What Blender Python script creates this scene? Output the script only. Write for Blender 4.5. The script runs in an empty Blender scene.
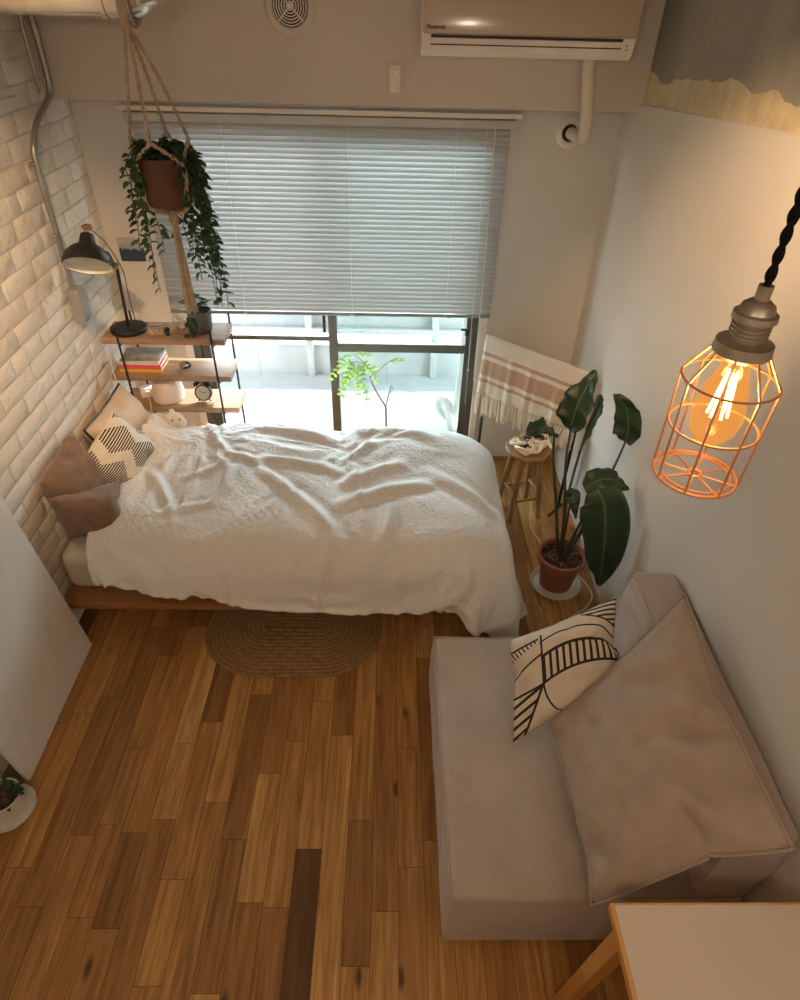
import bpy, bmesh, math, random
from mathutils import Vector, Matrix, Euler, noise
from mathutils.bvhtree import BVHTree
S = bpy.context.scene
C = S.collection
PI = math.pi
V = Vector

# ------------------------------------------------------------------ draped and inflated fabric, as grid steps
DUVET = (78, 54, 1000, (
-1251,-15,-7,-5,-3,-3,-1,0,1,0,1,3,1,3,3,3,2,3,2,2,3,3,4,4,5,12,6,8,-1,7,1,6,-3,4,1,5,3,3,0,9,26,-9,-9,-2,-9,-6,-7,-4,-3,-5,-3,-3,-2,-2,0,18,11,-5,4,-1,2,-2,2,-1,1,-1,-1,3,-1,0,0,
0,0,0,1,0,0,0,0,-1,-8,8,-9,9,-5,7,-6,6,1,-3,-4,8,-7,7,-17,-22,18,22,-10,8,-3,1,2,-1,0,0,0,0,0,-1,23,-16,23,-8,5,-2,3,-2,3,-2,2,1,-3,2,0,-2,2,0,1,0,-1,1,0,-1,-1,2,-9,7,-1,3,-4,1,1,
0,5,-1,-9,11,-22,24,-14,6,-5,2,3,2,1,-6,2,3,0,0,0,1,0,4,24,-9,9,-2,0,-2,5,-4,3,1,-2,2,-2,-1,3,0,0,0,0,1,-1,0,1,0,-2,-5,6,-7,7,-4,5,-4,4,0,-15,17,-6,8,-20,13,0,-15,21,-13,12,-7,6,
-1,-1,0,0,1,0,-1,18,10,-8,7,-2,5,-1,-3,4,-2,-2,2,-1,1,0,-2,-1,2,0,1,0,0,0,-2,-1,-1,3,-3,6,-7,6,-5,8,-15,7,0,2,-16,22,-3,-4,-8,20,-29,26,-13,9,-1,-1,0,0,1,0,-1,1,26,-13,15,-4,5,-5,
6,-6,2,1,1,0,0,-1,1,-2,1,0,1,0,1,0,0,0,1,-1,1,-7,6,-2,-8,10,-14,12,2,-4,-17,26,-23,24,-2,-15,4,7,0,1,-2,1,-2,1,-1,2,-5,2,2,27,3,-6,-2,1,7,-7,4,-1,1,1,0,0,1,-1,1,-1,1,0,-1,0,1,-1,
-1,-4,-2,-2,9,-5,-9,16,-16,17,-13,1,12,-10,6,-7,1,11,-8,2,-5,-13,21,-3,0,0,-2,3,-7,7,-6,5,25,3,-4,1,5,-6,2,4,-4,2,0,-1,1,0,0,2,-4,-1,-1,-1,-1,-4,0,2,4,2,3,-9,-7,12,1,4,-17,18,-17,
11,3,-3,-1,2,-20,30,-30,20,3,-16,14,-4,2,-3,1,5,-2,1,-8,27,-4,2,-1,0,-1,7,-6,3,1,-1,1,0,-1,3,-3,1,-6,-1,-1,-2,2,-1,-1,-1,2,-3,1,1,9,-14,1,15,-11,8,-9,10,-7,5,-8,8,-16,21,-8,-4,8,
-12,12,-4,5,1,-5,-4,9,-2,25,-2,3,1,-4,7,-7,8,-1,-2,1,-1,-1,1,-1,0,-1,3,0,0,0,-1,0,0,0,-1,1,-1,0,-7,-5,11,-7,8,-1,5,-7,-16,22,-13,0,11,-7,-4,10,-12,13,-16,12,-9,7,5,1,-15,11,23,4,
-1,1,-2,4,2,-5,3,-2,1,0,1,0,-2,-1,3,0,0,0,0,0,-1,-2,-2,-3,0,1,5,-11,8,-5,2,-3,0,-1,2,4,-1,-10,15,-10,0,6,-9,12,-12,10,-14,17,-20,1,16,3,-15,28,-2,1,-1,2,-5,2,5,-4,2,-2,2,-1,1,-3,4,
-2,0,1,1,0,0,-2,-1,-1,2,0,-1,-5,4,-1,-12,3,1,0,2,-2,6,-14,13,1,-1,-8,6,-7,-9,19,-14,16,-13,14,0,-13,12,-14,27,0,-1,-1,1,-2,6,-6,1,1,3,-2,1,-5,6,-3,3,1,-1,0,0,-1,1,0,-3,-3,-3,-3,-1,
7,-5,5,-7,2,-4,10,-12,6,-2,0,-6,11,2,-11,9,-1,-18,21,-8,8,-5,0,6,-13,13,27,0,-4,4,-4,7,-7,4,-1,3,-3,1,-3,5,-5,4,-3,-2,-4,-4,-1,1,2,3,6,1,0,0,-1,-9,-6,11,-1,-11,15,-22,17,-2,2,-1,
-5,0,-6,15,-14,14,-3,-9,5,-3,11,-7,-8,9,8,29,-4,-1,0,6,-7,2,1,-2,0,1,0,4,-1,0,-7,1,-1,2,2,4,0,0,-1,-5,-4,-5,-3,1,-1,11,-13,10,0,-14,16,-6,-1,7,-6,3,-6,7,-9,11,-21,22,-4,-12,16,-15,
9,1,5,-4,26,-3,6,2,-12,7,-2,2,3,1,1,-1,0,-3,-2,5,0,1,-1,0,-6,-3,-5,-2,1,4,3,2,1,-8,-2,6,-9,5,4,2,-3,-4,-1,2,-2,-4,6,-3,5,0,-17,18,-1,-16,16,-5,2,1,8,23,6,-4,0,3,-4,1,2,-3,3,-2,2,
-2,2,4,-2,1,-1,1,-1,1,-3,2,-1,0,-1,-1,0,-9,7,-7,4,-1,-3,-1,-19,18,3,-11,10,-7,7,2,2,-19,12,7,-6,5,0,-8,6,7,-13,10,23,0,3,-1,1,-1,1,-4,7,-4,-1,5,-2,1,2,1,-1,0,-1,1,-4,2,0,1,-1,-1,
-1,-4,4,0,-7,0,1,4,-11,10,-7,-12,18,-11,12,-9,-15,6,13,0,7,-19,15,-7,11,-3,-7,8,-10,28,-4,-1,3,0,-1,1,-1,3,-9,9,-6,8,-2,-2,3,0,0,1,-4,3,1,-4,0,2,-3,1,1,0,-2,0,-10,-4,-14,12,14,-18,
10,2,3,-3,-8,10,6,-7,3,-16,18,-17,18,-18,5,16,1,-6,24,6,-1,-6,1,2,0,0,-2,-1,2,3,-5,7,0,-3,2,1,-3,2,0,-3,2,0,0,1,-1,-1,-9,-3,12,-8,3,2,-2,-16,10,6,-13,11,-16,17,-4,-3,9,-6,3,-3,6,
-9,7,3,-6,2,7,20,-1,3,7,2,0,0,-3,-6,5,-2,-1,4,-5,6,0,0,-3,2,-1,1,1,-4,-4,-4,0,-1,0,10,2,-9,7,-4,3,-6,-1,5,-10,8,-11,10,4,0,-9,6,-2,4,-7,6,-6,4,10,-11,4,5,29,-7,4,-3,2,1,-3,3,3,-2,
-4,2,-2,4,-5,6,-2,2,-1,1,0,-1,1,1,-2,-2,0,3,-6,1,6,-6,3,-3,-1,5,-4,3,2,-12,13,-16,13,-2,-10,12,-11,13,-14,12,3,-9,3,0,2,21,9,-1,0,0,-2,3,-3,-1,1,-2,-2,3,-3,3,-4,5,0,0,2,-2,0,2,-2,
2,0,0,-2,1,1,-5,4,-2,3,-1,-3,4,-11,3,10,-17,15,-17,3,14,-12,12,-14,17,-2,-2,-5,1,4,-8,24,0,2,2,-1,-2,3,1,-2,0,-1,-1,-2,1,-2,3,-3,5,1,-3,0,2,0,1,0,1,-1,0,1,-2,2,1,-2,-1,1,-2,0,7,
-13,-2,9,-8,6,2,-8,5,-3,10,-9,6,0,-9,10,-10,10,26,2,-4,1,2,0,-1,0,-1,4,0,-3,-3,1,1,-3,1,1,-6,9,0,-1,1,0,2,-1,0,0,1,-1,2,0,-2,2,-3,5,-8,0,7,-7,7,-1,-1,5,-12,6,-2,-4,3,2,-8,5,1,3,-7,
28,-8,6,-1,-2,5,-4,1,3,-1,-2,3,-2,-4,0,0,1,-3,0,4,0,3,-1,1,0,0,2,-1,-1,3,-1,-1,3,-4,5,-5,6,-7,-2,10,-10,2,4,-12,15,-8,5,3,-1,-12,13,-1,-13,9,-1,23,3,-1,1,-1,1,3,0,-1,-3,3,-3,2,-2,
-4,3,-3,1,6,-16,15,-2,3,-1,-1,2,0,-1,3,-1,1,2,-5,5,-1,0,-4,8,-2,-4,-3,2,-1,5,-4,0,-2,4,-6,9,-9,-3,8,-7,6,30,-2,-1,-2,5,-1,-4,0,0,3,-2,1,-3,0,3,-6,3,-4,3,6,-14,14,-9,5,1,3,0,1,0,1,
0,-3,5,-1,-3,4,-3,3,0,-6,7,-9,4,-1,2,5,-3,-8,11,-5,-9,9,3,-2,-1,28,1,-2,0,-2,1,0,0,1,-1,1,-1,1,0,-4,2,-5,4,-1,-3,7,-15,4,12,-2,1,-2,4,1,0,2,0,0,-1,3,-3,4,-1,-8,10,-2,4,-2,0,-1,-7,
7,0,-4,-7,9,-1,-1,-2,-6,29,0,1,-3,0,-3,2,0,0,0,1,0,-3,1,1,-4,2,-5,7,1,-9,10,-1,-11,11,-2,5,-1,1,1,0,2,0,1,-1,1,0,1,0,1,0,-3,1,0,-5,2,-2,5,0,1,-4,0,0,-4,1,28,1,-1,1,0,0,0,0,0,-1,-2,
-1,2,0,-1,1,-4,2,-5,-3,-1,8,4,-6,-3,7,0,3,1,0,-1,2,2,0,2,0,-1,-3,5,-2,1,2,-2,-2,3,-1,0,-2,-6,3,4,-2,-10,12,-8,30,-2,-1,-1,2,-2,2,-1,0,-1,0,2,0,-2,1,-1,-1,-3,3,0,2,-12,1,5,5,-6,6,0,
3,0,2,1,1,0,1,1,0,0,-1,2,-2,2,-1,0,-2,2,-4,-5,7,-3,1,1,-2,-1,0,28,1,-1,0,-3,3,-1,1,-1,1,0,-1,-1,1,-1,0,0,1,-6,3,-2,2,5,-1,-9,8,-5,5,-2,5,0,1,-1,3,0,0,1,0,0,1,-1,-1,-4,5,-3,3,-1,0,
-3,2,0,-2,0,-1,1,29,1,0,0,-1,0,0,0,0,0,0,-2,1,1,-2,-1,2,-1,0,-1,3,-6,0,3,2,-6,6,-5,5,-2,4,-1,3,1,-2,2,1,-2,2,0,0,0,0,-4,4,-3,-3,4,-2,1,-2,0,1,-15,14,29,1,0,-1,0,0,-1,0,1,-1,-1,1,1,
-2,1,1,0,0,-2,1,0,0,-5,1,1,2,-5,5,-4,4,-2,4,0,1,2,0,-4,2,-1,3,1,-5,5,-2,0,1,-1,-2,3,-1,-1,0,-3,0,-1,30,-1,0,0,0,0,0,1,-1,0,1,-1,0,0,1,0,-1,0,0,0,0,0,0,-4,0,-1,3,-4,4,-3,4,-2,-2,5,
1,-3,3,3,-2,-5,4,0,-4,6,-1,-8,6,1,-2,2,0,-2,-3,6,-11,29,0,1,0,0,-1,1,-1,0,1,-1,2,-1,0,0,0,0,0,0,-1,0,0,1,-1,-4,1,-3,4,-5,4,-4,5,2,-7,8,-1,-4,5,4,-3,-13,12,0,-5,5,1,-4,0,0,2,1,-9,6,
4,-3,29,1,-2,2,-1,1,-1,0,0,0,0,1,0,0,0,0,0,0,0,0,0,0,-1,0,1,-5,1,-4,5,-5,4,-8,9,0,-5,6,1,-13,9,5,-2,-2,-1,3,-7,6,2,-5,3,0,-9,10,-1,-1,0,29,0,-1,1,1,-1,1,0,0,-1,1,-1,1,0,0,0,1,-1,0,
1,-1,0,0,0,-1,-1,-4,2,-4,5,-9,8,-9,-2,13,-5,-1,8,-17,13,3,-11,9,-6,6,-5,-2,4,3,-9,6,-1,3,-3,5,30,0,0,-2,1,0,0,0,1,0,0,1,-1,0,0,1,-1,1,0,-1,1,-1,0,-1,-1,1,0,-6,1,-5,9,-1,-4,7,-21,4,
14,-8,10,-19,14,3,-13,10,-2,6,1,-2,-4,-4,3,4,1,0,0,29,0,1,-3,3,0,0,0,-1,1,0,0,1,0,0,0,-1,0,0,1,0,0,-1,0,-1,-1,0,0,-1,1,-7,-1,-4,5,-1,5,-13,13,-9,10,-12,8,4,-1,-3,-9,12,3,-9,11,-1,
-3,0,4,-3,27,2,0,0,0,0,0,0,0,1,0,0,0,1,0,-2,1,1,1,0,-1,0,-1,-1,1,-1,-1,0,-3,-5,4,-3,6,-19,16,-14,15,-10,5,1,2,-12,13,-5,3,5,-16,14,3,-6,0,7,-1,-2,2,29,1,-1,1,0,0,-1,0,0,0,1,0,-1,1,
-1,2,0,0,0,0,0,-1,1,-1,-2,-1,-3,1,1,0,-6,0,-16,20,-14,15,-24,25,-6,-5,-6,17,-14,2,8,-3,7,-13,8,3,0,-4,3,-2,6,29,0,0,-3,-2,5,1,-1,1,0,-1,0,1,0,-1,0,2,-3,-1,-1,0,0,-2,1,0,1,2,-2,-2,
0,-1,-8,10,-18,17,-6,0,-17,22,-7,10,-12,9,0,-13,15,-12,10,-7,8,1,0,0,-6,7,23,4,-2,4,-3,-2,5,1,-1,1,0,0,-1,-1,2,1,-2,-1,-1,-1,-1,0,0,-2,-1,-2,-3,-3,-2,0,1,11,-3,3,-19,14,2,2,-19,18,
-7,12,-10,2,7,-13,13,-15,15,-9,7,-3,4,1,-11,29,-7,6,-1,1,-2,1,2,1,-1,1,-1,1,0,0,-1,0,2,-1,1,0,0,0,0,-1,-1,-1,1,-1,-1,-1,-10,9,-2,2,-21,21,-12,12,-19,20,-16,8,7,-13,15,-12,13,-10,7,
-9,10,-9,3,6,24,3,0,2,-1,-1,-1,3,0,1,-1,0,0,1,0,0,0,0,1,0,0,0,-1,0,1,-2,0,-1,1,-2,-2,1,-3,3,-2,1,-14,14,-12,12,-23,16,8,-15,15,-13,11,-1,-2,-3,5,0,-4,7,-17,29,-5,0,2,3,-2,-3,3,3,
-1,1,0,0,0,0,0,0,1,0,0,1,0,0,0,-2,0,2,-1,-4,0,2,-1,0,-4,1,3,-4,-10,12,-7,7,-5,-16,22,-13,11,0,-10,13,-5,-4,6,-1,-4,8,29,1,-1,0,-2,2,-2,-3,4,0,1,0,0,0,0,1,1,0,0,1,0,-1,0,-1,-1,2,0,
0,-1,-1,-2,2,-6,4,0,-5,4,2,-9,2,10,-15,13,-18,16,-10,8,3,-12,14,-2,-16,4,11,-4,22,7,-5,2,-5,7,1,-2,-2,3,0,1,0,0,1,-1,1,0,0,0,0,1,0,-2,1,-1,-1,2,1,-2,0,-5,5,-2,2,0,1,-7,7,1,-10,6,
-3,6,-2,-3,-5,6,0,-10,8,-6,10,-21,20,30,-2,-2,-5,8,-7,5,0,-2,2,1,1,0,0,-1,1,-1,1,1,-1,0,0,0,1,-1,0,0,0,0,0,-1,2,-2,2,-4,3,-5,6,-8,0,-1,8,1,-1,-1,1,4,-14,5,1,-11,15,-13,9,-21,22,2,
5,1,0,-3,-3,2,2,-2,1,2,0,0,0,0,0,-1,0,0,0,0,1,0,0,0,1,-1,-1,1,-1,1,1,-3,3,-5,5,-2,3,1,-1,-4,-5,2,2,3,-9,6,-1,-6,9,-10,13,-2,-5,29,-7,7,-6,2,4,-3,0,-1,1,1,0,1,0,0,0,0,0,0,0,0,-1,0,
-1,1,2,-1,0,1,-1,2,0,-2,2,-4,4,-1,2,-2,1,2,-1,-1,-2,-3,2,-1,3,-5,-1,2,-1,-4,4,-12,27,2,-7,8,0,-1,1,-4,1,-1,0,1,1,0,0,0,0,0,0,0,-1,0,-2,3,0,0,0,0,-1,3,-1,0,1,-2,2,1,0,0,1,-3,2,1,-1,
1,-4,-2,4,-2,2,-1,1,0,-5,-15,18,28,-5,5,-1,-3,4,0,1,-3,1,-1,1,1,0,1,-1,-1,1,-1,0,0,-2,-1,0,2,1,1,-2,3,-2,2,-1,1,0,2,0,0,0,0,0,0,0,1,0,-1,0,-1,1,-6,2,-11,8,-6,10,0,27,2,1,-10,7,1,1,
-2,1,-3,2,-1,1,1,0,0,0,-1,1,-1,-1,-1,2,0,-1,-1,1,1,1,-2,2,1,-1,3,0,0,0,0,0,0,0,1,1,0,1,-1,-1,-6,2,-1,0,4,-8,-11,17,26,2,-9,9,-3,-5,-1,6,4,-2,-1,1,0,1,0,0,0,0,-1,0,-1,2,-1,-1,1,1,
-2,2,-4,6,-1,-2,3,0,0,0,1,0,0,1,0,0,0,-5,-3,2,0,3,-3,2,-1,-14,11,4,-25,26,-13,15,-7,6,-1,0,3,-4,4,-1,-1,1,0,1,0,0,0,-1,-1,0,0,0,0,0,-1,-1,-1,4,-2,1,3,-1,1,0,1,0,2,-1,0,-2,1,1,-3,1,
-4,-1,1,2,-2,0,0,-6,4,-1,9,17,-9,11,-10,5,3,1,-1,-2,5,-1,0,1,-1,1,0,-2,0,0,0,-1,1,0,0,-2,1,1,0,2,-1,1,1,-1,1,0,1,0,-1,1,1,0,-6,4,-1,2,0,-2,-2,-2,0,-2,3,-3,3,20,7,-9,2,8,1,0,-3,-2,
1,0,4,-1,0,1,-1,0,0,0,-1,0,0,-1,1,-2,2,1,0,0,-1,1,0,1,1,0,0,0,1,0,-1,2,-2,2,0,0,-1,-4,0,0,0,-3,1,-1,0,-1,22,-6,9,2,-11,6,-5,-2,7,3,2,-2,3,0,0,0,-1,0,0,0,0,1,-1,-1,2,-1,0,0,1,1,0,0,
0,0,1,0,0,0,0,1,-1,-1,2,-2,1,-4,3,-3,1,-1,1,-1,-1,0,1,27,-1,-8,0,8,-4,5,0,-2,1,-5,7,-1,0,0,0,0,0,0,1,0,-1,1,-1,-1,1,0,0,0,1,1,0,1,0,0,1,0,-1,1,0,-1,2,-2,1,-4,4,-5,2,-2,1,-1,1,-2,1,
-2,8,13,8,-18,11,-13,5,4,8,-5,6,-3,2,0,-1,1,0,1,-1,1,0,1,0,1,0,0,0,0,0,-1,0,1,0,1,0,0,0,-1,2,-1,0,0,0,-3,3,-4,4,-5,2,-1,1,-3,3,-3,4,21,-7,-11,23,-21,17,2,1,-8,10,-2,1,-1,-1,1,0,0,
0,1,-1,1,-1,0,1,1,1,0,1,0,1,0,0,0,0,0,0,0,0,-1,0,0,-2,-2,4,-4,5,-6,5,-5,3,-3,2,-1,-1,3,18,-12,20,-13,13,0,-7,-1,7,-2,2,0,-1,0,-1,-1,0,0,1,0,1,1,1,-2,-1,-1,0,0,1,0,1,1,0,1,2,1,0,0,
0,-2,0,-1,2,-3,4,-7,6,-6,7,-9,6,-1,-4,5,-5,11,10,-3,5,-8,5,4,2,-4,2,0,-1,-1,-1,-1,0,0,0,0,2,0,1,0,3,1,-1,1,1,0,0,0,1,0,0,-1,-1,1,-1,0,0,-1,1,-2,2,-2,1,2,0,-9,4,-5,7,-4,-1,-3,25,2,
-18,6,9,-8,3,2,2,0,0,-2,-2,-1,-1,2,1,-2,1,-2,0,1,4,-1,1,3,-2,-1,-1,1,0,0,1,1,1,0,0,1,-1,-1,0,0,2,0,-3,7,-10,0,8,-1,2,-18,8,-4,4,8,10,12,-13,4,3,1,-4,0,2,-1,-8,2,-10,9,-11,2,10,-5,
6,1,0,-2,4,-1,-2,6,0,1,0,1,1,0,-2,-2,0,0,0,-1,3,-1,-1,3,-5,8,-11,12,0,-7,-4,3,-2,-2,2,-5,17,-14,15,5,2,-6,1,-1,3,-1,-10,-4,5,-3,0,-4,0,4,-4,2,-2,6,2,0,3,3,-4,2,0,0,-1,-2,1,1,4,1,0,
-1,1,-2,1,2,-7,12,-12,11,-13,11,-8,9,-10,-1,3,-4,8,8,9,-12,13,-3,8,-7,6,-1,-9,-8,17,-20,8,0,-4,0,3,-3,0,0,-3,5,-3,4,3,6,1,1,1,0,0,-2,0,-2,-1,-1,0,1,-1,4,-4,10,-14,17,-12,12,-15,12,
-11,3,2,1,1,-12,14,3,-1,3,1,-7,9,-3,-4,-14,21,-10,-8,11,-7,-3,0,2,-1,-2,2,-2,0,1,-3,4,-6,4,2,1,2,1,1,2,0,1,1,1,1,3,-3,5,-10,4,3,8,-14,14,-5,2,-4,-1,-7,8,2,22,-13,12,-6,-4,9,-10,5,
-19,24,-23,11,0,4,-6,-1,-1,2,1,-6,5,-1,-4,4,0,-5,10,-10,4,-2,0,0,2,-1,0,0,1,2,-1,2,-4,8,-2,15,-9,-13,24,-7,-6,9,-3,2,5,-17,4,7,13,-7,1,5,-11,12,-28,22,-28,30,-13,5,3,-6,1,-2,2,1,
-2,-3,5,-3,0,1,-1,-1,2,-4,3,-1,1,0,0,0,1,0,-2,5,-8,13,-14,20,-12,-16,33,-26,18,3,4,-4,2,-11,4,-1,22,-14,9,-3,-7,14,-28,21,-29,23,4,-17,24,-11,-2,-1,-1,1,4,-5,0,0,1,-1,0,3,-8,9,-2,
-2,0,0,1,-1,2,-2,-1,5,-9,15,-13,12,-7,-15,29,-27,31,-29,29,-10,5,0,-1,7,-8,8,13,-10,0,10,-25,17,-27,31,-11,1,19,-27,7,-11,14,-8,2,6,-3,-1,-2,2,0,-1,-2,4,-5,2,1,1,3,-4,1,-2,1,3,-8,
15,-6,-3,5,-20,29,-8,-9,6,18,-37,9,24,-4,0,-8,12,4,-1,12,5,-11,5,-26,26,-29,28,-24,4,32,-30,18,-19,10,-1,6,-1,-7,1,1,1,1,0,-1,0,0,0,5,-6,1,0,0,3,-6,12,-4,-13,15,-21,20,4,-26,31,
-34,25,-1,15,-22,14,1,-2,-12,7,5,-11,7,-21,-7,30,-25,29,-14,22,-15,-11,28,-19,5,-7,-1,3,9,-8,-4,-2,0,0,3,2,1,1,2,-9,3,1,0,3,-5,9,-9,2,-3,-10,16,14,-31,28,-31,34,-32,35,-29,32,-9,
-3,0,1,15,-19,13,-20,33,-18,-19,22,-5,1,2,18,3,-24,13,-5,-5,-8,7,7,4,-12,-1,-2,2,-4,-1,2,0,-1,6,0,0,1,-3,5,-7,9,-13,19,-8,14,-28,28,-31,33,-35,30,-33,36,-6,-5,4,4,6,-10,19,-26,12,
5,20,9,-5,-6,-11,-10,17,-28,30,-8,14,-10,-8,-19,14,9,2,-4,-2,-3,2,-1,-1,-1,0,-1,1,1,0,2,-3,7,-9,14,-20,28,-24,28,-31,29,-37,36,-41,30,-29,13,28,-1,3,-7,1920,-1,19,4,21,11,24,15,26,
19,25,26,25,26,27,26,27,26,27,27,26,27,27,27,27,19,24,24,24,26,4,25,9,2,24,11,23,13,23,21,1,23,20,-8,17,3,19,17,10,23,19,24,18,19,15,-15,26,-22,19,-16,14,-15,11,-10,7,-4,-1,2,-1,
-1,1,-1,1,-1,0,0,0,0,0,0,8,-12,2,0,-6,22,-21,18,-6,-7,11,-9,7,2,-20,22,-2,0,20,-22,14,-21,7,7,-11,6,-7,6,-6,4,13,-37,28,-19,21,-18,17,-14,10,-9,4,1,-4,1,1,-1,0,0,1,0,1,-1,0,0,0,-2,
14,-5,-9,6,-14,23,-22,28,-16,1,6,1,-26,22,-5,-13,1,2,29,-25,19,-24,3,14,-8,9,-10,8,-4,-25,16,-10,23,-16,19,-19,13,-11,7,1,-5,4,-3,0,-1,2,0,0,0,0,1,-1,0,0,1,1,1,10,-16,15,-16,19,
-20,21,-7,-9,1,4,-10,6,-4,-1,6,-18,29,-24,14,6,-10,9,-10,11,-8,7,24,-16,8,-24,16,-11,-3,-5,9,3,-10,6,-5,3,0,-1,0,0,1,0,0,1,0,1,0,2,0,-7,2,16,-15,14,-15,19,-11,-4,-1,-5,16,5,-26,16,
-4,-14,13,-20,18,10,-14,10,-8,9,-9,12,-14,-5,28,-35,21,-11,-13,15,5,-2,-14,10,-7,5,-4,0,1,0,0,-1,0,1,0,2,0,0,0,1,12,-14,-1,11,-13,14,-7,9,-6,9,-6,-3,4,-1,-7,-7,9,-11,18,6,-20,12,
-11,8,-8,10,-17,16,-10,10,17,-36,0,19,6,-15,-4,13,-8,7,-7,4,1,-1,0,-3,0,1,0,0,1,0,0,-1,0,-3,14,0,-5,12,-15,6,-14,14,-1,-2,-6,-5,18,-19,13,-11,12,-4,-8,19,-15,9,-9,7,-11,18,-19,3,
-10,-12,33,-15,6,-16,4,9,-10,8,-9,7,-4,0,2,-2,-1,1,0,0,1,-1,1,0,2,-1,5,-2,1,-2,2,14,-22,18,-3,-13,8,-6,-2,-9,21,-17,18,-10,-2,9,-13,15,-10,5,-2,9,-12,21,8,-25,30,-28,22,-23,7,13,
-15,10,-9,9,-6,5,-3,0,0,2,0,0,0,0,1,-1,2,-1,2,-2,3,-10,9,0,-8,22,-13,-8,9,-12,6,0,0,7,-2,-4,2,8,-16,14,-16,9,1,-8,-3,11,3,-17,30,-27,24,-27,10,12,-7,-4,-3,9,-9,7,-4,2,-2,-1,3,0,0,
0,0,-1,1,-1,1,0,2,-3,8,1,-10,11,-2,-4,4,0,15,-23,4,10,-10,7,-6,9,-20,19,-17,17,-7,-11,9,3,-2,-14,13,-24,21,-21,23,-10,-2,-13,12,5,-12,8,-8,5,-4,1,1,0,0,1,0,0,-1,-1,1,0,0,0,2,0,0,5,
0,-10,9,-1,-2,-3,14,0,-14,3,-1,4,-18,17,-3,17,-16,4,10,1,-12,2,10,-9,19,-21,22,-19,19,-26,12,7,-17,14,-8,7,-9,3,1,0,0,0,0,1,-1,2,1,0,-4,0,-1,0,4,-6,1,-1,7,-1,0,2,-3,16,-5,-16,7,2,
-5,12,2,-14,-5,15,-3,1,-11,16,-4,-27,9,-20,22,-26,22,-23,13,8,-20,16,-10,9,-10,8,-5,0,2,0,0,0,0,1,1,0,-2,3,0,1,2,-10,7,-1,0,0,0,3,2,-7,2,2,15,-20,9,0,-4,-4,16,-8,-11,10,-13,13,-2,
-21,28,-11,21,-28,27,-25,10,14,-22,19,-15,10,-12,10,-3,7,-8,0,-1,1,-1,0,0,-1,1,0,2,0,0,0,10,-3,-6,2,-2,2,-2,6,-5,-2,-8,20,-8,-2,4,4,-12,-1,6,-1,-5,15,-20,-2,31,-11,4,-20,33,-32,7,
16,-24,21,-21,15,-13,11,0,2,-7,8,-1,1,-2,0,-4,0,-1,-1,2,1,0,-1,-1,0,2,6,-14,3,4,11,-19,19,-14,12,-12,23,-14,-1,3,14,-20,5,13,-20,-5,25,1,-18,13,-13,27,-10,-1,16,-33,23,-25,8,0,4,2,
-2,-6,6,1,-1,0,-2,0,3,0,1,0,1,-2,0,0,-1,-8,1,2,8,1,-7,-4,19,-22,18,-10,-2,-1,12,-2,-3,0,21,-17,-5,19,3,-31,1,11,-2,13,-9,-22,34,-30,30,-30,26,5,-23,9,-12,0,6,1,-3,1,-3,3,-1,0,-2,0,
1,0,0,-1,-1,-2,8,-6,-1,3,2,0,1,-6,20,-17,5,13,-20,2,9,1,0,-8,18,1,-29,-2,30,-16,1,-11,18,-36,29,-27,29,-27,28,-29,7,21,-20,9,2,-7,-1,0,0,2,-2,0,-3,0,0,0,-1,0,-1,0,4,0,-8,2,1,4,9,
-6,-5,-2,14,0,-18,23,-3,1,0,-10,6,-10,-1,29,-18,-8,21,-22,15,-4,21,-37,32,-28,28,-24,27,-25,-5,21,-10,-2,8,-7,3,-2,0,0,-3,1,1,-3,-1,1,-3,3,2,0,0,1,2,2,-3,1,-1,7,3,-17,6,16,-14,6,
-9,-7,13,-7,8,-4,-2,23,-1,-29,17,-5,-16,18,-5,-17,35,-27,25,-26,27,0,-23,13,-9,-1,6,-4,1,-1,-4,2,1,-4,1,0,-1,3,-1,0,-4,-2,15,-6,0,0,-3,7,3,-16,21,-16,-4,14,-8,-4,11,-9,9,-5,2,-3,2,
6,16,-4,-19,17,-36,39,-14,-8,-2,-1,15,-21,2,21,-21,12,-9,0,0,1,-3,4,-2,0,3,-6,-2,-1,0,0,0,4,3,-8,8,-1,3,3,2,-10,17,-19,14,1,-13,1,12,-11,8,-9,7,-1,4,1,-10,-14,5,18,-7,25,-31,29,
-27,21,-24,3,14,5,-20,22,-16,10,-9,2,-3,3,-2,3,-1,-4,5,-2,-1,-1,0,-1,-2,0,8,-5,1,-1,0,-1,11,-4,1,-4,-4,6,-2,0,9,-12,10,-8,7,-1,-2,-15,25,0,-27,-18,20,-2,-7,15,-21,12,8,-1,-18,22,
-18,16,-13,10,-8,1,-3,2,0,-3,2,-2,1,0,-2,0,1,-1,0,-3,5,0,1,-2,2,-3,-14,14,3,3,0,0,1,-10,14,-8,7,-1,-4,-3,22,-29,7,23,6,-23,34,-30,7,21,-13,-3,-10,17,-14,18,-16,14,-11,8,-9,1,1,-4,
2,-2,2,-2,0,1,-3,-1,3,-2,1,-1,0,-1,2,-5,3,8,3,2,-6,5,7,-18,17,-14,6,2,-14,8,5,-19,27,-22,6,-14,19,-23,34,-7,-18,19,-20,17,-10,1,-5,17,-14,11,-9,8,-6,-2,-1,0,1,-3,1,-1,-2,1,0,-3,2,
0,0,-2,2,-2,5,-2,12,-7,-10,16,-8,-6,13,-11,9,-4,0,19,-22,-4,24,-29,21,-19,9,-29,30,-27,1,21,-19,21,-14,2,10,-7,-4,15,-12,9,-7,5,-1,-6,1,-2,1,-2,-1,1,0,-3,1,-1,2,-3,3,-3,4,-2,3,-4,
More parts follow.
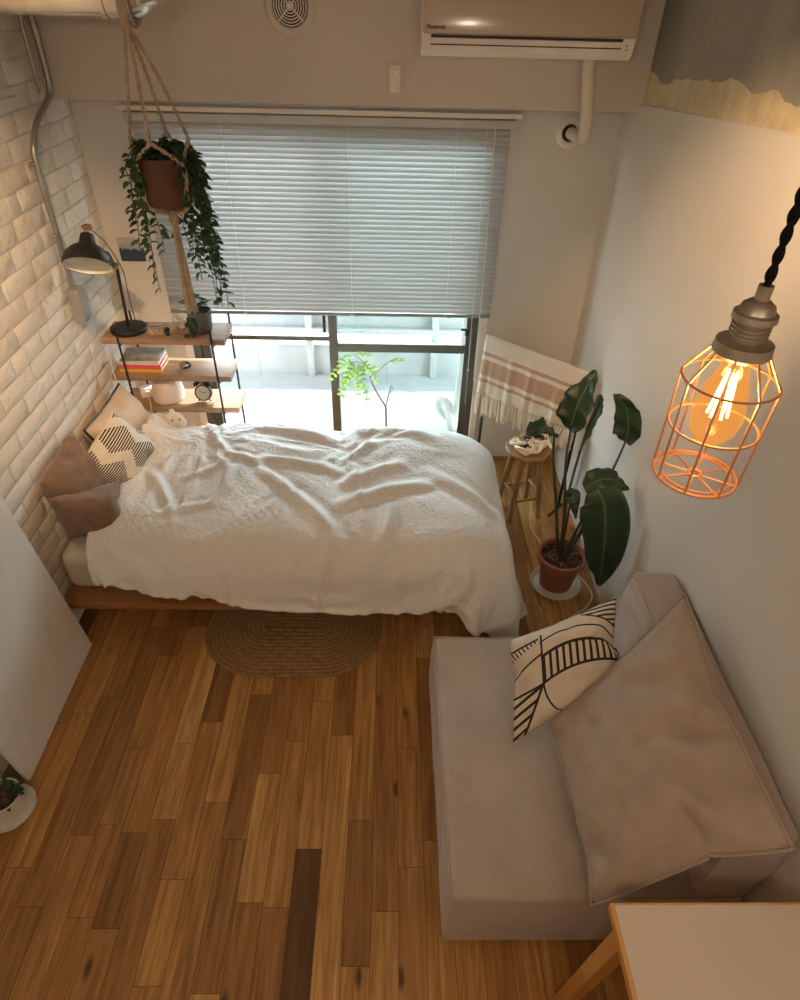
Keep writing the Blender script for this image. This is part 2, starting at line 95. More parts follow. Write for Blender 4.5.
-2,10,-5,1,9,-11,9,0,11,-13,-3,23,-19,-2,22,-33,19,-20,29,-26,31,0,-26,13,-1,-6,9,-8,10,-7,-4,13,-8,7,-4,-1,9,-16,4,-1,2,0,-1,-5,1,1,0,-2,2,-4,3,-3,2,-3,4,3,0,-2,1,-7,15,-5,1,-11,
16,-8,2,17,-11,6,11,-34,0,3,7,-26,15,2,7,-20,18,-13,9,-7,9,1,-9,10,-6,6,-5,-4,15,-14,0,-1,-1,0,2,-1,-1,-1,-4,0,3,-2,1,0,4,-1,9,-7,4,-5,4,-12,4,7,10,-17,8,2,-17,12,-4,14,-11,4,-1,
-11,14,-21,23,-21,20,-14,11,-10,8,-8,1,8,-7,9,-8,8,-1,-9,14,0,-11,-2,0,0,1,0,-1,2,-1,-5,2,2,1,1,-2,-8,10,-4,9,-2,-2,3,-2,-1,2,2,-14,19,-9,-9,0,31,-1,3,-4,-11,19,-21,22,-16,12,-12,
10,-9,8,-1,-4,7,-8,7,-7,5,8,-6,-3,11,-5,-5,-1,0,-1,0,1,0,0,-2,0,1,-1,2,1,0,0,-6,4,12,-3,-8,-8,12,-1,1,5,-15,11,10,-23,1,-1,10,-10,-3,4,-2,-3,0,-1,-4,9,-5,1,3,-4,8,-5,3,0,0,-3,3,0,
4,-3,-1,-3,0,-1,-1,1,2,-1,-1,0,-5,0,7,0,-3,4,2,-5,3,0,0,3,-12,11,-4,8,3,-4,13,0,2,-11,21,-17,15,-18,14,-15,13,-2,-9,5,-5,1,4,-4,7,-2,1,-1,5,0,0,-2,4,-3,-1,-5,0,1,1,0,1,0,-1,0,2,-4,
2,-5,4,1,3,-4,5,6,-20,13,-2,3,-2,-2,-9,20,1,-1,11,-19,20,-17,11,-15,13,-10,-1,6,-7,5,0,-4,4,-1,6,0,2,-1,-2,-3,7,-3,4,-3,2,-4,-1,-2,1,2,-1,-1,1,-2,-1,-1,1,7,-12,6,-4,4,0,1,0,3,-3,
10,-18,7,7,0,-1,1,-1,2,4,-12,6,-1,-3,3,-8,7,-1,-4,4,0,3,-1,1,1,5,-1,2,-5,6,-3,4,-3,2,-5,-2,0,0,-1,-2,2,-4,4,-3,2,-1,2,-6,5,2,-12,15,2,-4,0,-9,12,4,-17,1,-1,0,0,0,-3,7,-5,-1,1,-8,9,
-4,-4,5,0,0,0,2,0,0,1,6,-2,3,-4,4,-3,4,-4,3,-2,-5,-1,1,0,-1,0,-7,1,5,-9,9,-3,3,-2,2,6,-3,-2,1,5,7,-19,11,0,0,0,-1,1,3,-5,1,-2,0,0,-3,-1,5,-1,0,1,-1,1,0,1,0,1,6,-3,5,-4,4,-4,4,-3,1,
2,-8,0,0,-3,5,-7,-5,5,1,-6,9,1,-13,15,-2,-5,5,2,7,-23,13,6,1,-1,-1,0,0,0,-1,1,0,-3,5,-4,1,-1,0,0,0,1,0,0,0,1,0,0,7,-3,4,-3,3,-2,2,-3,2,6,-12,0,3,-10,12,-8,-10,8,2,-1,-1,3,-2,1,6,
-4,0,-13,26,-10,-3,1,-1,-5,5,0,0,-1,1,-5,3,-1,0,0,0,0,0,0,0,0,1,1,0,0,1,-1,6,-2,3,-2,3,-4,3,-7,-2,11,-7,1,-2,-6,13,-7,-7,5,0,-5,11,-5,-3,-3,7,-16,21,-14,18,-20,-1,0,-8,11,-2,-2,1,
2,-5,5,-4,2,-1,0,-2,2,0,0,0,0,0,0,1,0,1,0,5,-1,1,-1,3,-3,2,1,-9,5,-7,6,6,-9,4,6,-11,-3,4,-7,5,-2,4,-12,17,-16,15,-18,20,-4,4,-5,12,-8,-2,2,0,-1,1,-1,1,1,-5,3,-1,0,-1,1,1,0,0,1,0,0,
0,1,4,1,-3,4,-11,3,-3,0,2,0,-2,0,-3,16,-11,9,-1,-12,9,-2,-4,0,9,-17,14,-12,17,-16,-5,2,7,-16,12,-3,6,-7,5,-2,-1,1,1,-2,0,0,-3,2,0,0,1,1,-1,0,0,1,0,0,-5,3,-2,17,-7,-5,11,-18,8,-1,
-6,15,-16,8,2,-13,14,-3,-7,8,-4,1,1,-5,12,-14,16,0,-5,12,-12,2,5,-9,4,6,-4,0,0,-7,5,0,-3,3,0,1,0,0,-1,1,0,1,-1,0,0,10,-2,-4,-5,4,8,-14,16,-17,8,1,-9,14,-5,-8,21,-9,-4,11,-15,4,-7,
15,-11,-4,15,-21,-5,3,-4,2,-1,1,10,-6,-6,5,-3,-4,10,-6,-2,4,0,0,0,0,0,0,-1,1,0,-1,0,0,-1,6,4,0,-1,-9,12,-10,18,-23,6,-5,-3,7,-1,1,3,2,-8,17,-18,9,-9,16,-1,-28,22,-5,0,2,18,-30,23,
-12,10,-9,2,-3,5,-4,2,2,-1,0,-5,0,0,-1,1,1,-1,0,1,0,1,0,0,4,2,2,7,-21,11,-7,23,-17,12,-17,5,7,-12,7,-2,6,-18,20,-16,9,1,-15,27,-28,8,-18,25,-19,18,-32,25,-11,2,0,1,-1,-5,7,-2,0,-3,
5,-1,0,0,0,-1,0,-1,-1,0,-1,0,1,-1,1,-2,3,20,-20,8,-14,19,-15,21,-17,4,6,-14,6,4,13,-20,17,-20,-3,19,-1,14,-2,13,-23,24,-21,24,-30,18,-6,2,0,-4,6,-4,1,-3,5,0,-1,-1,1,-1,0,0,0,0,-1,
-1,1,-1,0,-3,8,-5,-1,21,-18,11,-14,13,-14,13,-1,-6,10,-8,-10,6,18,-19,22,-19,-8,0,14,16,-29,23,-18,19,-27,29,-23,9,-1,1,2,-4,2,-1,2,-2,0,1,0,-1,0,-1,0,0,-1,-1,1,-1,-1,-3,5,-2,5,-1,
-2,15,-15,14,-14,13,-1,-11,10,-7,7,5,-17,-1,18,-20,22,4,-25,-5,2,14,-31,27,-19,18,-29,29,-12,0,0,1,-2,1,0,0,0,0,-1,0,0,-1,1,-1,-2,0,1,0,0,-2,3,0,1,-3,2,1,-5,17,-14,15,-11,7,8,-14,
9,-10,2,17,-18,-2,19,-23,-4,29,-26,-8,14,-8,-7,21,-19,20,-31,28,-21,14,-8,6,-2,0,1,-1,0,0,-1,0,0,-1,-2,0,0,1,0,-2,3,0,0,-5,4,-1,-1,7,0,14,-19,13,-10,-1,16,-14,13,-5,-8,21,-17,-1,
20,-2,-36,30,-11,4,26,-34,-6,33,-22,25,-31,24,-16,8,-2,1,0,0,0,-1,0,0,0,0,-2,1,-1,0,-1,0,1,-1,-1,-3,6,-2,4,1,0,-3,-1,6,-1,5,3,-9,5,-2,3,3,-12,19,-22,-5,9,26,-34,-9,0,-7,38,-18,-23,
33,-27,29,-28,18,-10,4,-2,1,-1,1,0,0,0,-1,-2,2,-2,1,0,-1,0,-2,-1,0,3,-1,4,-3,4,-6,6,-1,14,-10,1,-8,2,8,3,-9,3,11,-13,24,-19,-5,1,25,16,-31,17,-2,4,9,-30,32,-29,28,-24,15,-9,3,-1,1,
0,0,-1,0,-1,2,-3,1,-1,-1,0,-1,0,0,0,2,1,-3,4,-5,6,0,1,3,-1,-3,9,3,-2,-7,14,-2,-10,13,-20,24,-20,6,9,5,15,-29,-8,32,-8,8,-31,31,-29,25,-20,11,-4,0,0,0,0,1,-1,1,-2,2,-4,-1,2,1,-1,0,
0,1,-1,-1,2,-4,5,1,0,3,-1,9,-3,-2,-6,8,2,-9,-2,9,-10,18,-25,26,-6,-26,-10,13,15,-22,-3,0,10,12,-29,28,-26,20,-14,5,-1,0,0,0,-1,2,-1,1,-6,5,-1,0,-1,0,1,0,-2,0,2,-3,4,0,1,1,0,1,3,3,
0,-2,-5,-1,5,5,-3,-8,0,10,-3,-26,29,5,-22,13,14,-26,24,-16,2,18,-24,24,-22,13,-7,2,0,0,0,0,-1,1,-3,3,0,0,-1,0,0,0,-2,3,-1,-2,4,0,0,1,1,0,0,2,2,-2,3,3,-6,5,-3,-10,17,-11,18,-39,32,
-10,12,-20,1,-14,23,-11,15,3,-12,15,-24,21,-17,8,-3,0,0,0,1,0,-3,2,2,-2,1,0,0,-2,0,2,-1,-1,2,2,-1,2,-1,1,0,1,0,3,3,-3,0,2,-1,-7,14,-12,-3,-1,19,-22,6,9,-9,-21,34,-30,-5,-1,7,19,
-12,18,-19,16,-11,4,-1,0,0,-1,-1,2,1,0,0,1,-1,-3,3,-2,1,0,1,1,-1,2,0,0,0,1,0,0,2,-1,11,-8,10,-13,11,-17,7,11,-21,23,-21,-1,-15,40,-24,-23,33,2,0,-20,-9,9,2,11,-13,7,-2,0,0,0,0,1,0,
0,0,1,0,-2,2,-2,3,-1,0,1,0,0,0,0,2,-2,1,0,1,-2,4,-6,9,-6,14,-19,13,6,-22,20,-34,38,-24,27,-13,9,-27,-20,4,3,28,0,1,-20,4,6,-4,0,1,-1,0,1,0,0,0,0,0,0,0,0,2,-1,0,0,1,0,0,1,0,0,0,0,0,
0,0,-2,9,-6,5,-2,3,4,-20,24,-29,28,-25,22,-21,16,-11,38,-16,-7,-3,-14,2,0,25,-16,5,2,-1,-1,1,0,0,0,1,0,0,0,-1,2,0,-1,1,0,0,0,0,1,-1,1,1,-1,0,0,0,2,1,0,2,0,-8,15,-19,19,-21,24,-25,
25,-29,14,-33,36,-28,35,-8,5,2,-5,-6,-27,20,-9,3,0,1,0,0,-1,0,0,0,1,0,1,0,0,0,0,1,0,0,0,0,0,1,-1,1,0,1,0,0,2,-2,4,-6,8,-13,17,-17,17,-21,24,-28,25,-2,17,-36,39,-11,10,-12,-9,-11,0,
26,-20,9,0,1,-1,0,0,0,0,0,0,0,1,0,0,1,0,0,-1,1,0,0,0,1,-1,0,1,1,-1,1,1,0,1,-5,7,-8,12,-14,13,-17,21,-24,23,-27,-28,17,20,-36,9,-12,3,4,13,18,-16,14,-6,0,0,0,0,0,0,0,0,1,0,0,1,0,0,
0,0,1,0,-1,1,-1,0,0,0,2,-1,2,0,-1,1,-2,4,-6,9,-12,15,-16,16,-23,23,-27,24,-8,-19,-2,27,-29,15,4,12,12,-19,8,-5,4,1,0,0,0,0,0,0,0,0,1,0,-1,1,0,0,0,1,-1,1,0,0,0,0,0,0,1,0,-1,1,-2,2,
-2,6,-9,12,-15,19,-25,23,-23,27,-28,-24,-5,26,-25,24,2,12,0,-13,9,-8,3,1,-1,1,0,0,-1,0,0,0,0,0,1,1,-1,0,1,1,-1,1,0,-1,1,-1,0,1,0,-1,0,1,-1,1,-1,3,-6,10,-13,14,-22,27,-21,25,-34,34,
-27,31,-24,29,8,-8,-6,-5,10,-14,5,2,0,1,0,1,-1,0,0,0,0,0,0,0,0,1,0,0,-1,1,-1,1,0,0,1,0,-1,1,0,-1,0,0,0,1,-1,1,-1,8,-15,22,-27,25,-32,35,-37,6,-20,33,-5,-9,12,-5,-3,-22,16,-3,1,3,1,
-1,-2,0,0,1,0,0,0,0,-1,0,1,0,0,1,-1,1,-1,1,-1,0,0,1,-1,0,1,-1,0,1,0,-2,5,-11,2,14,-4,-4,-19,31,-35,40,28,-16,-15,17,-7,-5,-5,-14,23,-11,7,5,-1,-1,-1,-1,0,0,-1,0,0,0,0,1,0,-1,1,0,0,
1,-1,0,0,0,1,0,-1,1,0,-1,0,1,0,-2,3,-6,11,0,-3,-18,31,1,-39,37,-31,6,22,-29,-22,19,-17,1,28,-18,13,7,0,-3,-1,-1,-1,0,-2,0,0,-1,1,0,0,0,1,0,0,0,0,1,0,0,0,0,0,0,-1,-1,0,1,0,-1,2,-5,
6,-7,5,-14,23,-27,-4,38,-35,31,27,-28,29,-14,-40,16,17,-21,18,5,1,-9,3,2,0,-2,0,0,-2,0,0,-1,0,0,2,0,0,1,0,0,0,0,-1,1,-1,0,0,0,1,0,-1,0,0,-1,4,-7,7,-12,20,-20,28,0,-39,32,-34,-6,23,
-32,12,4,10,-24,17,4,2,-11,8,-2,-2,3,-3,1,-2,-1,1,1,0,-1,1,0,0,0,0,0,0,0,1,0,0,-1,0,0,0,1,0,0,-1,-1,0,-2,7,-10,12,-7,11,-14,-11,36,-37,31,5,-24,25,-21,30,-26,23,-5,3,-9,11,-4,-1,
-2,0,-1,-1,0,0,-1,0,0,1,-1,0,2,0,-1,0,0,1,-1,0,0,1,-1,1,0,-1,0,0,-2,1,-2,3,-7,7,-3,-6,8,-11,4,9,23,-36,-19,27,-23,30,-29,27,-12,10,-4,4,-12,6,2,-1,-2,0,0,-3,1,0,0,0,1,0,-1,-1,1,1,
0,0,0,0,1,-1,0,0,0,0,0,0,-2,2,-3,3,-5,3,-6,-1,4,2,-4,21,-38,9,36,0,-23,31,-27,33,-18,15,-2,-1,2,-8,-1,-2,6,0,-2,1,-1,1,-2,0,1,-1,0,0,0,0,0,1,0,0,0,0,0,-1,1,0,0,-1,-1,0,0,2,-5,2,0,
5,-8,5,-3,21,-34,15,11,-28,-28,36,-32,35,-20,22,-3,-1,-2,5,-5,-3,3,-2,-9,11,-3,-2,2,-2,0,0,1,0,0,0,-1,1,-1,1,-1,1,-1,1,0,0,0,-1,-1,1,1,-2,-3,2,1,-3,-5,9,-11,-2,9,8,14,-36,32,15,
-38,24,-10,21,-1,-2,1,2,-23,26,0,-4,-6,10,-16,2,3,0,0,-1,-1,0,0,1,-1,1,-1,1,-1,0,0,1,0,1,-1,-1,-1,2,-2,0,0,4,-4,-8,4,5,-10,-2,5,-10,34,-29,26,-29,-14,25,12,-10,-1,-2,3,-2,-3,16,
-21,3,5,4,-18,6,-1,1,0,4,-4,0,0,0,-1,1,0,0,-1,1,0,0,0,0,-1,1,-1,2,-1,-2,2,1,-11,3,7,-7,-7,7,14,-10,7,-11,18,-20,20,11,13,-12,12,-9,-6,2,3,4,-1,-11,-5,-4,-1,18,-11,-2,5,-4,1,3,-4,0,
0,1,0,-1,1,0,-1,1,0,0,-1,1,0,1,-2,1,2,-2,-12,10,0,-11,6,5,-7,-8,0,2,-5,6,23,5,22,-8,9,1,-18,7,-21,6,6,6,17,-18,-6,2,-7,18,-16,2,1,-4,3,1,-1,1,-1,0,1,-1,1,0,0,0,0,0,0,0,-1,2,-2,-1,
-6,13,-11,-3,11,-9,-6,2,7,8,-16,16,0,7,-15,396,21,17,25,15,24,10,21,5,19,2,6,7,3,2,1,2,3,3,4,3,3,2,0,0,16,-8,-10,8,6,27,4,22,26,-2,22,6,-21,11,-2,14,3,-16,-23,-16,-23,-14,-19,-24,
-9,-17,-9,-19,-18,-21,18,-14,9,-14,10,-15,15,-16,15,-16,15,1,-6,4,-2,-1,0,-1,-1,-1,2,-4,-1,-1,-1,-17,28,17,-17,10,-22,22,-25,1,20,-33,16,26,-22,-24,-9,2,26,5,-10,9,-9,10,4,-13,14,
-11,10,-5,2,12,8,-21,14,-20,17,-19,18,-16,17,-7,-5,12,-9,2,6,-5,-1,-1,-2,-6,9,3,2,0,-6,-25,8,30,-21,18,-27,27,-22,7,17,-38,10,-14,28,-20,17,-16,0,21,-11,9,-15,2,19,-16,19,-13,7,-4,
-15,12,18,-25,19,-19,19,-15,16,-7,-8,14,-12,15,1,-14,4,-2,-1,-1,1,-10,3,3,6,10,8,-28,-12,29,-27,24,-20,20,-15,-19,34,-18,4,-22,11,1,-7,24,-16,14,-6,4,14,-18,20,-19,13,-7,8,-2,-8,
-8,25,-20,14,2,8,-10,-10,19,-16,14,-15,2,20,-2,-1,-2,-2,-3,-1,-13,-4,-4,0,0,35,-12,-25,28,-28,20,-27,13,-9,2,-11,37,4,-25,-13,28,-30,36,-14,0,15,-17,20,-20,17,-12,15,-11,-13,2,9,
-15,19,5,-9,-15,7,19,-19,18,-15,16,1,-21,-1,2,1,1,1,3,6,0,-2,0,0,-20,27,9,-40,27,-30,17,-8,-1,-10,34,-33,29,-1,-24,7,-2,9,14,5,-19,22,-20,20,-17,20,-18,12,8,-15,3,13,0,-9,-18,24,2,
-19,17,-15,17,-16,-2,19,3,-12,0,2,2,-1,2,5,7,3,2,-11,-32,-5,32,-31,29,-26,10,12,-20,3,-6,8,19,-9,-12,4,-19,26,-7,23,-22,30,-22,24,-22,20,-13,-16,14,-1,-6,3,-13,26,-5,-16,18,-14,17,
-15,17,0,-12,-10,27,3,1,2,3,0,-3,-5,-4,-4,14,8,-11,-32,8,-20,38,-35,31,-17,-9,2,-1,-17,44,-34,17,16,-35,34,-21,26,-29,35,-19,10,-17,18,-6,4,-9,9,-14,24,-6,-16,20,-14,14,-15,14,-17,
7,-6,18,-27,-1,-1,-1,0,0,-1,0,1,1,-3,1,25,26,0,-24,-21,36,-46,51,-39,4,-4,6,-23,51,3,-42,35,-37,37,-27,10,-2,-8,-2,13,11,-5,-8,9,-5,15,-6,-16,12,4,7,-16,15,-17,16,-15,20,-22,11,-1,
0,1,1,0,2,-2,-4,1,1,11,-29,-6,20,28,-25,0,3,-5,23,-13,-23,35,-17,-2,-20,35,-39,40,-37,19,25,-33,8,4,23,-25,-13,10,-6,5,-7,4,1,11,-10,-9,19,-18,19,-14,18,-23,20,0,-3,-6,0,1,8,1,5,5,
-1,-2,-16,24,-12,-32,-1,45,-47,45,-39,22,8,3,-31,36,-43,40,-33,12,-16,21,24,-33,31,0,-11,-2,11,-3,-6,6,-6,7,-13,22,-10,-12,20,-19,17,-15,19,-23,21,-16,0,2,6,1,3,-10,-2,-3,11,4,5,
10,-9,-10,26,-1,-42,43,-43,42,-33,32,-7,-9,-20,40,-40,36,5,-20,12,-28,33,-21,-9,29,-30,-6,-8,7,-6,6,-12,15,-6,-12,22,-20,17,-17,19,-24,25,-20,10,1,1,0,-1,-4,4,1,11,-24,-3,-3,-2,17,
26,-29,-7,36,-42,38,-42,39,-27,27,5,-20,-17,44,-42,22,20,-35,27,-15,-13,29,-22,-11,8,-1,-8,6,-9,13,-5,-12,21,-20,18,-18,21,-25,17,-16,30,3,4,4,2,1,-2,-2,-2,-24,9,-3,-2,-3,-18,-3,
36,3,-40,34,-36,19,0,-2,10,19,0,-1,-34,44,-39,-6,43,-47,-1,36,-34,-3,37,-15,-5,9,-12,8,-4,-11,18,-18,21,-23,23,-21,10,-6,19,-29,-1,0,1,2,11,4,3,4,14,3,3,1,-1,1,-11,-37,20,-1,-18,
20,20,-41,43,-38,25,13,-28,31,-29,30,-17,-20,38,-25,-24,40,3,-34,33,4,-18,11,-3,-2,13,-20,18,-3,3,-5,-4,5,12,-28,13,6,-5,7,-10,-12,-3,-3,-2,2,3,3,7,12,-19,-2,31,-33,41,-11,-10,-19,
41,-37,35,-43,-1,39,-33,30,0,13,-23,8,16,-6,-39,4,40,-23,-14,14,0,-3,4,-10,20,-19,-4,23,-24,23,1,-25,12,9,-12,12,-11,8,0,7,-9,0,-1,-2,2,5,-25,13,25,-27,23,-33,35,10,-14,-29,41,-39,
35,-15,-19,7,-22,6,31,16,-25,-17,-1,33,-16,-23,37,7,-7,-5,7,-6,12,-16,22,-11,-17,31,-28,-3,26,-10,0,1,-5,9,-3,9,-17,9,-1,-1,1,6,-24,14,4,5,1,-17,9,-25,13,27,10,-37,31,-41,41,6,3,
-9,-35,-1,-14,24,17,-4,-24,31,-19,-18,-6,10,3,-13,6,-12,17,-15,18,11,-28,29,-18,-13,25,-19,11,-1,-5,13,-18,10,8,-2,-6,5,-18,13,-1,4,-1,15,3,-1,2,-29,-22,0,32,-17,31,-43,2,16,-11,
32,-42,35,-36,29,19,0,-28,6,-17,5,-8,-4,14,-12,14,-15,14,-21,-1,29,-25,29,-13,-13,22,-12,-1,9,-19,11,10,-18,3,7,-7,8,1,10,3,-22,-17,8,-2,16,22,2,-29,-25,27,-24,18,19,-35,33,-28,34,
-33,33,-41,2,31,4,-2,-15,-12,1,4,-2,6,-2,4,-4,20,-1,-28,31,-28,29,-13,-3,0,10,-19,16,0,-17,23,4,2,1,-1,0,-9,-12,-16,10,-8,8,-13,-4,28,15,-21,-25,41,-14,-2,24,-35,32,-31,32,-34,38,
-4,-25,-9,5,15,-6,6,3,-9,6,-4,11,-1,-8,-8,27,-31,33,-30,29,-23,16,-17,14,-15,-1,19,-18,3,-9,-2,0,6,-9,3,17,15,-7,5,1,-11,-22,28,-5,20,-43,46,-44,1,39,-35,32,-31,29,-34,21,-18,28,
-1,-13,10,-19,-3,8,1,4,-2,-9,2,16,-20,29,-31,32,-30,31,-26,15,-14,5,10,-20,13,-13,8,6,-4,-8,18,-5,10,-16,15,-15,7,8,-15,5,12,-30,43,-44,45,-2,-37,33,-31,32,-19,-7,2,14,-29,21,6,
-17,20,-4,0,0,-6,2,4,7,-14,17,-23,31,-32,32,-33,34,-25,3,13,-20,16,-14,12,-2,-5,12,0,-14,16,-19,11,-10,18,-1,-14,9,-6,25,4,-46,39,-38,27,14,-36,36,-19,-20,26,-18,-12,28,-28,21,2,
-13,9,-7,2,7,-7,11,-16,10,0,12,-26,32,-32,33,-34,34,5,-27,4,-8,14,-11,3,8,-13,-2,15,-17,19,-13,17,-5,-18,11,20,-36,12,-14,19,7,-8,-8,-14,43,-40,0,37,-30,-6,35,-26,20,-29,-5,13,-18,
9,1,-8,9,-13,13,1,-13,8,12,-25,32,-33,34,-37,0,36,-2,-13,-9,13,1,-15,5,11,-19,13,-12,22,-10,-14,12,14,-25,34,-44,21,25,-47,40,-43,39,-36,36,-20,8,17,-22,10,7,-18,15,-1,-9,17,-14,
-2,9,-6,3,3,-12,12,-13,10,12,-27,33,-34,37,-16,-26,28,6,-9,-10,-2,9,10,-18,7,-5,9,-4,-13,13,10,-19,29,-16,5,12,-42,46,-40,32,-34,36,-34,32,-37,24,13,-39,32,-2,-14,-3,-5,-1,14,-11,
-1,-1,9,-13,14,-12,11,-17,1,22,-26,33,-34,33,-12,-24,27,15,-10,1,-10,-3,-1,3,-2,7,-20,14,9,-21,18,-18,8,17,-33,44,-49,45,-32,25,-14,14,-32,19,-11,-10,15,7,7,5,-10,2,1,-3,11,-8,5,
-9,11,-10,13,-14,15,-2,-16,22,-27,32,-28,33,-20,-22,2,30,-16,13,-17,11,-2,2,-3,-1,12,-19,6,-8,5,6,-17,17,-2,1,0,-1,2,-17,15,1,12,-26,23,-15,7,-5,-2,0,-7,-1,5,-7,9,-8,8,-9,12,-12,
14,-16,0,14,-17,25,-30,26,-11,26,-17,4,-31,32,-25,18,-7,2,3,-4,1,2,-4,1,-2,3,-6,1,3,1,0,-2,9,-23,35,-29,19,-13,2,8,-5,-9,19,-3,-8,2,1,-2,2,-2,2,1,2,0,6,-15,13,-4,-8,14,-20,29,-33,
-2,-2,36,-10,16,-40,37,-26,16,-5,5,-16,11,-3,-2,2,0,9,-20,17,-9,1,2,-4,-5,14,0,-2,5,-21,28,-13,1,-22,23,-3,-1,-7,1,-1,4,-4,6,-6,8,-12,2,14,-9,11,0,-14,15,-24,30,-2,0,-36,5,-2,38,
-36,34,-27,18,-16,14,-3,-4,3,-1,0,0,6,-14,6,2,3,-11,3,12,-4,8,-26,23,-19,13,0,-11,7,9,-9,6,-1,2,-7,4,-2,6,-8,9,1,-8,12,-12,-1,15,-17,14,-22,2,0,33,-24,12,-27,36,-34,34,-30,23,-14,
10,-16,11,5,-4,-1,-5,0,4,0,14,-26,20,7,-15,-3,2,-9,7,5,7,-11,-7,22,-5,0,1,0,-1,0,2,-2,2,2,-4,11,-13,6,9,-17,8,-5,17,-3,-3,-22,34,-31,26,-32,35,-34,34,-31,26,-22,13,1,-13,15,-8,-8,
21,-11,-1,-1,0,17,-9,-10,-7,11,9,-9,2,-7,7,-25,23,-5,2,0,-1,-1,1,-1,2,0,-1,8,-12,9,6,-14,8,0,-1,-9,0,2,11,-21,33,-32,31,-34,34,-34,34,-32,29,-24,3,4,2,-16,36,-29,17,-4,-14,20,2,
-16,-1,2,16,-8,-4,1,2,10,-20,-7,-4,1,0,0,0,-1,1,-1,1,1,-2,6,2,-10,8,-1,-1,0,1,1,-1,-5,8,-20,31,-32,32,-34,34,-34,33,-30,33,-26,13,-20,24,-9,-3,15,-20,0,20,-12,4,-16,21,-7,-10,12,
-5,9,-17,7,-19,-6,4,-1,0,-1,1,-1,0,1,0,-3,4,-3,6,-2,1,0,0,0,0,1,2,-6,8,-19,29,-33,33,-34,33,-33,34,-27,32,-29,18,-24,11,4,3,-21,25,-3,-19,7,2,-6,-1,26,-8,-9,-12,23,-5,-11,-4,1,-1,
1,0,-1,1,-1,3,-2,1,-1,1,0,0,0,0,0,1,1,0,0,3,-5,7,-20,30,-33,32,-33,34,-37,31,-1,11,-29,26,-43,44,-22,-3,19,-25,19,-22,24,-10,20,-23,17,-26,26,-21,19,-16,-2,-1,0,-2,1,1,-1,1,1,-3,2,
-1,1,-1,5,-4,1,0,0,1,1,1,0,0,-4,8,-21,31,-33,31,-33,35,-39,-1,29,15,-38,31,-37,17,3,-19,34,-26,22,-21,32,-29,19,-24,31,-25,21,-19,16,2,-4,-3,-4,6,0,0,-1,1,-1,2,-2,-1,7,-9,4,0,6,-3,
0,0,0,0,0,3,-8,8,-20,32,-34,13,7,1,6,-37,3,40,-28,29,-42,22,18,-35,37,-30,15,0,-6,-10,36,-31,23,-19,16,-15,5,-9,4,7,-10,0,0,1,-2,1,0,1,-1,2,-2,1,8,-10,4,0,1,0,-1,5,-10,3,-3,1,4,3,
12,-30,38,-35,32,-25,-19,39,-34,18,24,-40,9,6,17,9,-36,12,20,-17,-2,-12,21,-15,12,-10,10,0,-1,-3,1,0,1,-5,4,0,-1,9,-7,1,7,-14,7,1,1,1,-1,3,-10,5,-1,2,7,-20,30,-29,23,-9,23,-38,36,
-23,-21,38,-14,-18,39,-16,-24,30,-21,29,-14,-5,-18,29,-11,-12,18,-14,3,-6,0,0,1,-1,-1,0,5,-4,1,4,-11,8,8,-8,-1,1,0,-1,-1,1,-2,5,4,7,3,-3,-4,-15,26,-37,-9,18,35,-32,31,-19,-25,40,3,
-36,37,-3,-37,31,-24,29,-36,27,-23,29,-4,-21,16,7,-10,2,-3,16,-16,2,-2,2,-1,1,-5,6,-2,-9,2,12,11,1,1,1,0,1,1,-1,-4,-3,-1,5,0,-8,18,-18,-31,15,33,-8,9,-15,-27,20,16,-32,23,16,-31,
27,-31,29,-30,27,-11,-10,19,-13,-17,28,-16,2,-4,16,-13,2,0,-1,0,1,4,-11,10,1,6,-19,-4,-2,-1,0,0,-1,-1,-2,-2,0,-1,1,1,10,0,7,-18,10,-7,32,14,-16,-27,22,17,-38,22,20,-16,10,-28,27,
-33,-5,34,-4,-1,-7,-9,15,-4,3,-6,11,-5,0,0,0,4,-7,8,-2,4,-15,8,5,-3,0,0,0,2,0,0,7,-8,2,-4,5,-23,16,16,-17,-19,32,-32,31,17,-20,-32,6,35,-38,17,-15,16,21,-29,31,-14,-26,1,34,-4,12,
-16,7,-1,4,-8,4,0,0,0,-3,5,-3,4,-7,8,2,-6,4,-1,0,0,-1,1,9,-14,9,-7,9,-18,19,5,-20,20,-16,-21,36,-34,28,22,-6,-28,-18,35,-35,37,-28,-5,36,-31,26,5,-18,-23,-4,-1,16,-15,1,0,9,-10,0,
1,0,1,1,0,-2,3,-1,-2,4,0,0,0,-1,0,8,-15,9,-2,10,-16,9,-6,-3,20,-18,7,10,-37,37,-32,21,15,8,-23,-25,37,-26,30,-16,-19,32,-27,-5,25,-12,4,-9,-4,9,-2,0,-2,11,-10,9,-10,6,-6,3,0,0,0,0,
0,1,0,0,0,7,-16,15,2,1,-14,8,6,-5,11,-17,-4,20,-15,10,-24,33,-21,-21,28,20,-22,-23,31,-21,26,-18,5,15,-2,-20,15,15,-13,2,2,2,-11,3,-4,10,-14,12,-7,4,-3,3,-2,3,-4,0,0,1,0,6,-14,13,
-13,-3,7,3,10,-12,19,-16,-6,15,-5,-4,17,-16,0,-16,28,-31,25,1,8,-37,32,-23,33,-39,-4,30,8,-9,-1,4,3,-7,-2,13,-12,4,-7,14,-16,10,-6,4,-4,4,-6,3,0,0,0,4,-11,13,-12,11,-5,-7,16,-16,
21,-16,-4,12,8,-15,19,-22,27,-36,36,-10,-10,-1,13,-3,-9,-24,35,-30,30,-12,-25,39,-2,-11,18,-15,2,3,-1,11,-9,7,-13,17,-15,10,-5,2,-4,2,-1,0,0,3,-8,12,-14,15,-14,11,3,-17,19,-18,3,
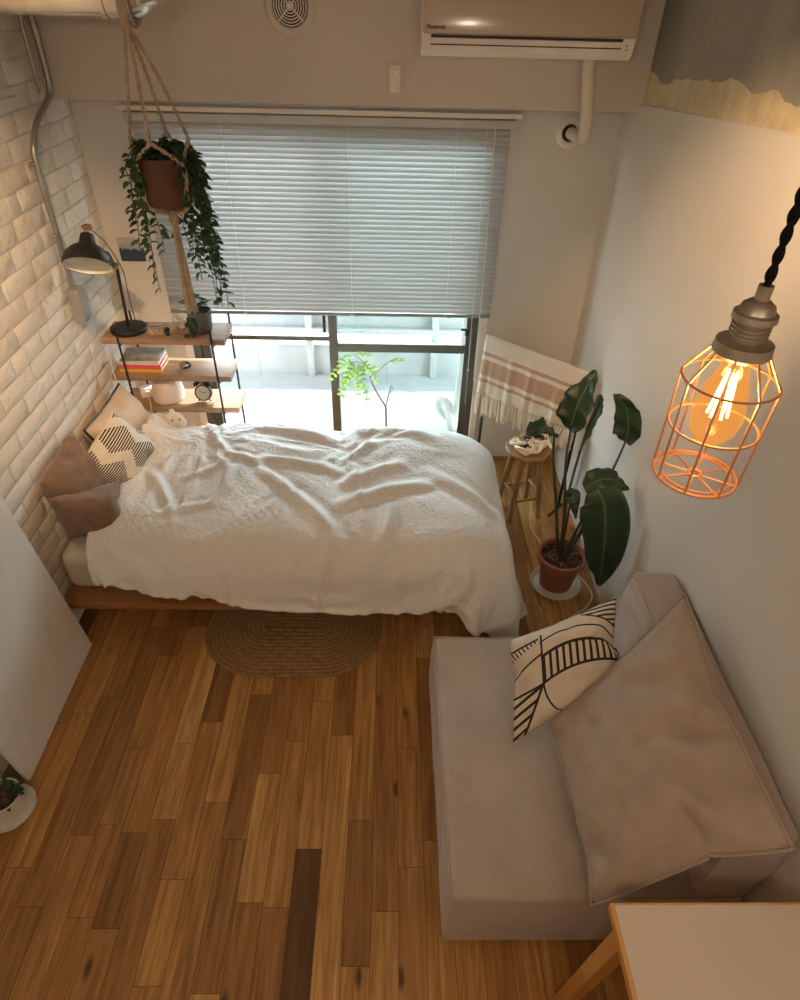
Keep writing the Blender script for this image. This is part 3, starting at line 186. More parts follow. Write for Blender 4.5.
10,9,-16,19,-19,13,-6,1,0,-17,33,-39,31,-24,30,-7,-31,37,-27,23,-11,-11,15,-6,-1,12,6,-15,1,1,7,-10,13,-16,15,-12,6,-1,1,-1,0,0,-1,-5,9,-12,19,-19,7,-5,-3,17,-17,8,5,7,-15,18,-17,
10,-1,-7,7,-4,-2,8,-7,-17,30,-26,1,29,-35,30,-24,29,-32,-8,5,-12,1,0,2,1,-3,2,10,-13,16,-17,14,-8,2,0,1,0,-1,-2,5,-9,17,-14,0,2,0,7,-16,10,9,-1,-15,17,-16,10,0,-1,1,3,-7,1,1,-2,15,
-31,8,19,-21,-5,8,3,-12,-5,13,-10,14,-9,-1,13,-13,2,0,-2,12,-14,17,-16,11,-4,1,0,0,-1,2,-5,13,-21,0,18,-2,-1,-13,12,7,-12,-8,17,-16,10,1,-1,0,0,4,-11,6,1,0,-4,-5,17,-14,-12,24,-33,
26,-14,20,-17,3,-7,-2,3,-10,8,0,-1,3,-4,13,-16,18,-13,7,-1,0,-1,0,-1,8,-17,7,8,-14,0,0,16,-1,-18,2,15,-15,8,3,-5,1,0,2,-5,1,7,-3,1,-3,2,-2,-13,23,-21,-2,5,1,-18,33,9,-14,12,-14,8,
4,0,-4,-8,5,-8,15,-15,14,-8,3,0,1,0,5,-12,7,3,-11,6,0,10,-10,-12,14,3,-14,7,3,-9,4,-1,0,-1,6,-3,4,-2,12,-29,30,-27,25,-25,5,16,-31,16,1,-20,-3,17,-22,14,-14,0,0,2,6,-3,-2,-5,12,-9,
5,-2,1,0,1,-5,4,0,-3,5,-3,9,-14,-4,9,-5,-2,6,0,-4,3,-2,0,6,-4,2,-3,13,-13,-7,21,-24,28,-28,10,13,-20,22,-18,8,-15,-9,4,17,-20,15,-3,-3,-11,0,0,8,-4,-4,6,-2,1,0,0,-1,0,1,0,1,-1,6,
-13,3,7,-2,3,-2,0,-2,-1,-2,0,0,3,-2,1,3,2,-15,22,-17,15,-10,2,9,-21,22,-22,11,-11,10,-3,-9,-9,16,-6,1,1,12,0,0,-15,9,-5,-2,2,0,-1,1,1,0,0,0,0,3,-7,7,2,-1,2,-5,3,-2,0,-1,0,-1,-1,2,
-1,1,4,-6,5,-1,3,0,-14,21,-20,18,-21,12,-11,12,-11,-15,-1,12,-4,-2,-2,-1,0,1,1,15,-18,8,-4,-1,0,1,0,0,1,0,0,0,-3,5,-2,1,0,1,4,-2,1,-1,-1,0,0,0,-2,2,0,3,-9,11,-9,11,-16,18,-19,17,
-16,13,-11,12,-12,7,-10,9,-11,-8,5,2,3,3,1,0,-13,16,-9,0,-1,0,0,1,0,1,0,0,0,1,-1,2,-1,0,1,1,2,0,1,1,-1,0,0,-3,2,1,-6,7,-5,6,-12,15,-16,16,-15,12,-11,12,-12,8,-6,-2,-13,11,13,-13,3,
-2,-2,-5,-10,9,-7,4,-1,0,-1,1,0,1,0,1,1,2,3,1,0,0,0,-2,-2,0,2,0,1,2,0,1,-5,6,-7,1,0,0,-7,12,-12,14,-15,15,-12,12,-12,10,-6,2,-18,10,2,-9,15,-7,-3,-7,-6,8,-3,3,-3,1,0,0,-1,0,1,0,1,
1,-1,0,3,2,3,2,1,1,0,-1,0,0,-1,0,0,-1,-3,0,0,-3,-4,9,-10,13,-13,14,-13,17,-13,11,-10,7,-3,-8,4,-13,9,-5,-3,-5,0,5,-4,4,-2,0,0,-2,0,0,0,0,1,1,0,2,-1,-3,-1,0,0,1,0,1,1,2,2,3,1,0,-1,
0,-2,0,-3,5,-7,10,-12,15,-15,18,-17,15,-12,16,-5,10,-4,-17,9,-5,-5,1,4,2,-3,3,-3,-1,-1,-2,0,-1,-1,1,1,1,-1,2,0,3,2,0,1,1,1,1,1,0,1,-2,-2,0,-1,0,-1,0,-1,1,-3,5,-5,2,2,8,-17,16,-15,
18,-10,3,-4,-16,15,-21,1,4,-2,0,1,4,-5,0,-1,-3,-1,-1,1,1,-2,1,-2,1,1,3,-2,2,3,-3,0,-1,0,0,1,0,2,2,0,1,0,0,-2,0,0,2,-1,-4,13,-16,1,17,-5,0,-11,5,0,8,-4,-15,20,-23,3,2,2,1,-6,3,-3,
-5,0,-4,3,-4,1,3,-2,2,1,-1,-1,4,-2,-1,6,0,1,1,1,1,0,-1,-2,-1,-1,0,-1,4,-1,-1,2,-5,11,-13,17,3,-10,-7,13,-1,-6,5,-11,-23,14,-13,27,-19,5,0,-12,5,-5,-5,-2,2,-2,0,-1,-1,2,-2,1,-1,1,1,
0,3,1,-3,1,1,-1,-1,0,0,1,2,2,0,0,0,-1,0,3,-6,13,-13,12,-13,9,-6,15,-12,3,1,-4,9,-10,-15,12,-6,14,-7,-13,11,-7,-4,-4,9,-9,1,0,-2,1,0,-1,0,0,0,0,-1,1,2,2,1,0,1,1,-1,0,-1,0,-1,0,-1,1,
-2,4,-3,10,-11,17,-14,12,-14,15,-15,15,-2,-2,1,-6,-25,9,-4,-3,-2,0,10,-8,-2,-4,8,-8,-1,5,-4,0,0,-1,1,-1,0,0,0,0,-1,0,0,0,1,1,0,1,0,1,0,0,0,1,0,2,-2,5,-7,2,3,10,-14,15,-8,7,-9,3,5,
-3,11,-20,-1,1,0,-1,3,-7,1,-2,5,-6,-1,-1,2,-1,-1,0,0,-1,-1,1,0,0,0,1,-1,1,-1,0,0,0,0,0,1,-1,0,0,0,0,0,0,1,0,10,-8,-2,14,-8,-2,7,-2,-3,8,4,-13,-20,0,-1,-1,4,-7,3,-4,0,3,0,-6,2,0,-2,
1,-1,-1,1,-1,0,0,0,0,0,0,0,0,0,0,0,0,1,-1,1,0,0,-1,1,0,3,-3,7,-6,-1,11,-12,6,0,3,-1,9,-8,-2,8,-21,5,-7,5,-7,3,-4,1,1,-3,-1,-1,7,-5,-1,-2,1,0,1,-1,0,0,0,0,-1,1,-1,1,0,-1,1,0,0,0,0,
0,-1,2,-1,4,-4,3,-3,1,8,-9,11,-12,11,-5,10,-5,-4,11,-6,-3,-17,7,-12,5,-5,0,0,2,-5,0,13,-14,0,0,3,-3,0,1,-1,-1,0,1,0,0,-1,0,0,0,1,-1,1,0,0,-1,0,2,-2,4,-4,0,1,1,6,-8,-1,2,13,-9,-3,7,
-3,12,-10,8,-26,6,-5,5,-5,0,0,1,1,0,0,-3,12,-14,6,-7,-1,1,1,0,-1,0,-1,1,0,0,0,0,0,0,1,-1,-1,0,1,0,0,3,-2,0,1,-1,0,0,3,3,-5,0,-1,14,-11,12,-9,2,-7,-25,1,4,-6,3,3,-5,2,-2,6,-2,-7,0,
19,-20,1,-1,-1,2,3,-4,0,0,-1,0,1,0,0,1,0,-1,0,0,0,0,0,1,-2,0,-1,3,0,9,-8,4,-3,9,-10,10,-14,19,-12,2,-4,6,-23,6,-9,16,-6,-12,4,-2,1,-1,-2,9,5,-15,8,-6,-1,0,-2,3,2,-4,0,0,0,-1,1,0,
-1,0,1,-1,1,0,0,1,-1,2,-1,4,-5,10,-10,9,-6,8,-9,5,1,6,-9,1,-2,4,26,-17,-7,16,-10,-10,10,17,-15,-7,-3,13,-11,-2,2,-4,17,-16,-2,4,-5,2,0,-1,0,0,0,0,0,0,0,-1,1,0,0,0,0,0,0,2,-1,7,-7,
12,-12,9,-5,7,-4,-7,6,-6,9,0,27,-32,))
FIRM = (32, 32, 500, (
-235,2,1,2,2,1,1,2,1,1,1,1,1,1,1,2,3,2,2,7,7,-7,-7,-6,-3,-3,-4,-3,-3,-3,-3,-3,-3,16,-5,-1,-1,-1,0,2,-3,-1,0,1,0,1,4,-2,-3,-2,-1,0,1,-2,7,1,-2,-2,-1,0,0,1,0,2,2,4,15,0,-2,-1,-1,-1,
-2,2,0,0,0,0,0,0,2,-1,-2,-2,-2,-4,1,2,4,2,-3,0,2,0,1,2,1,2,1,15,1,0,-3,0,0,-1,0,0,0,-2,1,-1,-2,3,1,1,-3,-2,-4,-5,0,5,4,0,2,0,2,1,2,1,0,-1,16,-1,0,1,-2,0,0,-1,0,-1,0,-1,0,-1,-1,3,
-1,2,-2,-2,-2,-3,-3,1,7,2,3,2,-1,0,0,1,0,15,1,-1,0,0,-1,0,0,0,0,0,-1,-1,-2,-1,0,3,-2,1,1,1,0,0,1,1,0,0,-1,2,0,0,-1,1,15,0,1,-1,1,0,-1,0,0,-1,0,0,0,0,-2,1,-4,2,3,0,0,1,0,0,0,1,-1,1,
0,0,0,0,-1,16,0,-1,1,-1,0,0,0,0,0,0,0,0,0,-1,-4,2,2,0,1,0,0,0,1,0,-1,1,-1,0,0,1,0,0,15,0,1,-1,0,0,1,-1,0,1,-1,0,0,-1,1,1,0,0,0,0,0,0,0,-1,1,0,-1,1,0,0,-1,0,0,15,0,0,1,0,-1,0,1,-1,
0,1,0,-1,1,0,0,-1,0,0,0,0,1,0,0,-1,1,0,0,0,0,0,0,0,16,-1,0,1,0,0,-1,0,1,0,-1,0,1,0,-1,0,1,0,0,0,0,-1,0,1,0,-1,1,-1,0,0,0,0,0,13,3,0,-1,0,0,1,0,-1,0,1,0,-1,0,1,0,0,0,0,0,0,0,0,-1,0,
1,-1,1,0,0,0,-1,1,16,-1,1,0,-2,2,-1,0,1,0,-1,0,1,0,0,-1,0,0,0,0,0,0,1,0,0,-1,1,0,0,0,-1,0,0,15,0,0,-1,2,0,0,0,0,-1,1,0,0,-1,0,1,0,0,0,0,0,0,-1,0,1,0,0,0,-1,0,1,0,-3,14,-3,4,-1,2,
-1,1,0,-1,1,0,0,-1,1,0,0,0,0,0,0,0,0,0,0,-1,1,-1,0,1,0,-1,1,-1,13,0,-2,5,-1,1,0,-1,1,0,0,-1,1,0,0,0,-1,0,0,0,0,0,1,0,0,-1,1,0,0,-1,1,-1,1,13,1,-1,2,1,0,-1,1,0,0,-1,1,0,0,-1,0,1,0,
0,0,0,0,-1,1,0,0,0,-1,0,0,-1,0,1,13,1,1,-1,2,0,0,0,0,-1,1,0,0,-1,1,0,0,0,0,0,0,0,0,-1,1,0,-1,0,0,0,0,1,0,13,3,0,-2,1,0,1,0,-1,1,0,0,-1,1,0,0,0,-1,0,0,0,0,1,0,-1,1,0,0,-1,1,0,-1,1,
14,1,0,1,-2,1,1,-1,1,0,0,-1,1,0,0,0,-1,1,0,0,0,0,-1,1,0,0,0,0,0,-1,1,0,-1,16,0,0,0,-1,0,0,1,0,0,-1,1,0,0,0,-1,1,0,0,0,0,0,0,0,0,-1,1,0,0,0,0,0,0,15,0,-1,2,0,0,0,0,0,-1,1,0,0,0,-1,
1,0,0,0,-1,0,1,0,-1,1,0,-1,0,0,0,-1,0,2,15,0,1,-1,1,-1,0,0,0,1,0,0,0,-1,1,0,0,0,-1,1,0,-1,1,0,-1,1,0,0,0,0,0,0,-2,16,-1,0,0,0,1,0,0,0,0,-1,0,0,1,0,0,-1,0,0,-1,-3,4,1,0,0,0,0,0,0,0,
-1,0,-1,15,1,0,-1,1,0,-1,0,0,0,1,0,0,-1,0,0,0,0,0,0,0,-7,3,5,0,-1,0,1,0,-1,1,0,0,16,-1,1,0,-1,0,1,0,0,0,-1,0,0,1,-1,0,0,-1,0,-1,0,-1,1,1,1,1,0,-1,0,1,0,-1,1,15,1,-1,1,0,0,-1,0,0,0,
1,0,-1,0,0,0,0,-1,0,0,0,1,-9,5,3,1,0,1,0,0,-1,1,-1,16,0,0,-1,0,0,0,0,0,0,0,0,0,0,0,-2,-1,-1,-3,-3,-3,-3,13,-1,0,2,2,0,1,0,0,0,0,16,-1,1,0,0,-1,0,0,0,-1,0,0,1,-2,-1,-2,-3,-2,-3,-2,
-2,13,0,-1,1,0,2,1,1,0,1,-1,1,15,1,-1,1,-1,-1,-1,-1,-1,-2,2,1,0,-3,-3,-3,-5,0,-1,0,13,1,-1,-1,0,1,0,2,1,2,1,0,0,16,-1,1,-3,-2,-1,-3,2,1,2,-3,-4,-5,-9,5,4,2,-3,-2,12,1,1,-1,-1,0,0,
1,0,2,1,2,1,-1,15,1,-4,-1,-1,-1,-1,0,-2,-1,-3,-1,-1,0,-13,8,3,-2,14,2,0,-3,1,-2,-1,-1,1,2,0,1,2,3,1,16,-5,-2,-1,0,0,2,-4,-2,-3,0,-1,0,3,1,-20,11,16,2,-1,-1,0,-4,-1,1,1,0,-1,0,1,0,
3,5,-248,16,16,15,16,16,15,16,15,16,16,15,16,16,15,16,15,16,16,14,14,13,14,15,15,15,16,15,15,16,15,16,15,4,-5,0,1,-1,0,1,-1,1,0,0,0,0,-1,0,0,1,-1,0,0,1,2,1,-2,0,0,-1,1,0,0,1,-1,-3,
3,2,-6,0,1,-1,0,1,0,-1,0,1,-1,0,1,-1,0,0,0,1,0,0,1,1,-1,0,1,-1,1,0,-1,-2,-2,3,-2,3,-5,0,1,-1,0,0,1,-1,0,1,0,-1,1,0,0,-1,1,0,1,-1,2,-1,1,0,0,0,-1,-1,-1,-1,3,-2,-2,3,-3,0,1,0,-1,0,1,
0,-1,1,0,0,0,0,-1,0,1,-1,1,0,2,0,-1,0,-1,0,-1,-2,1,4,-2,-1,-2,1,0,-1,0,1,-1,0,0,1,-1,1,0,-1,0,1,0,0,1,-1,0,1,-1,0,1,0,-1,-1,-1,0,3,0,-2,-1,0,-1,1,0,-1,1,0,-1,0,1,0,-1,0,1,1,-1,0,0,
1,-1,0,0,1,-1,0,-1,0,0,-2,4,-1,-1,-1,-1,0,0,-1,1,0,-1,1,0,0,-1,1,0,0,0,1,-1,0,0,0,0,0,0,0,-1,1,-1,0,-1,3,3,-3,-2,-1,0,0,0,0,0,0,0,0,-1,1,0,0,0,0,0,0,0,0,1,-1,0,0,0,0,-1,0,-1,0,4,0,
1,-4,0,-1,0,0,0,0,0,0,0,0,0,0,0,0,0,0,1,-1,0,0,0,1,-1,0,0,0,-2,0,0,4,-6,0,3,0,-1,-1,1,0,-1,1,0,0,0,0,0,1,-1,0,0,0,0,0,0,0,0,0,0,0,-1,-2,-2,3,8,-6,-1,0,2,-3,0,0,0,0,0,0,0,0,0,0,0,0,
0,0,0,0,0,0,0,0,0,0,-1,0,-3,0,1,0,3,-2,0,-4,3,0,0,0,0,0,0,0,0,0,0,0,0,0,0,0,1,-1,0,0,0,0,-1,0,-1,5,1,-7,5,0,-1,4,-8,0,0,0,0,0,0,0,0,0,0,0,0,0,0,0,0,0,0,0,1,-1,0,0,-1,-2,1,1,-9,8,4,
-7,-11,5,1,1,-1,0,1,-1,0,0,0,0,0,0,1,-1,0,0,0,0,0,0,0,0,-1,-1,1,0,0,6,8,1,2,-10,0,0,-1,0,0,0,0,0,0,1,-1,0,0,0,0,0,0,0,0,0,0,0,0,-2,0,0,-1,0,6,9,-16,-2,10,-1,0,0,0,0,0,0,0,0,0,0,0,
0,0,0,0,0,0,0,0,-1,1,0,-4,0,-1,-1,0,6,-8,2,4,9,-5,-1,-1,1,-1,0,1,-1,0,0,0,0,0,0,1,-1,0,0,0,0,0,-1,0,4,-6,-1,2,2,-1,-8,4,2,-4,7,-1,0,0,1,-1,0,1,-1,0,1,-1,0,0,0,0,0,0,0,0,0,0,0,1,3,
-2,-3,1,0,-7,5,2,0,6,-3,-2,-1,0,0,0,0,0,0,0,0,0,0,0,0,0,0,0,-1,1,0,-1,1,2,-1,0,-2,0,-4,7,1,-4,-1,4,-3,0,0,1,-1,0,1,-1,0,1,-1,0,0,1,-1,0,0,0,-1,0,1,0,1,3,-2,-2,0,-3,-1,-1,5,0,0,0,1,
0,-1,1,-1,0,1,-1,0,1,-1,0,0,0,0,0,0,0,0,-1,0,2,1,3,1,-7,-3,-3,2,4,1,-4,4,-1,0,1,-1,1,-1,0,1,-1,0,0,0,0,1,-1,0,0,0,-1,0,1,-1,2,1,-1,-8,-3,0,2,3,-5,2,2,0,0,-1,1,-1,1,-1,0,1,-1,1,0,0,
-2,0,1,0,-1,0,0,0,1,0,0,1,6,-3,1,0,-2,2,2,0,1,-1,1,-1,1,-1,1,0,-1,1,0,0,-1,1,0,-1,-1,0,0,0,0,0,1,-1,0,2,-3,1,2,-1,1,1,0,-1,1,-1,1,-1,1,0,-1,1,0,0,-1,1,0,-1,-2,-1,1,1,0,0,0,0,-1,-1,
4,-3,2,1,-1,1,1,0,0,-1,1,0,0,0,0,0,0,0,-1,1,-1,1,1,2,-7,0,0,1,1,0,1,2,0,0,-2,3,-1,0,0,0,0,1,0,0,-1,1,0,-1,1,0,-1,0,-1,0,-2,-1,-4,5,0,0,1,0,1,1,1,1,-1,-3,0,0,3,1,0,0,0,0,0,1,-1,0,0,
0,-1,-1,0,-2,-1,-1,0,0,2,0,0,-1,1,1,0,2,2,-1,-2,-1,2,1,1,1,0,0,1,-1,-1,1,-1,0,-2,-1,-2,-1,0,-1,2,-1,1,1,0,0,0,-1,1,1,2,1,0,-3,1,2,2,1,-1,0,0,-1,1,1,-1,0,-8,1,0,1,-1,0,2,-1,0,1,0,0,
0,0,0,-1,1,1,2,1,-2,0,4,0,0,0,0,0,0,0,-1,0,0,0,-5,-2,1,-1,2,-1,1,1,0,1,0,0,0,0,0,-1,0,2,3,-3,6,-1,1,-1,0,1,-1,1,-1,0,0,-1,5,-1,-5,-7,2,0,1,-1,1,2,0,0,0,0,0,-1,0,0,0,4,-2,0,0,0,0,0,
0,0,0,0,-1,0,-1,0,-1,0,0,0,0,-1,-1,3,3,1,1,0,1,0,0,0,0,1,0,0,12,2,0,0,0,0,1,0,0,1,-1,0,-3,2,2,0,0,0,0,0,-3,-1,3,0,1,0,0,0,0,-1,-3,-12,0,-1,10,1,2,0,1,-1,0,0,0,0,0,0,-2,1,2,2,1,0,0,
-1,-1,-2,2,0,-1,0,-1,-2,-2,-7,-1,1,2,-4,10,-1,2,0,0,1,0,0,1,0,1,-1,-1,-2,2,2,2,0,1,-1,-2,1,-1,-1,-2,-2,-2,-4,-2,-1,0,2,2,-3,7,-1,1,1,0,1,1,0,1,1,0,-3,1,-1,2,1,2,0,1,0,-3,-3,-2,-4,
1,-2,-2,-1,0,1,0,2,2,-1,3,-1,1,0,1,0,1,1,2,1,0,-2,1,-2,-1,0,0,-1,0,-4,0,-2,3,-3,0,-1,-1,0,1,0,1,1,0,1,2,-1,1,0,0,1,1,0,2,-1,4,-2,-2,-1,-1,-1,-1,-2,0,-1,2,-1,0,-2,0,0,-1,1,0,1,1,1,
0,0,1,0,0,0,0,0,0,2,5,-3,-2,-1,-1,-1,0,-1,0,0,1,-1,0,-1,-1,-1,0,0,0,0,1,1,1,1,0,0,0,0,1,-1,0,1,-1,-1,0,0,0,0,0,-1,0,0,1,-1,1,-1,0,0,-1,0,-1,1,-1,0,2,1,1,0,-1,0,0,0,1,0,-1,0,-1,0,0,
0,0,0,1,0,0,-1,1,-1,0,-1,0,-1,-1,1,0,3,0,-1,-1,2,0,1,0,-1,0,0,-1,1,-1,0,0,0,0,0,0,0,0,0,0,0,0,0,-1,0,-1,-1,1,1,0,0,0,-1,3,0,0,0,0,0,-1,1,-1,0,0,0,1,-1,1,0,-1,1,-1,1,0,-1,-1,0,-1,
-2,1,1,1,0,1,-1,5,-4,1,-1,0,1,-1,1,-1,0,0,0,0,0,0,0,0,0,0,1,-1,0,0,0,-1,-1,2,1,-4,1,0,0,-2,2,0,0,1,0,0,0,0,0,0,0,0,0,0,0,0,0,0,0,0,0,0,0,-1,-1,-2,2,-1,1,1,-1,-2,5,-1,-1,0,1,0,-1,1,
-1,1,0,0,0,0,-1,1,0,0,0,0,0,0,0,0,-2,-1,1,-1,1,-1,2,0,1,-4,1,0,1,0,0,1,-1,1,-1,0,0,0,1,0,0,-1,1,0,-1,0,0,0,1,-2,-1,-1,0,0,2,1,-4,0,3,-1,1,-1,2,0,0,0,0,0,1,0,0,-1,1,0,0,0,0,0,-1,0,
0,-1,-3,1,0,-1,-1,4,-4,3,0,-2,2,1,1,-1,0,0,1,-1,1,-1,1,0,1,-1,1,0,-1,1,-1,0,0,-1,-1,2,-3,-1,1,3,-1,-3,1,1,2,-3,1,2,-1,0,0,0,0,0,1,-1,1,0,1,-1,1,0,-1,1,-1,-1,-1,1,2,0,-1,-1,0,0,-1,
0,0,0,-5,2,4,0,-1,0,0,1,0,0,1,-1,1,0,1,0,0,0,-1,-2,1,0,-1,1,1,1,-1,-2,1,-1,0,-1,1,1,-4,2,0,1,0,0,1,0,0,-1,1,0,1,0,0,0,0,-1,2,-3,0,0,1,1,1,0,-2,0,0,0,0,-1,-1,1,-1,0,0,1,0,-1,1,0,1,
0,0,0,1,0,1,-1,0,-1,1,-1,-1,0,2,0,2,1,-5,0,0,0,-3,0,4,-3,0,0,0,0,1,-1,0,0,1,0,0,0,2,0,1,-1,-1,-1,0,0,0,0,1,0,0,0,-1,1,-1,-3,5,-2,-3,1,1,-1,1,0,0,0,1,-1,0,-1,-1,-3,-5,6,6,0,0,-1,0,
0,0,1,0,1,-1,0,-1,1,2,-2,-2,-1,0,0,1,-1,0,0,0,-1,0,-1,0,-2,0,2,-9,3,11,-1,0,-1,1,1,0,-1,0,1,0,0,-2,1,-1,-1,-1,0,0,0,1,0,0,0,-1,-1,0,-2,0,-1,-1,-1,2,1,3,1,1,0,1,0,0,-1,2,-1,-1,1,0,
-1,-2,1,0,0,0,0,-1,0,-1,0,0,-2,0,-1,0,1,2,-9,4,3,3,1,1,0,2,1,0,-1,0,-2,0,1,-1,-1,-1,0,0,0,-1,0,0,0,-2,-2,-1,-2,-1,-2,-1,1,9,-5,1,1,4,1,2,1,1,0,0,0,1,-1,-2,-2,0,0,-2,0,-1,1,-1,0,-2,
-1,-2,-2,-1,-1,1,1,4,-1,-1,0,2,1,3,2,1,2,2,0,0,0,-1,-2,-2,-2,-2,0,-2,-2,1,2,0,-3,-1,-1,0,0,1,-1,3,2,-1,-1,0,0,1,1,3,4,2,1,0,0,0,-2,-6,-2,-2,-2,1,1,2,-3,-2,-1,5,-3,-1,0,0,0,3,0,1,
-1,-1,0,0,0,1,1,2,6,2,1,0,-1,-8,-2,-2,0,-1,0,0,-1,0,0,0,-1,7,-4,-1,1,2,2,0,-4,1,-2,0,0,1,0,0,1,2,8,1,0,-13,-1,-1,1,-1,2,-3,-1,0,0,0,0,2,0,8,-8,3,2,-1,-1,0,-3,0,0,0,-1,1,0,0,0,2,13,))
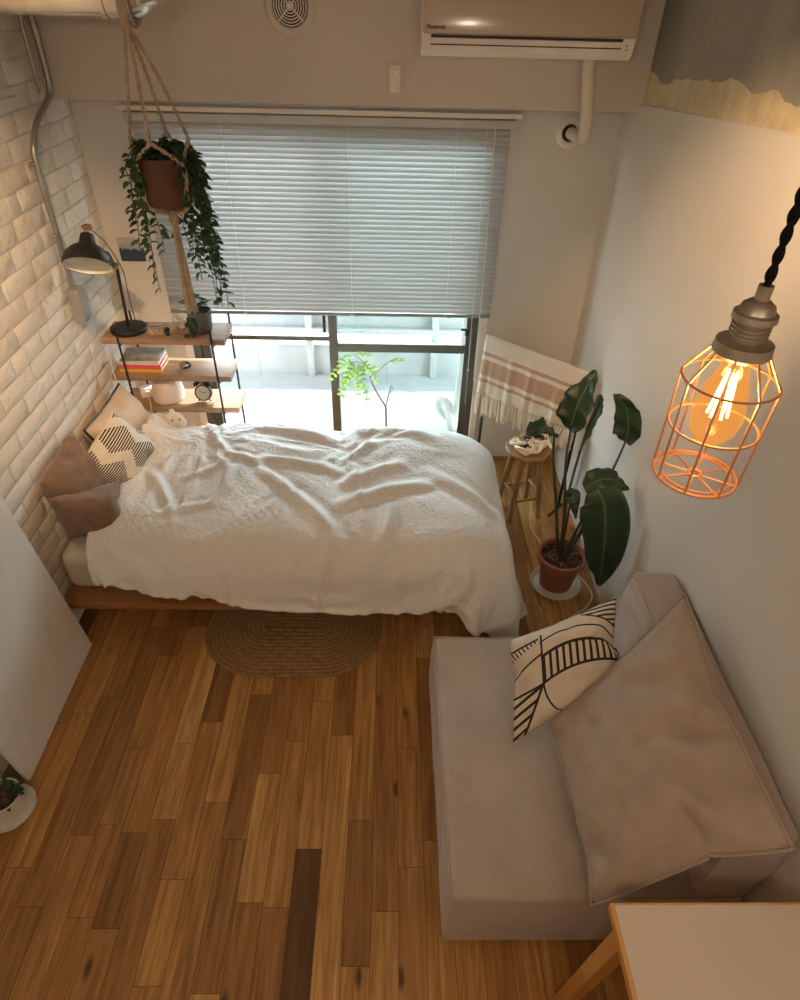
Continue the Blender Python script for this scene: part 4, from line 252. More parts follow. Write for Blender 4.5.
SLACK = (38, 38, 600, (
-273,0,0,2,2,2,2,1,2,2,2,3,3,3,3,2,3,2,2,2,2,2,2,2,15,-11,-9,-8,-7,-7,-6,-6,-6,-6,-5,-5,-4,-3,-3,16,-5,-5,-3,-1,-1,0,0,0,0,0,2,-2,-1,0,1,0,1,0,1,0,1,0,3,1,-2,-3,1,0,1,-1,1,1,2,2,2,
5,-3,3,15,1,-1,-5,-4,-1,-1,1,0,-1,0,-3,2,1,-1,0,0,0,1,0,1,0,1,6,-6,-3,0,0,1,1,1,1,1,1,1,2,-1,5,1,16,-1,1,-1,-3,-4,-1,0,0,0,0,0,-1,-1,0,0,0,0,0,0,0,0,7,-2,-4,1,-3,1,1,0,2,1,2,1,1,1,
1,2,0,14,1,0,1,-1,-2,-4,0,-1,1,-1,0,0,-1,0,-1,0,0,1,0,1,2,-2,2,-7,0,3,1,0,2,1,1,1,2,1,1,1,0,0,15,0,0,0,1,-1,-3,-2,0,0,0,-1,0,2,-2,-1,-1,1,0,1,0,0,0,-1,-4,0,3,1,2,0,2,2,1,0,2,0,0,0,
0,14,0,1,-1,-1,-1,2,-2,-1,-1,1,1,-1,-1,2,3,-2,-2,-1,-1,0,1,1,-3,-8,4,4,1,2,2,1,0,1,2,-1,1,0,0,0,13,1,-6,4,-2,2,2,0,-3,2,0,0,0,0,1,1,-1,-2,-1,0,-1,0,1,-7,0,4,2,2,1,2,0,2,0,0,1,-1,0,
0,0,12,-2,-2,-1,6,3,1,-2,2,-3,0,0,1,0,-1,0,0,-1,-1,-1,-1,2,-3,-9,5,5,3,1,1,0,2,-1,1,0,0,0,0,0,-1,0,-6,22,0,0,1,-3,3,0,0,-1,-1,0,0,0,0,-1,0,-1,-1,-1,1,-12,5,7,2,1,1,0,1,-1,1,0,0,0,
0,0,0,0,-6,18,-15,5,5,9,1,-2,2,0,-1,0,0,-1,0,-3,5,-2,0,1,-4,-9,5,5,2,1,0,1,0,0,0,0,0,0,0,0,0,0,0,17,-8,6,-1,-1,-6,5,5,-1,1,1,-1,-1,0,0,0,0,0,-1,-2,3,1,0,0,0,0,0,-1,1,0,0,0,0,0,0,0,
0,0,0,16,1,-1,1,0,0,0,-1,1,0,0,0,0,0,-1,0,-1,1,1,0,0,-1,1,0,0,0,0,0,0,0,1,-1,0,0,0,0,0,0,0,17,0,0,0,0,0,0,0,0,0,0,1,-1,0,0,0,-3,2,0,1,0,1,-1,0,0,-1,1,0,0,0,0,1,-1,0,0,0,0,0,0,16,1,
0,0,0,0,0,0,0,0,0,0,0,0,0,-2,2,0,1,-1,0,0,0,0,-1,1,-1,1,0,0,0,-1,1,-1,0,-5,0,2,4,17,0,0,0,0,0,0,0,0,0,0,0,1,-1,0,1,-1,0,0,0,0,0,0,0,1,-1,0,0,-1,0,-1,0,-4,0,-1,5,2,0,-1,18,-1,1,-1,
0,0,1,0,0,0,-1,0,0,1,-1,0,0,1,-1,0,1,-1,0,0,-1,1,-2,-3,0,-1,0,0,2,2,2,-2,2,0,-1,17,0,0,1,-1,0,0,0,0,0,1,-1,0,0,0,0,0,0,0,0,0,0,1,-1,0,0,0,0,0,0,0,0,-2,-2,-1,5,-3,0,2,16,1,0,0,1,0,
-1,0,0,0,0,0,0,0,0,0,1,-1,0,1,-1,0,0,0,1,-1,0,0,-3,3,0,-3,1,-1,1,1,0,1,-1,16,1,0,0,0,0,0,0,0,0,0,1,-1,0,1,-1,0,0,1,-1,0,1,-1,0,0,-1,-1,-1,2,-8,0,9,0,-1,1,-5,5,-1,-3,17,0,0,0,0,0,0,
0,0,0,0,0,0,0,0,0,0,0,0,0,0,0,0,0,-2,0,1,1,-1,1,-5,-8,0,13,-2,-2,0,2,-8,17,0,0,0,-1,1,0,0,0,0,0,0,1,-1,0,0,0,0,0,0,1,-1,0,0,0,-1,1,-1,-1,2,0,-1,1,-7,0,4,-8,-16,0,17,-1,1,0,0,0,0,0,
0,0,0,0,0,0,0,0,0,0,0,0,-1,1,0,0,0,0,0,-1,-1,-1,3,0,-1,0,0,-2,-1,0,0,17,0,-2,0,2,0,0,0,0,0,0,0,0,0,0,0,0,0,-1,1,0,-1,1,0,0,0,-2,1,1,0,-1,0,0,0,-3,0,0,2,-1,17,-1,1,0,0,-1,1,0,0,0,0,
0,0,0,0,0,-1,1,0,-1,1,0,-1,0,0,1,0,0,0,0,0,0,-1,-8,0,0,3,2,1,16,1,0,0,-1,1,0,0,1,0,-1,0,0,0,0,0,0,0,0,0,-1,0,0,0,0,0,1,0,0,0,0,0,0,-1,-3,-1,-1,-1,6,17,0,0,0,1,-1,0,0,0,0,0,0,-1,1,
-1,1,0,-1,0,0,0,0,0,0,0,0,0,1,0,0,0,-2,-1,3,0,-3,-5,6,0,17,0,0,0,0,0,0,0,0,-1,1,0,0,0,0,-1,1,0,0,0,0,-1,0,0,0,0,0,0,0,1,0,0,0,-2,1,1,-1,0,0,17,0,0,0,0,0,0,0,-1,1,0,0,0,0,0,0,-1,0,
0,0,0,1,-1,0,0,0,0,0,1,-1,0,1,0,0,0,-1,1,0,0,17,0,0,0,0,1,-1,0,0,0,0,-1,1,-1,0,1,-1,0,0,0,0,-1,1,-1,1,0,0,0,0,0,1,0,-1,0,-1,1,1,-1,0,17,-1,1,1,-1,0,0,0,0,0,-1,1,-1,1,0,-1,1,0,-1,0,
0,0,0,0,-1,1,0,0,-1,1,0,0,1,0,0,-1,1,0,0,17,1,-1,0,0,0,0,0,0,-1,1,-4,1,0,1,0,0,0,1,0,-1,1,-1,1,0,-1,0,0,1,0,-1,1,1,-1,1,0,-1,1,-1,14,3,0,-1,1,0,0,-1,0,0,-2,1,-4,2,1,1,0,0,0,-1,0,0,
0,-2,2,1,0,0,0,0,1,0,0,1,0,0,0,-1,0,16,0,1,0,0,-1,0,0,-1,-1,0,1,1,-6,2,-1,0,-3,3,1,1,0,0,1,-3,1,2,1,0,0,0,1,0,0,0,1,-1,0,1,17,-2,0,2,0,-1,-1,-1,-1,-1,1,0,1,1,-6,-8,6,4,-1,-3,3,0,1,
1,1,-4,1,2,1,1,0,0,1,1,1,0,0,0,-1,17,0,0,0,-2,0,-2,0,-1,1,-2,-1,-1,-2,-8,10,-5,-4,6,4,-2,1,1,0,0,3,-4,1,1,1,1,1,0,1,1,0,1,-1,1,16,0,1,-3,-2,-4,2,0,1,-1,-1,-1,-1,0,0,-3,-5,6,0,0,-3,
2,2,2,1,1,1,-3,-2,-5,6,2,2,1,1,2,2,0,-1,17,0,-4,-3,-1,-1,0,1,-1,-2,0,-3,1,2,4,-8,1,3,-2,-1,4,-5,3,-2,2,-1,1,-1,0,0,1,0,2,1,1,2,2,4,-1,16,-5,-3,0,0,2,-3,-3,-2,-4,5,4,-1,-1,3,4,-2,
-11,5,2,-1,2,-6,-6,2,-3,4,3,2,4,-6,-8,3,3,3,3,2,3,7,-312,17,17,17,17,17,18,17,17,17,17,17,17,17,17,17,17,17,17,17,17,17,17,17,-4,13,15,15,16,15,16,16,17,16,16,17,17,16,17,7,-6,-1,
1,0,0,-1,0,0,0,0,0,0,0,0,0,0,0,0,0,0,0,0,0,5,-2,-3,0,0,1,0,1,-1,1,1,0,-1,0,-3,8,-3,-3,-2,-1,1,0,0,0,0,0,0,0,0,0,0,0,0,0,0,0,0,0,-5,12,-7,1,0,0,0,1,-1,1,0,0,0,1,1,-7,7,1,-3,-3,-1,
-2,0,1,0,0,0,0,0,0,0,0,0,0,0,0,0,0,-3,1,3,4,-5,1,1,0,0,1,0,0,0,0,-1,-4,-2,9,0,-2,-2,-3,-2,0,-1,0,0,0,1,0,0,0,0,0,0,0,-1,0,0,0,-1,2,-3,5,0,0,1,-1,1,-1,0,0,-1,-1,-3,0,9,0,0,-1,-1,-3,
-5,0,0,1,0,-1,0,0,0,0,0,0,0,1,-1,-1,1,1,-2,2,2,0,0,0,1,-1,1,-1,-1,-1,-2,-1,0,10,-1,0,1,0,1,-1,-11,1,-1,0,0,0,0,0,-1,0,0,0,0,1,0,-1,2,-5,6,1,1,0,0,0,-1,-1,0,-1,-1,-2,0,0,11,0,3,-2,
1,-1,-2,0,-11,0,0,0,0,0,0,0,-1,1,0,0,-1,0,0,2,-1,3,1,0,-1,0,-1,0,0,-1,-1,-2,0,-1,1,13,0,0,1,-3,-4,-7,-6,7,-2,0,0,0,0,0,-1,1,-1,0,0,1,-1,1,-3,5,1,0,0,0,-1,0,0,-1,-1,-1,-1,0,0,-1,16,
-3,-5,-3,-2,-5,-6,12,-6,0,0,0,0,0,0,1,-1,0,0,0,0,-1,1,3,2,0,-1,-1,0,0,0,-2,0,-1,-1,1,-1,-1,1,-16,4,-3,0,2,8,10,-10,7,-3,0,0,0,0,0,1,1,-2,-1,1,-2,3,1,0,0,0,0,0,0,-1,-1,0,-1,0,0,-1,
0,1,-1,-3,-10,5,-1,-2,-3,3,13,-6,3,-1,0,0,0,1,0,-1,0,1,-1,2,0,0,0,0,0,0,0,-1,0,0,0,-1,-1,0,0,0,0,0,-6,3,-3,1,1,2,1,-4,4,0,0,0,0,0,-1,0,1,0,0,0,1,0,0,0,0,-1,1,0,0,0,-2,-1,0,0,0,0,0,
1,0,-4,3,-2,1,0,0,1,0,1,0,0,-1,0,0,-1,0,0,2,0,0,-1,0,1,0,0,0,0,-1,0,-1,0,0,-1,0,0,1,-1,0,0,-4,0,2,0,0,1,0,1,0,-1,0,1,-1,0,0,0,0,0,0,1,0,0,-1,0,0,1,0,0,-2,-1,0,-1,0,-1,-1,-6,1,1,7,
-2,0,1,-1,0,1,0,1,-1,1,0,-1,1,-1,1,0,0,0,0,-1,0,1,0,0,0,0,0,-3,-1,-2,-1,-1,-2,-1,1,5,6,-2,-4,0,-2,0,0,1,2,-1,-1,1,0,-1,1,-1,1,0,-1,0,0,1,0,0,-1,0,0,1,0,-8,-1,-1,0,0,0,1,3,2,6,-5,
-2,-2,2,-4,0,1,0,-2,4,0,-2,0,1,-1,1,0,-1,1,0,0,-1,0,1,0,0,0,-1,0,3,0,-6,1,0,1,6,2,0,-4,-12,0,3,4,-4,-1,0,0,0,-2,1,2,0,0,0,0,-1,1,0,0,0,0,0,-1,0,1,0,0,-1,2,2,6,-9,0,4,-1,1,-1,-5,3,
-2,-7,-7,6,1,0,-1,0,1,-1,2,-1,-1,1,-1,1,0,0,0,0,0,0,0,0,-1,0,0,-2,-3,-1,7,10,0,-7,-3,1,-6,-8,8,-1,-4,-4,4,1,-1,0,0,-2,1,-1,1,1,0,0,0,0,0,0,0,0,0,0,0,0,0,-4,-1,4,3,-3,4,4,4,0,-10,
-8,-3,0,2,-7,-1,6,-1,-2,2,-6,1,1,-1,1,0,-1,1,0,0,0,0,-1,0,1,0,0,0,0,3,2,-3,2,0,0,0,1,-1,-18,0,4,-6,8,17,-1,-4,5,3,-7,5,1,-3,1,0,0,0,0,0,0,0,0,1,0,-1,0,0,0,0,0,2,2,0,1,-1,-2,1,1,2,
2,2,0,0,1,0,-3,-5,0,6,4,-4,1,0,0,1,0,0,0,0,0,0,0,0,0,0,0,0,0,1,0,3,-1,0,0,1,0,0,4,2,1,0,-2,2,4,0,-5,-2,4,-5,2,2,0,0,-1,1,0,0,0,0,0,0,0,0,0,0,0,1,0,0,0,0,1,0,1,0,1,10,1,0,-2,-2,-1,
-5,0,3,0,-4,3,2,1,0,0,0,0,0,0,0,0,0,0,0,0,0,1,0,-1,0,0,0,1,0,0,1,-1,0,6,4,1,1,1,-7,-4,1,3,-2,1,1,-1,0,1,0,0,0,0,0,0,0,0,0,0,1,0,-1,0,0,1,0,0,0,0,0,0,-4,-2,5,5,5,4,-7,0,-3,0,-2,3,0,
0,3,-1,0,0,1,-1,0,0,0,0,0,1,0,-1,0,0,1,0,-1,0,0,0,0,1,0,3,-2,-4,2,2,3,0,1,-3,-1,1,1,1,1,-2,1,0,1,0,0,0,0,0,1,0,-1,0,0,1,0,-1,0,0,1,0,0,0,0,-1,2,3,-1,-4,1,3,0,1,-2,-1,1,1,1,-2,2,0,
1,-1,0,1,-1,0,1,-1,0,0,0,1,-1,0,0,1,0,-1,0,0,0,0,1,1,2,2,1,0,-4,3,-1,-2,-1,1,0,0,1,0,1,0,1,-1,0,1,0,-1,0,0,1,0,-1,0,0,1,-1,0,0,0,0,1,0,0,0,0,2,1,0,-3,4,0,3,-5,2,0,-2,1,1,1,-1,0,1,
0,0,-1,0,1,0,-1,0,0,1,0,-1,0,0,1,0,0,-1,0,0,1,1,0,1,0,4,-5,3,-9,9,2,0,-3,1,1,-1,1,0,0,0,0,1,-1,-1,0,0,1,0,-1,0,0,0,0,0,0,0,0,0,0,0,1,0,1,1,1,3,-2,-5,7,-4,-2,3,2,0,0,1,0,0,0,0,0,-1,
0,0,0,-1,0,0,0,0,1,-1,0,0,0,0,0,0,0,0,2,0,1,1,1,0,-5,-3,1,3,5,0,0,1,-1,0,0,0,1,0,1,-1,-2,0,0,0,0,0,0,0,1,-1,0,0,0,0,0,0,0,0,2,0,1,2,1,-4,-1,1,4,1,0,1,0,0,0,0,0,-1,0,-2,1,2,0,-2,0,
0,0,0,0,0,0,0,0,0,0,0,0,0,0,0,2,1,1,1,-4,0,2,3,1,0,-1,0,0,0,0,0,0,0,0,0,-1,0,0,1,0,-1,0,-1,1,0,0,0,0,0,-1,0,0,1,0,0,3,1,1,-4,1,5,0,0,0,0,0,0,0,0,-1,0,0,2,-2,0,-1,1,-1,0,1,-1,1,-1,
0,0,0,0,0,-1,0,1,-1,0,0,0,4,2,-5,7,0,0,0,-1,0,0,0,-2,0,1,0,0,1,1,1,0,-2,0,0,0,1,-2,0,0,0,0,0,0,2,0,-2,-1,0,0,0,0,7,9,-1,-2,0,-1,0,0,0,0,-1,0,-1,-1,-1,-1,0,-1,0,-1,0,-1,0,-1,-1,-6,
1,2,1,1,0,1,1,0,1,0,1,1,1,2,0,15,3,0,1,0,0,0,-1,1,-1,1,0,0,1,-1,0,-1,1,-1,1,-1,0,0,-1,1,0,0,0,1,0,-1,1,-1,-1,-2,-5,3,-14,-1,3,8,4,2,1,-1,0,1,0,0,0,0,0,0,0,0,0,0,0,-1,0,0,-5,3,3,0,
0,0,-1,0,0,-1,-1,-1,-1,1,-8,-5,0,0,3,5,5,2,1,0,0,-1,1,0,0,1,-1,0,1,0,-1,0,0,1,-4,1,2,-1,2,0,-1,0,-1,-1,-1,-1,-1,-1,-2,-7,-1,0,-1,2,3,3,4,4,0,-1,1,0,0,1,-1,1,0,0,0,0,0,0,-2,1,-1,3,
0,-1,-1,0,0,-1,-1,-1,-2,-2,-3,-3,-3,0,-1,1,0,1,2,4,6,0,2,0,-1,0,0,0,0,2,-1,0,0,0,0,-1,1,0,2,0,-1,0,-1,-2,-1,-1,-2,-2,-1,-2,-4,0,0,-1,0,0,-1,-1,-2,2,16,0,0,1,-1,0,1,-1,-5,4,1,1,0,0,
1,-3,4,0,0,-1,-1,-1,-1,-2,-2,-2,0,-2,-3,-1,-1,0,-2,0,-5,2,-2,3,3,-1,15,-1,-1,1,-1,-1,0,-1,1,2,1,1,0,-1,1,2,1,-2,-2,-1,-2,-1,-2,-1,-1,-2,-2,-1,0,0,0,-2,-1,-4,0,5,3,2,2,-6,11,0,-1,1,
0,-1,0,1,1,1,1,1,-2,2,3,-1,-2,-2,-3,-1,-1,-1,-1,-2,-2,-1,0,-1,0,0,-7,-2,9,1,1,2,-1,-4,5,-1,4,1,0,0,1,0,0,1,1,1,1,0,4,-1,-3,-3,-2,-1,-1,-1,-1,-2,0,-1,-1,0,0,-1,0,4,1,2,1,0,-5,0,3,
-7,4,0,2,1,2,1,3,-8,4,0,-2,6,5,-2,-3,-4,-2,-1,0,-1,-1,-1,0,-1,-1,0,-1,0,1,0,1,3,-1,0,1,4,-2,-7,7,-5,1,2,1,0,1,1,0,1,1,2,-4,-2,0,-2,0,1,0,0,0,-1,-1,-1,-1,0,0,0,0,0,0,0,1,1,0,-1,-1,
0,4,-4,0,1,0,2,2,0,1,2,-2,-1,-1,-2,1,-1,1,0,0,1,-1,0,-1,0,-2,0,0,0,0,-1,1,-1,1,-1,1,-1,0,-1,0,0,0,0,1,1,1,1,2,-2,6,-4,-2,0,-1,0,1,-1,1,0,0,1,-2,-1,-1,0,-1,0,0,0,1,-1,1,0,0,0,0,0,0,
-1,0,-2,2,1,0,0,0,1,6,-2,-3,0,0,0,0,0,1,0,1,0,-1,-2,-2,0,0,0,-1,-1,-3,0,1,4,0,1,-1,0,0,0,-1,0,1,-1,0,0,0,0,1,-1,0,1,0,0,1,1,0,1,-1,0,2,-5,-2,0,-2,-1,-2,-1,0,3,10,-1,-3,0,-1,1,0,0,
-2,1,-1,1,-2,2,0,0,0,-1,1,0,1,0,1,-1,1,1,-2,4,1,-11,-2,1,-1,0,0,1,3,3,11,-9,0,-1,-1,1,-1,1,-1,2,-3,0,1,2,-2,0,0,0,0,0,0,0,1,-1,2,-1,1,2,-1,-3,2,1,-5,1,1,1,8,3,0,-9,-3,-1,2,1,-1,0,
-1,1,-1,3,-1,-2,0,-1,1,-1,0,0,0,0,1,0,1,-1,1,-1,1,-1,-1,1,2,4,-4,0,7,-1,2,-2,-3,-1,0,-3,-1,0,0,1,-1,1,-2,1,-2,1,1,-1,1,0,-1,0,0,0,0,0,1,1,1,-2,0,-4,-2,-1,13,6,-1,-8,-5,6,-3,-3,5,0,
0,-1,0,0,0,1,-1,2,-1,1,-2,-1,0,0,0,0,0,0,0,0,1,0,0,1,3,-9,-1,3,4,-7,11,7,2,-1,-10,-2,1,0,0,4,0,-3,0,1,-1,3,0,-2,1,-2,1,0,-1,0,1,-1,0,0,1,-1,1,0,0,0,4,3,-2,4,0,-7,4,0,0,-2,0,-1,-5,
15,0,-1,3,-3,-2,3,-2,-2,5,-2,1,-1,-1,0,0,-1,0,0,0,0,0,-1,0,0,1,0,5,2,1,2,1,-8,3,1,-2,0,0,0,-3,0,-1,1,3,0,-3,-4,4,-2,0,0,-1,1,0,-1,0,0,0,0,-1,0,0,0,-1,0,6,0,5,-3,-1,-1,2,0,0,-1,0,0,
0,-6,3,-1,-1,1,1,-2,4,-2,-2,0,0,0,-1,0,0,0,0,-1,0,0,0,-1,0,0,-2,1,1,2,1,1,1,1,1,2,-1,0,0,0,-3,-2,0,0,0,0,2,-1,-2,-2,1,-1,0,0,0,0,0,-1,0,-1,0,0,0,-1,0,0,0,1,0,1,1,1,2,-3,-1,4,2,1,0,
1,-4,0,0,-1,1,0,-2,0,1,-1,-1,0,0,-1,0,0,0,0,0,-1,0,0,-1,0,0,0,0,1,1,0,0,0,-3,-2,5,4,3,2,-5,-1,0,0,0,-1,0,0,-1,0,-1,0,0,-1,1,0,-1,0,0,-1,0,-1,0,1,-1,-1,0,0,0,1,1,1,1,2,-1,-5,3,1,2,
0,0,0,0,0,0,-1,-1,1,-1,-1,0,-1,1,-1,0,0,0,-1,0,0,0,-1,-1,0,1,-1,0,1,0,1,0,0,3,2,-1,-4,1,3,0,1,0,1,-1,-1,-2,3,-2,-1,0,-1,0,0,1,-1,-1,0,0,0,-1,0,0,0,0,-1,0,0,0,0,0,1,1,2,3,2,1,-1,-4,
1,0,0,0,0,-1,2,-3,0,-1,-2,1,0,1,-2,-1,1,-1,0,-1,1,-1,0,0,0,0,0,0,0,0,0,0,0,2,1,2,1,0,-1,2,0,-1,0,-1,0,1,0,-2,-2,1,-1,0,-7,1,2,1,0,0,1,0,0,0,-1,0,1,0,0,-1,1,0,0,1,0,1,2,1,1,1,-2,1,
0,-1,-3,1,1,-1,-2,0,-1,-1,-2,1,-5,2,1,1,1,-1,0,0,-1,1,-1,-2,2,1,1,0,0,0,0,1,2,1,1,1,2,1,-1,0,-5,5,0,-1,-4,-1,-1,-1,-2,0,1,2,-7,2,-1,0,-2,2,0,2,-1,1,1,-3,1,1,1,1,1,0,1,1,1,2,1,1,0,
1,0,3,-2,0,-7,-1,-1,-1,-2,-1,0,1,2,2,-8,-2,1,3,-1,-2,1,2,0,0,2,-4,2,1,1,1,1,0,1,2,1,2,1,2,-1,0,1,0,-5,-4,-1,-2,-1,0,1,-2,0,-2,-1,-1,3,-3,0,1,3,-2,0,0,1,0,2,-3,1,1,0,1,1,1,1,2,3,2,
1,1,0,0,-2,-8,-2,-3,1,0,0,0,0,-2,0,0,0,-1,0,1,-1,0,0,0,1,1,0,1,1,-2,-1,-1,1,1,1,1,2,2,6,1,1,0,-1,-11,-1,-1,-1,0,0,0,-1,0,-1,1,1,1,-3,0,0,1,-1,1,-1,1,-1,1,0,0,-1,0,0,1,0,0,1,1,1,2,
9,1,0,-16,-1,-1,1,1,-2,0,-1,0,0,2,-2,0,3,1,-1,-2,-1,1,0,0,-1,1,-1,0,0,0,0,2,-2,2,-1,-1,0,1,0,2,15,))

def grid(b):
    """plain integer steps -> grid of points (each value is predicted from its neighbours)"""
    nx, ny, q, vals = b
    it = iter(vals); pl = []
    for k in range(3):
        prev = None; cols = []
        for i in range(nx+1):
            col = []
            for j in range(ny+1):
                d = next(it)
                if j and prev: p = col[j-1]+prev[j]-prev[j-1]
                elif j: p = col[j-1]
                else: p = prev[j] if prev else 0
                col.append(p+d)
            cols.append(col); prev = col
        pl.append(cols)
    return nx, ny, [[V((pl[0][i][j]/q, pl[1][i][j]/q, pl[2][i][j]/q)) for j in range(ny+1)] for i in range(nx+1)]

# ------------------------------------------------------------------ materials
class E_:                       # tiny expression builder on shader math nodes
    def __init__(s, nt, sock): s.nt, s.k = nt, sock
    def _m(s, op, o=None, o2=None):
        n = s.nt.nodes.new('ShaderNodeMath'); n.operation = op
        for i, x in enumerate((s, o, o2)):
            if x is None: continue
            if isinstance(x, E_): s.nt.links.new(x.k, n.inputs[i])
            else: n.inputs[i].default_value = x
        return E_(s.nt, n.outputs[0])
    def __add__(s, o): return s._m('ADD', o)
    __radd__ = __add__
    def __mul__(s, o): return s._m('MULTIPLY', o)
    __rmul__ = __mul__
    def __sub__(s, o): return s._m('SUBTRACT', o)
    def __rsub__(s, o): return (s*-1)+o
    def __truediv__(s, o): return s._m('DIVIDE', o)
    def lt(s, o): return s._m('LESS_THAN', o)
    def gt(s, o): return s._m('GREATER_THAN', o)
    def abs(s): return s._m('ABSOLUTE')
    def fr(s): return s._m('FRACT')
    def fl(s): return s._m('FLOOR')
    def sin(s): return s._m('SINE')
    def mx(s, o): return s._m('MAXIMUM', o)
    def mn(s, o): return s._m('MINIMUM', o)
    def tri(s): return (s.fr()-.5).abs()*2

class Mat:
    def __init__(s, name, col=(.8, .8, .8), rough=.6, metal=0, spec=.5, **kw):
        s.m = bpy.data.materials.new(name); s.m.use_nodes = True
        s.nt = s.m.node_tree; s.b = s.nt.nodes['Principled BSDF']
        s.b.inputs['Base Color'].default_value = (*col, 1); s.b.inputs['Roughness'].default_value = rough
        s.b.inputs['Metallic'].default_value = metal; s.b.inputs['Specular IOR Level'].default_value = spec
        for k, v in kw.items(): s.b.inputs[k.replace('_', ' ')].default_value = v
        s.col = col; s._tc = None; s._h = None
    def n(s, t, **kw):
        x = s.nt.nodes.new('ShaderNode'+t)
        for k, v in kw.items():
            if k in x.inputs.keys() if hasattr(x.inputs, 'keys') else False: x.inputs[k].default_value = v
            else: setattr(x, k, v)
        return x
    def l(s, a, b): s.nt.links.new(a, b)
    def co(s, which='Object', scale=(1, 1, 1)):
        if not s._tc: s._tc = s.nt.nodes.new('ShaderNodeTexCoord')
        mp = s.nt.nodes.new('ShaderNodeMapping'); mp.inputs['Scale'].default_value = scale
        s.l(s._tc.outputs[which], mp.inputs[0]); return mp.outputs[0]
    def xyz(s, which='Object'):
        if not s._tc: s._tc = s.nt.nodes.new('ShaderNodeTexCoord')
        x = s.nt.nodes.new('ShaderNodeSeparateXYZ'); s.l(s._tc.outputs[which], x.inputs[0])
        return [E_(s.nt, o) for o in x.outputs]
    def noise(s, scale=5, detail=3, rough=.55, sc=(1, 1, 1), which='Object', dist=0):
        x = s.nt.nodes.new('ShaderNodeTexNoise'); x.inputs['Scale'].default_value = scale
        x.inputs['Detail'].default_value = detail; x.inputs['Roughness'].default_value = rough; x.inputs['Distortion'].default_value = dist
        s.l(s.co(which, sc), x.inputs['Vector']); return E_(s.nt, x.outputs['Fac'])
    def wave(s, scale=5, dist=0, dirn='X', det=2, sc=(1, 1, 1), which='Object', kind='BANDS'):
        x = s.nt.nodes.new('ShaderNodeTexWave'); x.wave_type = kind
        if kind == 'BANDS': x.bands_direction = dirn
        x.inputs['Scale'].default_value = scale; x.inputs['Distortion'].default_value = dist; x.inputs['Detail'].default_value = det
        s.l(s.co(which, sc), x.inputs['Vector']); return E_(s.nt, x.outputs['Fac'])
    def voro(s, scale=5, sc=(1, 1, 1), which='Object', out='Distance', feature='F1'):
        x = s.nt.nodes.new('ShaderNodeTexVoronoi'); x.feature = feature; x.inputs['Scale'].default_value = scale
        s.l(s.co(which, sc), x.inputs['Vector']); return E_(s.nt, x.outputs[out])
    def ramp(s, fac, stops, interp='LINEAR'):
        r = s.nt.nodes.new('ShaderNodeValToRGB'); r.color_ramp.interpolation = interp
        while len(r.color_ramp.elements) < len(stops): r.color_ramp.elements.new(.5)
        for e, (p, c) in zip(r.color_ramp.elements, stops): e.position = p; e.color = (*c, 1)
        s.l(fac.k if isinstance(fac, E_) else fac, r.inputs[0]); return r.outputs[0]
    def mix(s, fac, a, b, mode='MIX'):
        x = s.nt.nodes.new('ShaderNodeMix'); x.data_type = 'RGBA'; x.blend_type = mode
        for i, v in ((0, fac), (6, a), (7, b)):
            if isinstance(v, E_): v = v.k
            if isinstance(v, (int, float)): x.inputs[i].default_value = v
            elif isinstance(v, tuple): x.inputs[i].default_value = (*v, 1)
            else: s.l(v, x.inputs[i])
        return x.outputs[2]
    def color(s, sock): s.l(sock, s.b.inputs['Base Color']); return s
    def vary(s, scale=3, amt=.15, sc=(1, 1, 1)):
        f = s.noise(scale, 4, sc=sc)
        c = s.col
        s.color(s.ramp(f, [(.3, tuple(max(0, x*(1-amt)) for x in c)), (.7, tuple(min(1, x*(1+amt)) for x in c))])); return s
    def bump(s, h, strength=.3, dist=.01):
        b = s.nt.nodes.new('ShaderNodeBump'); b.inputs['Strength'].default_value = strength; b.inputs['Distance'].default_value = dist
        s.l(h.k, b.inputs['Height'])
        if s._h: s.l(s._h, b.inputs['Normal'])
        s._h = b.outputs[0]; s.l(s._h, s.b.inputs['Normal']); return s
    def rgh(s, e): s.l(e.k, s.b.inputs['Roughness']); return s

def plain(name, col, rough=.6, metal=0, amt=.08, scale=6, **kw):
    return Mat(name, col, rough, metal, **kw).vary(scale, amt).m

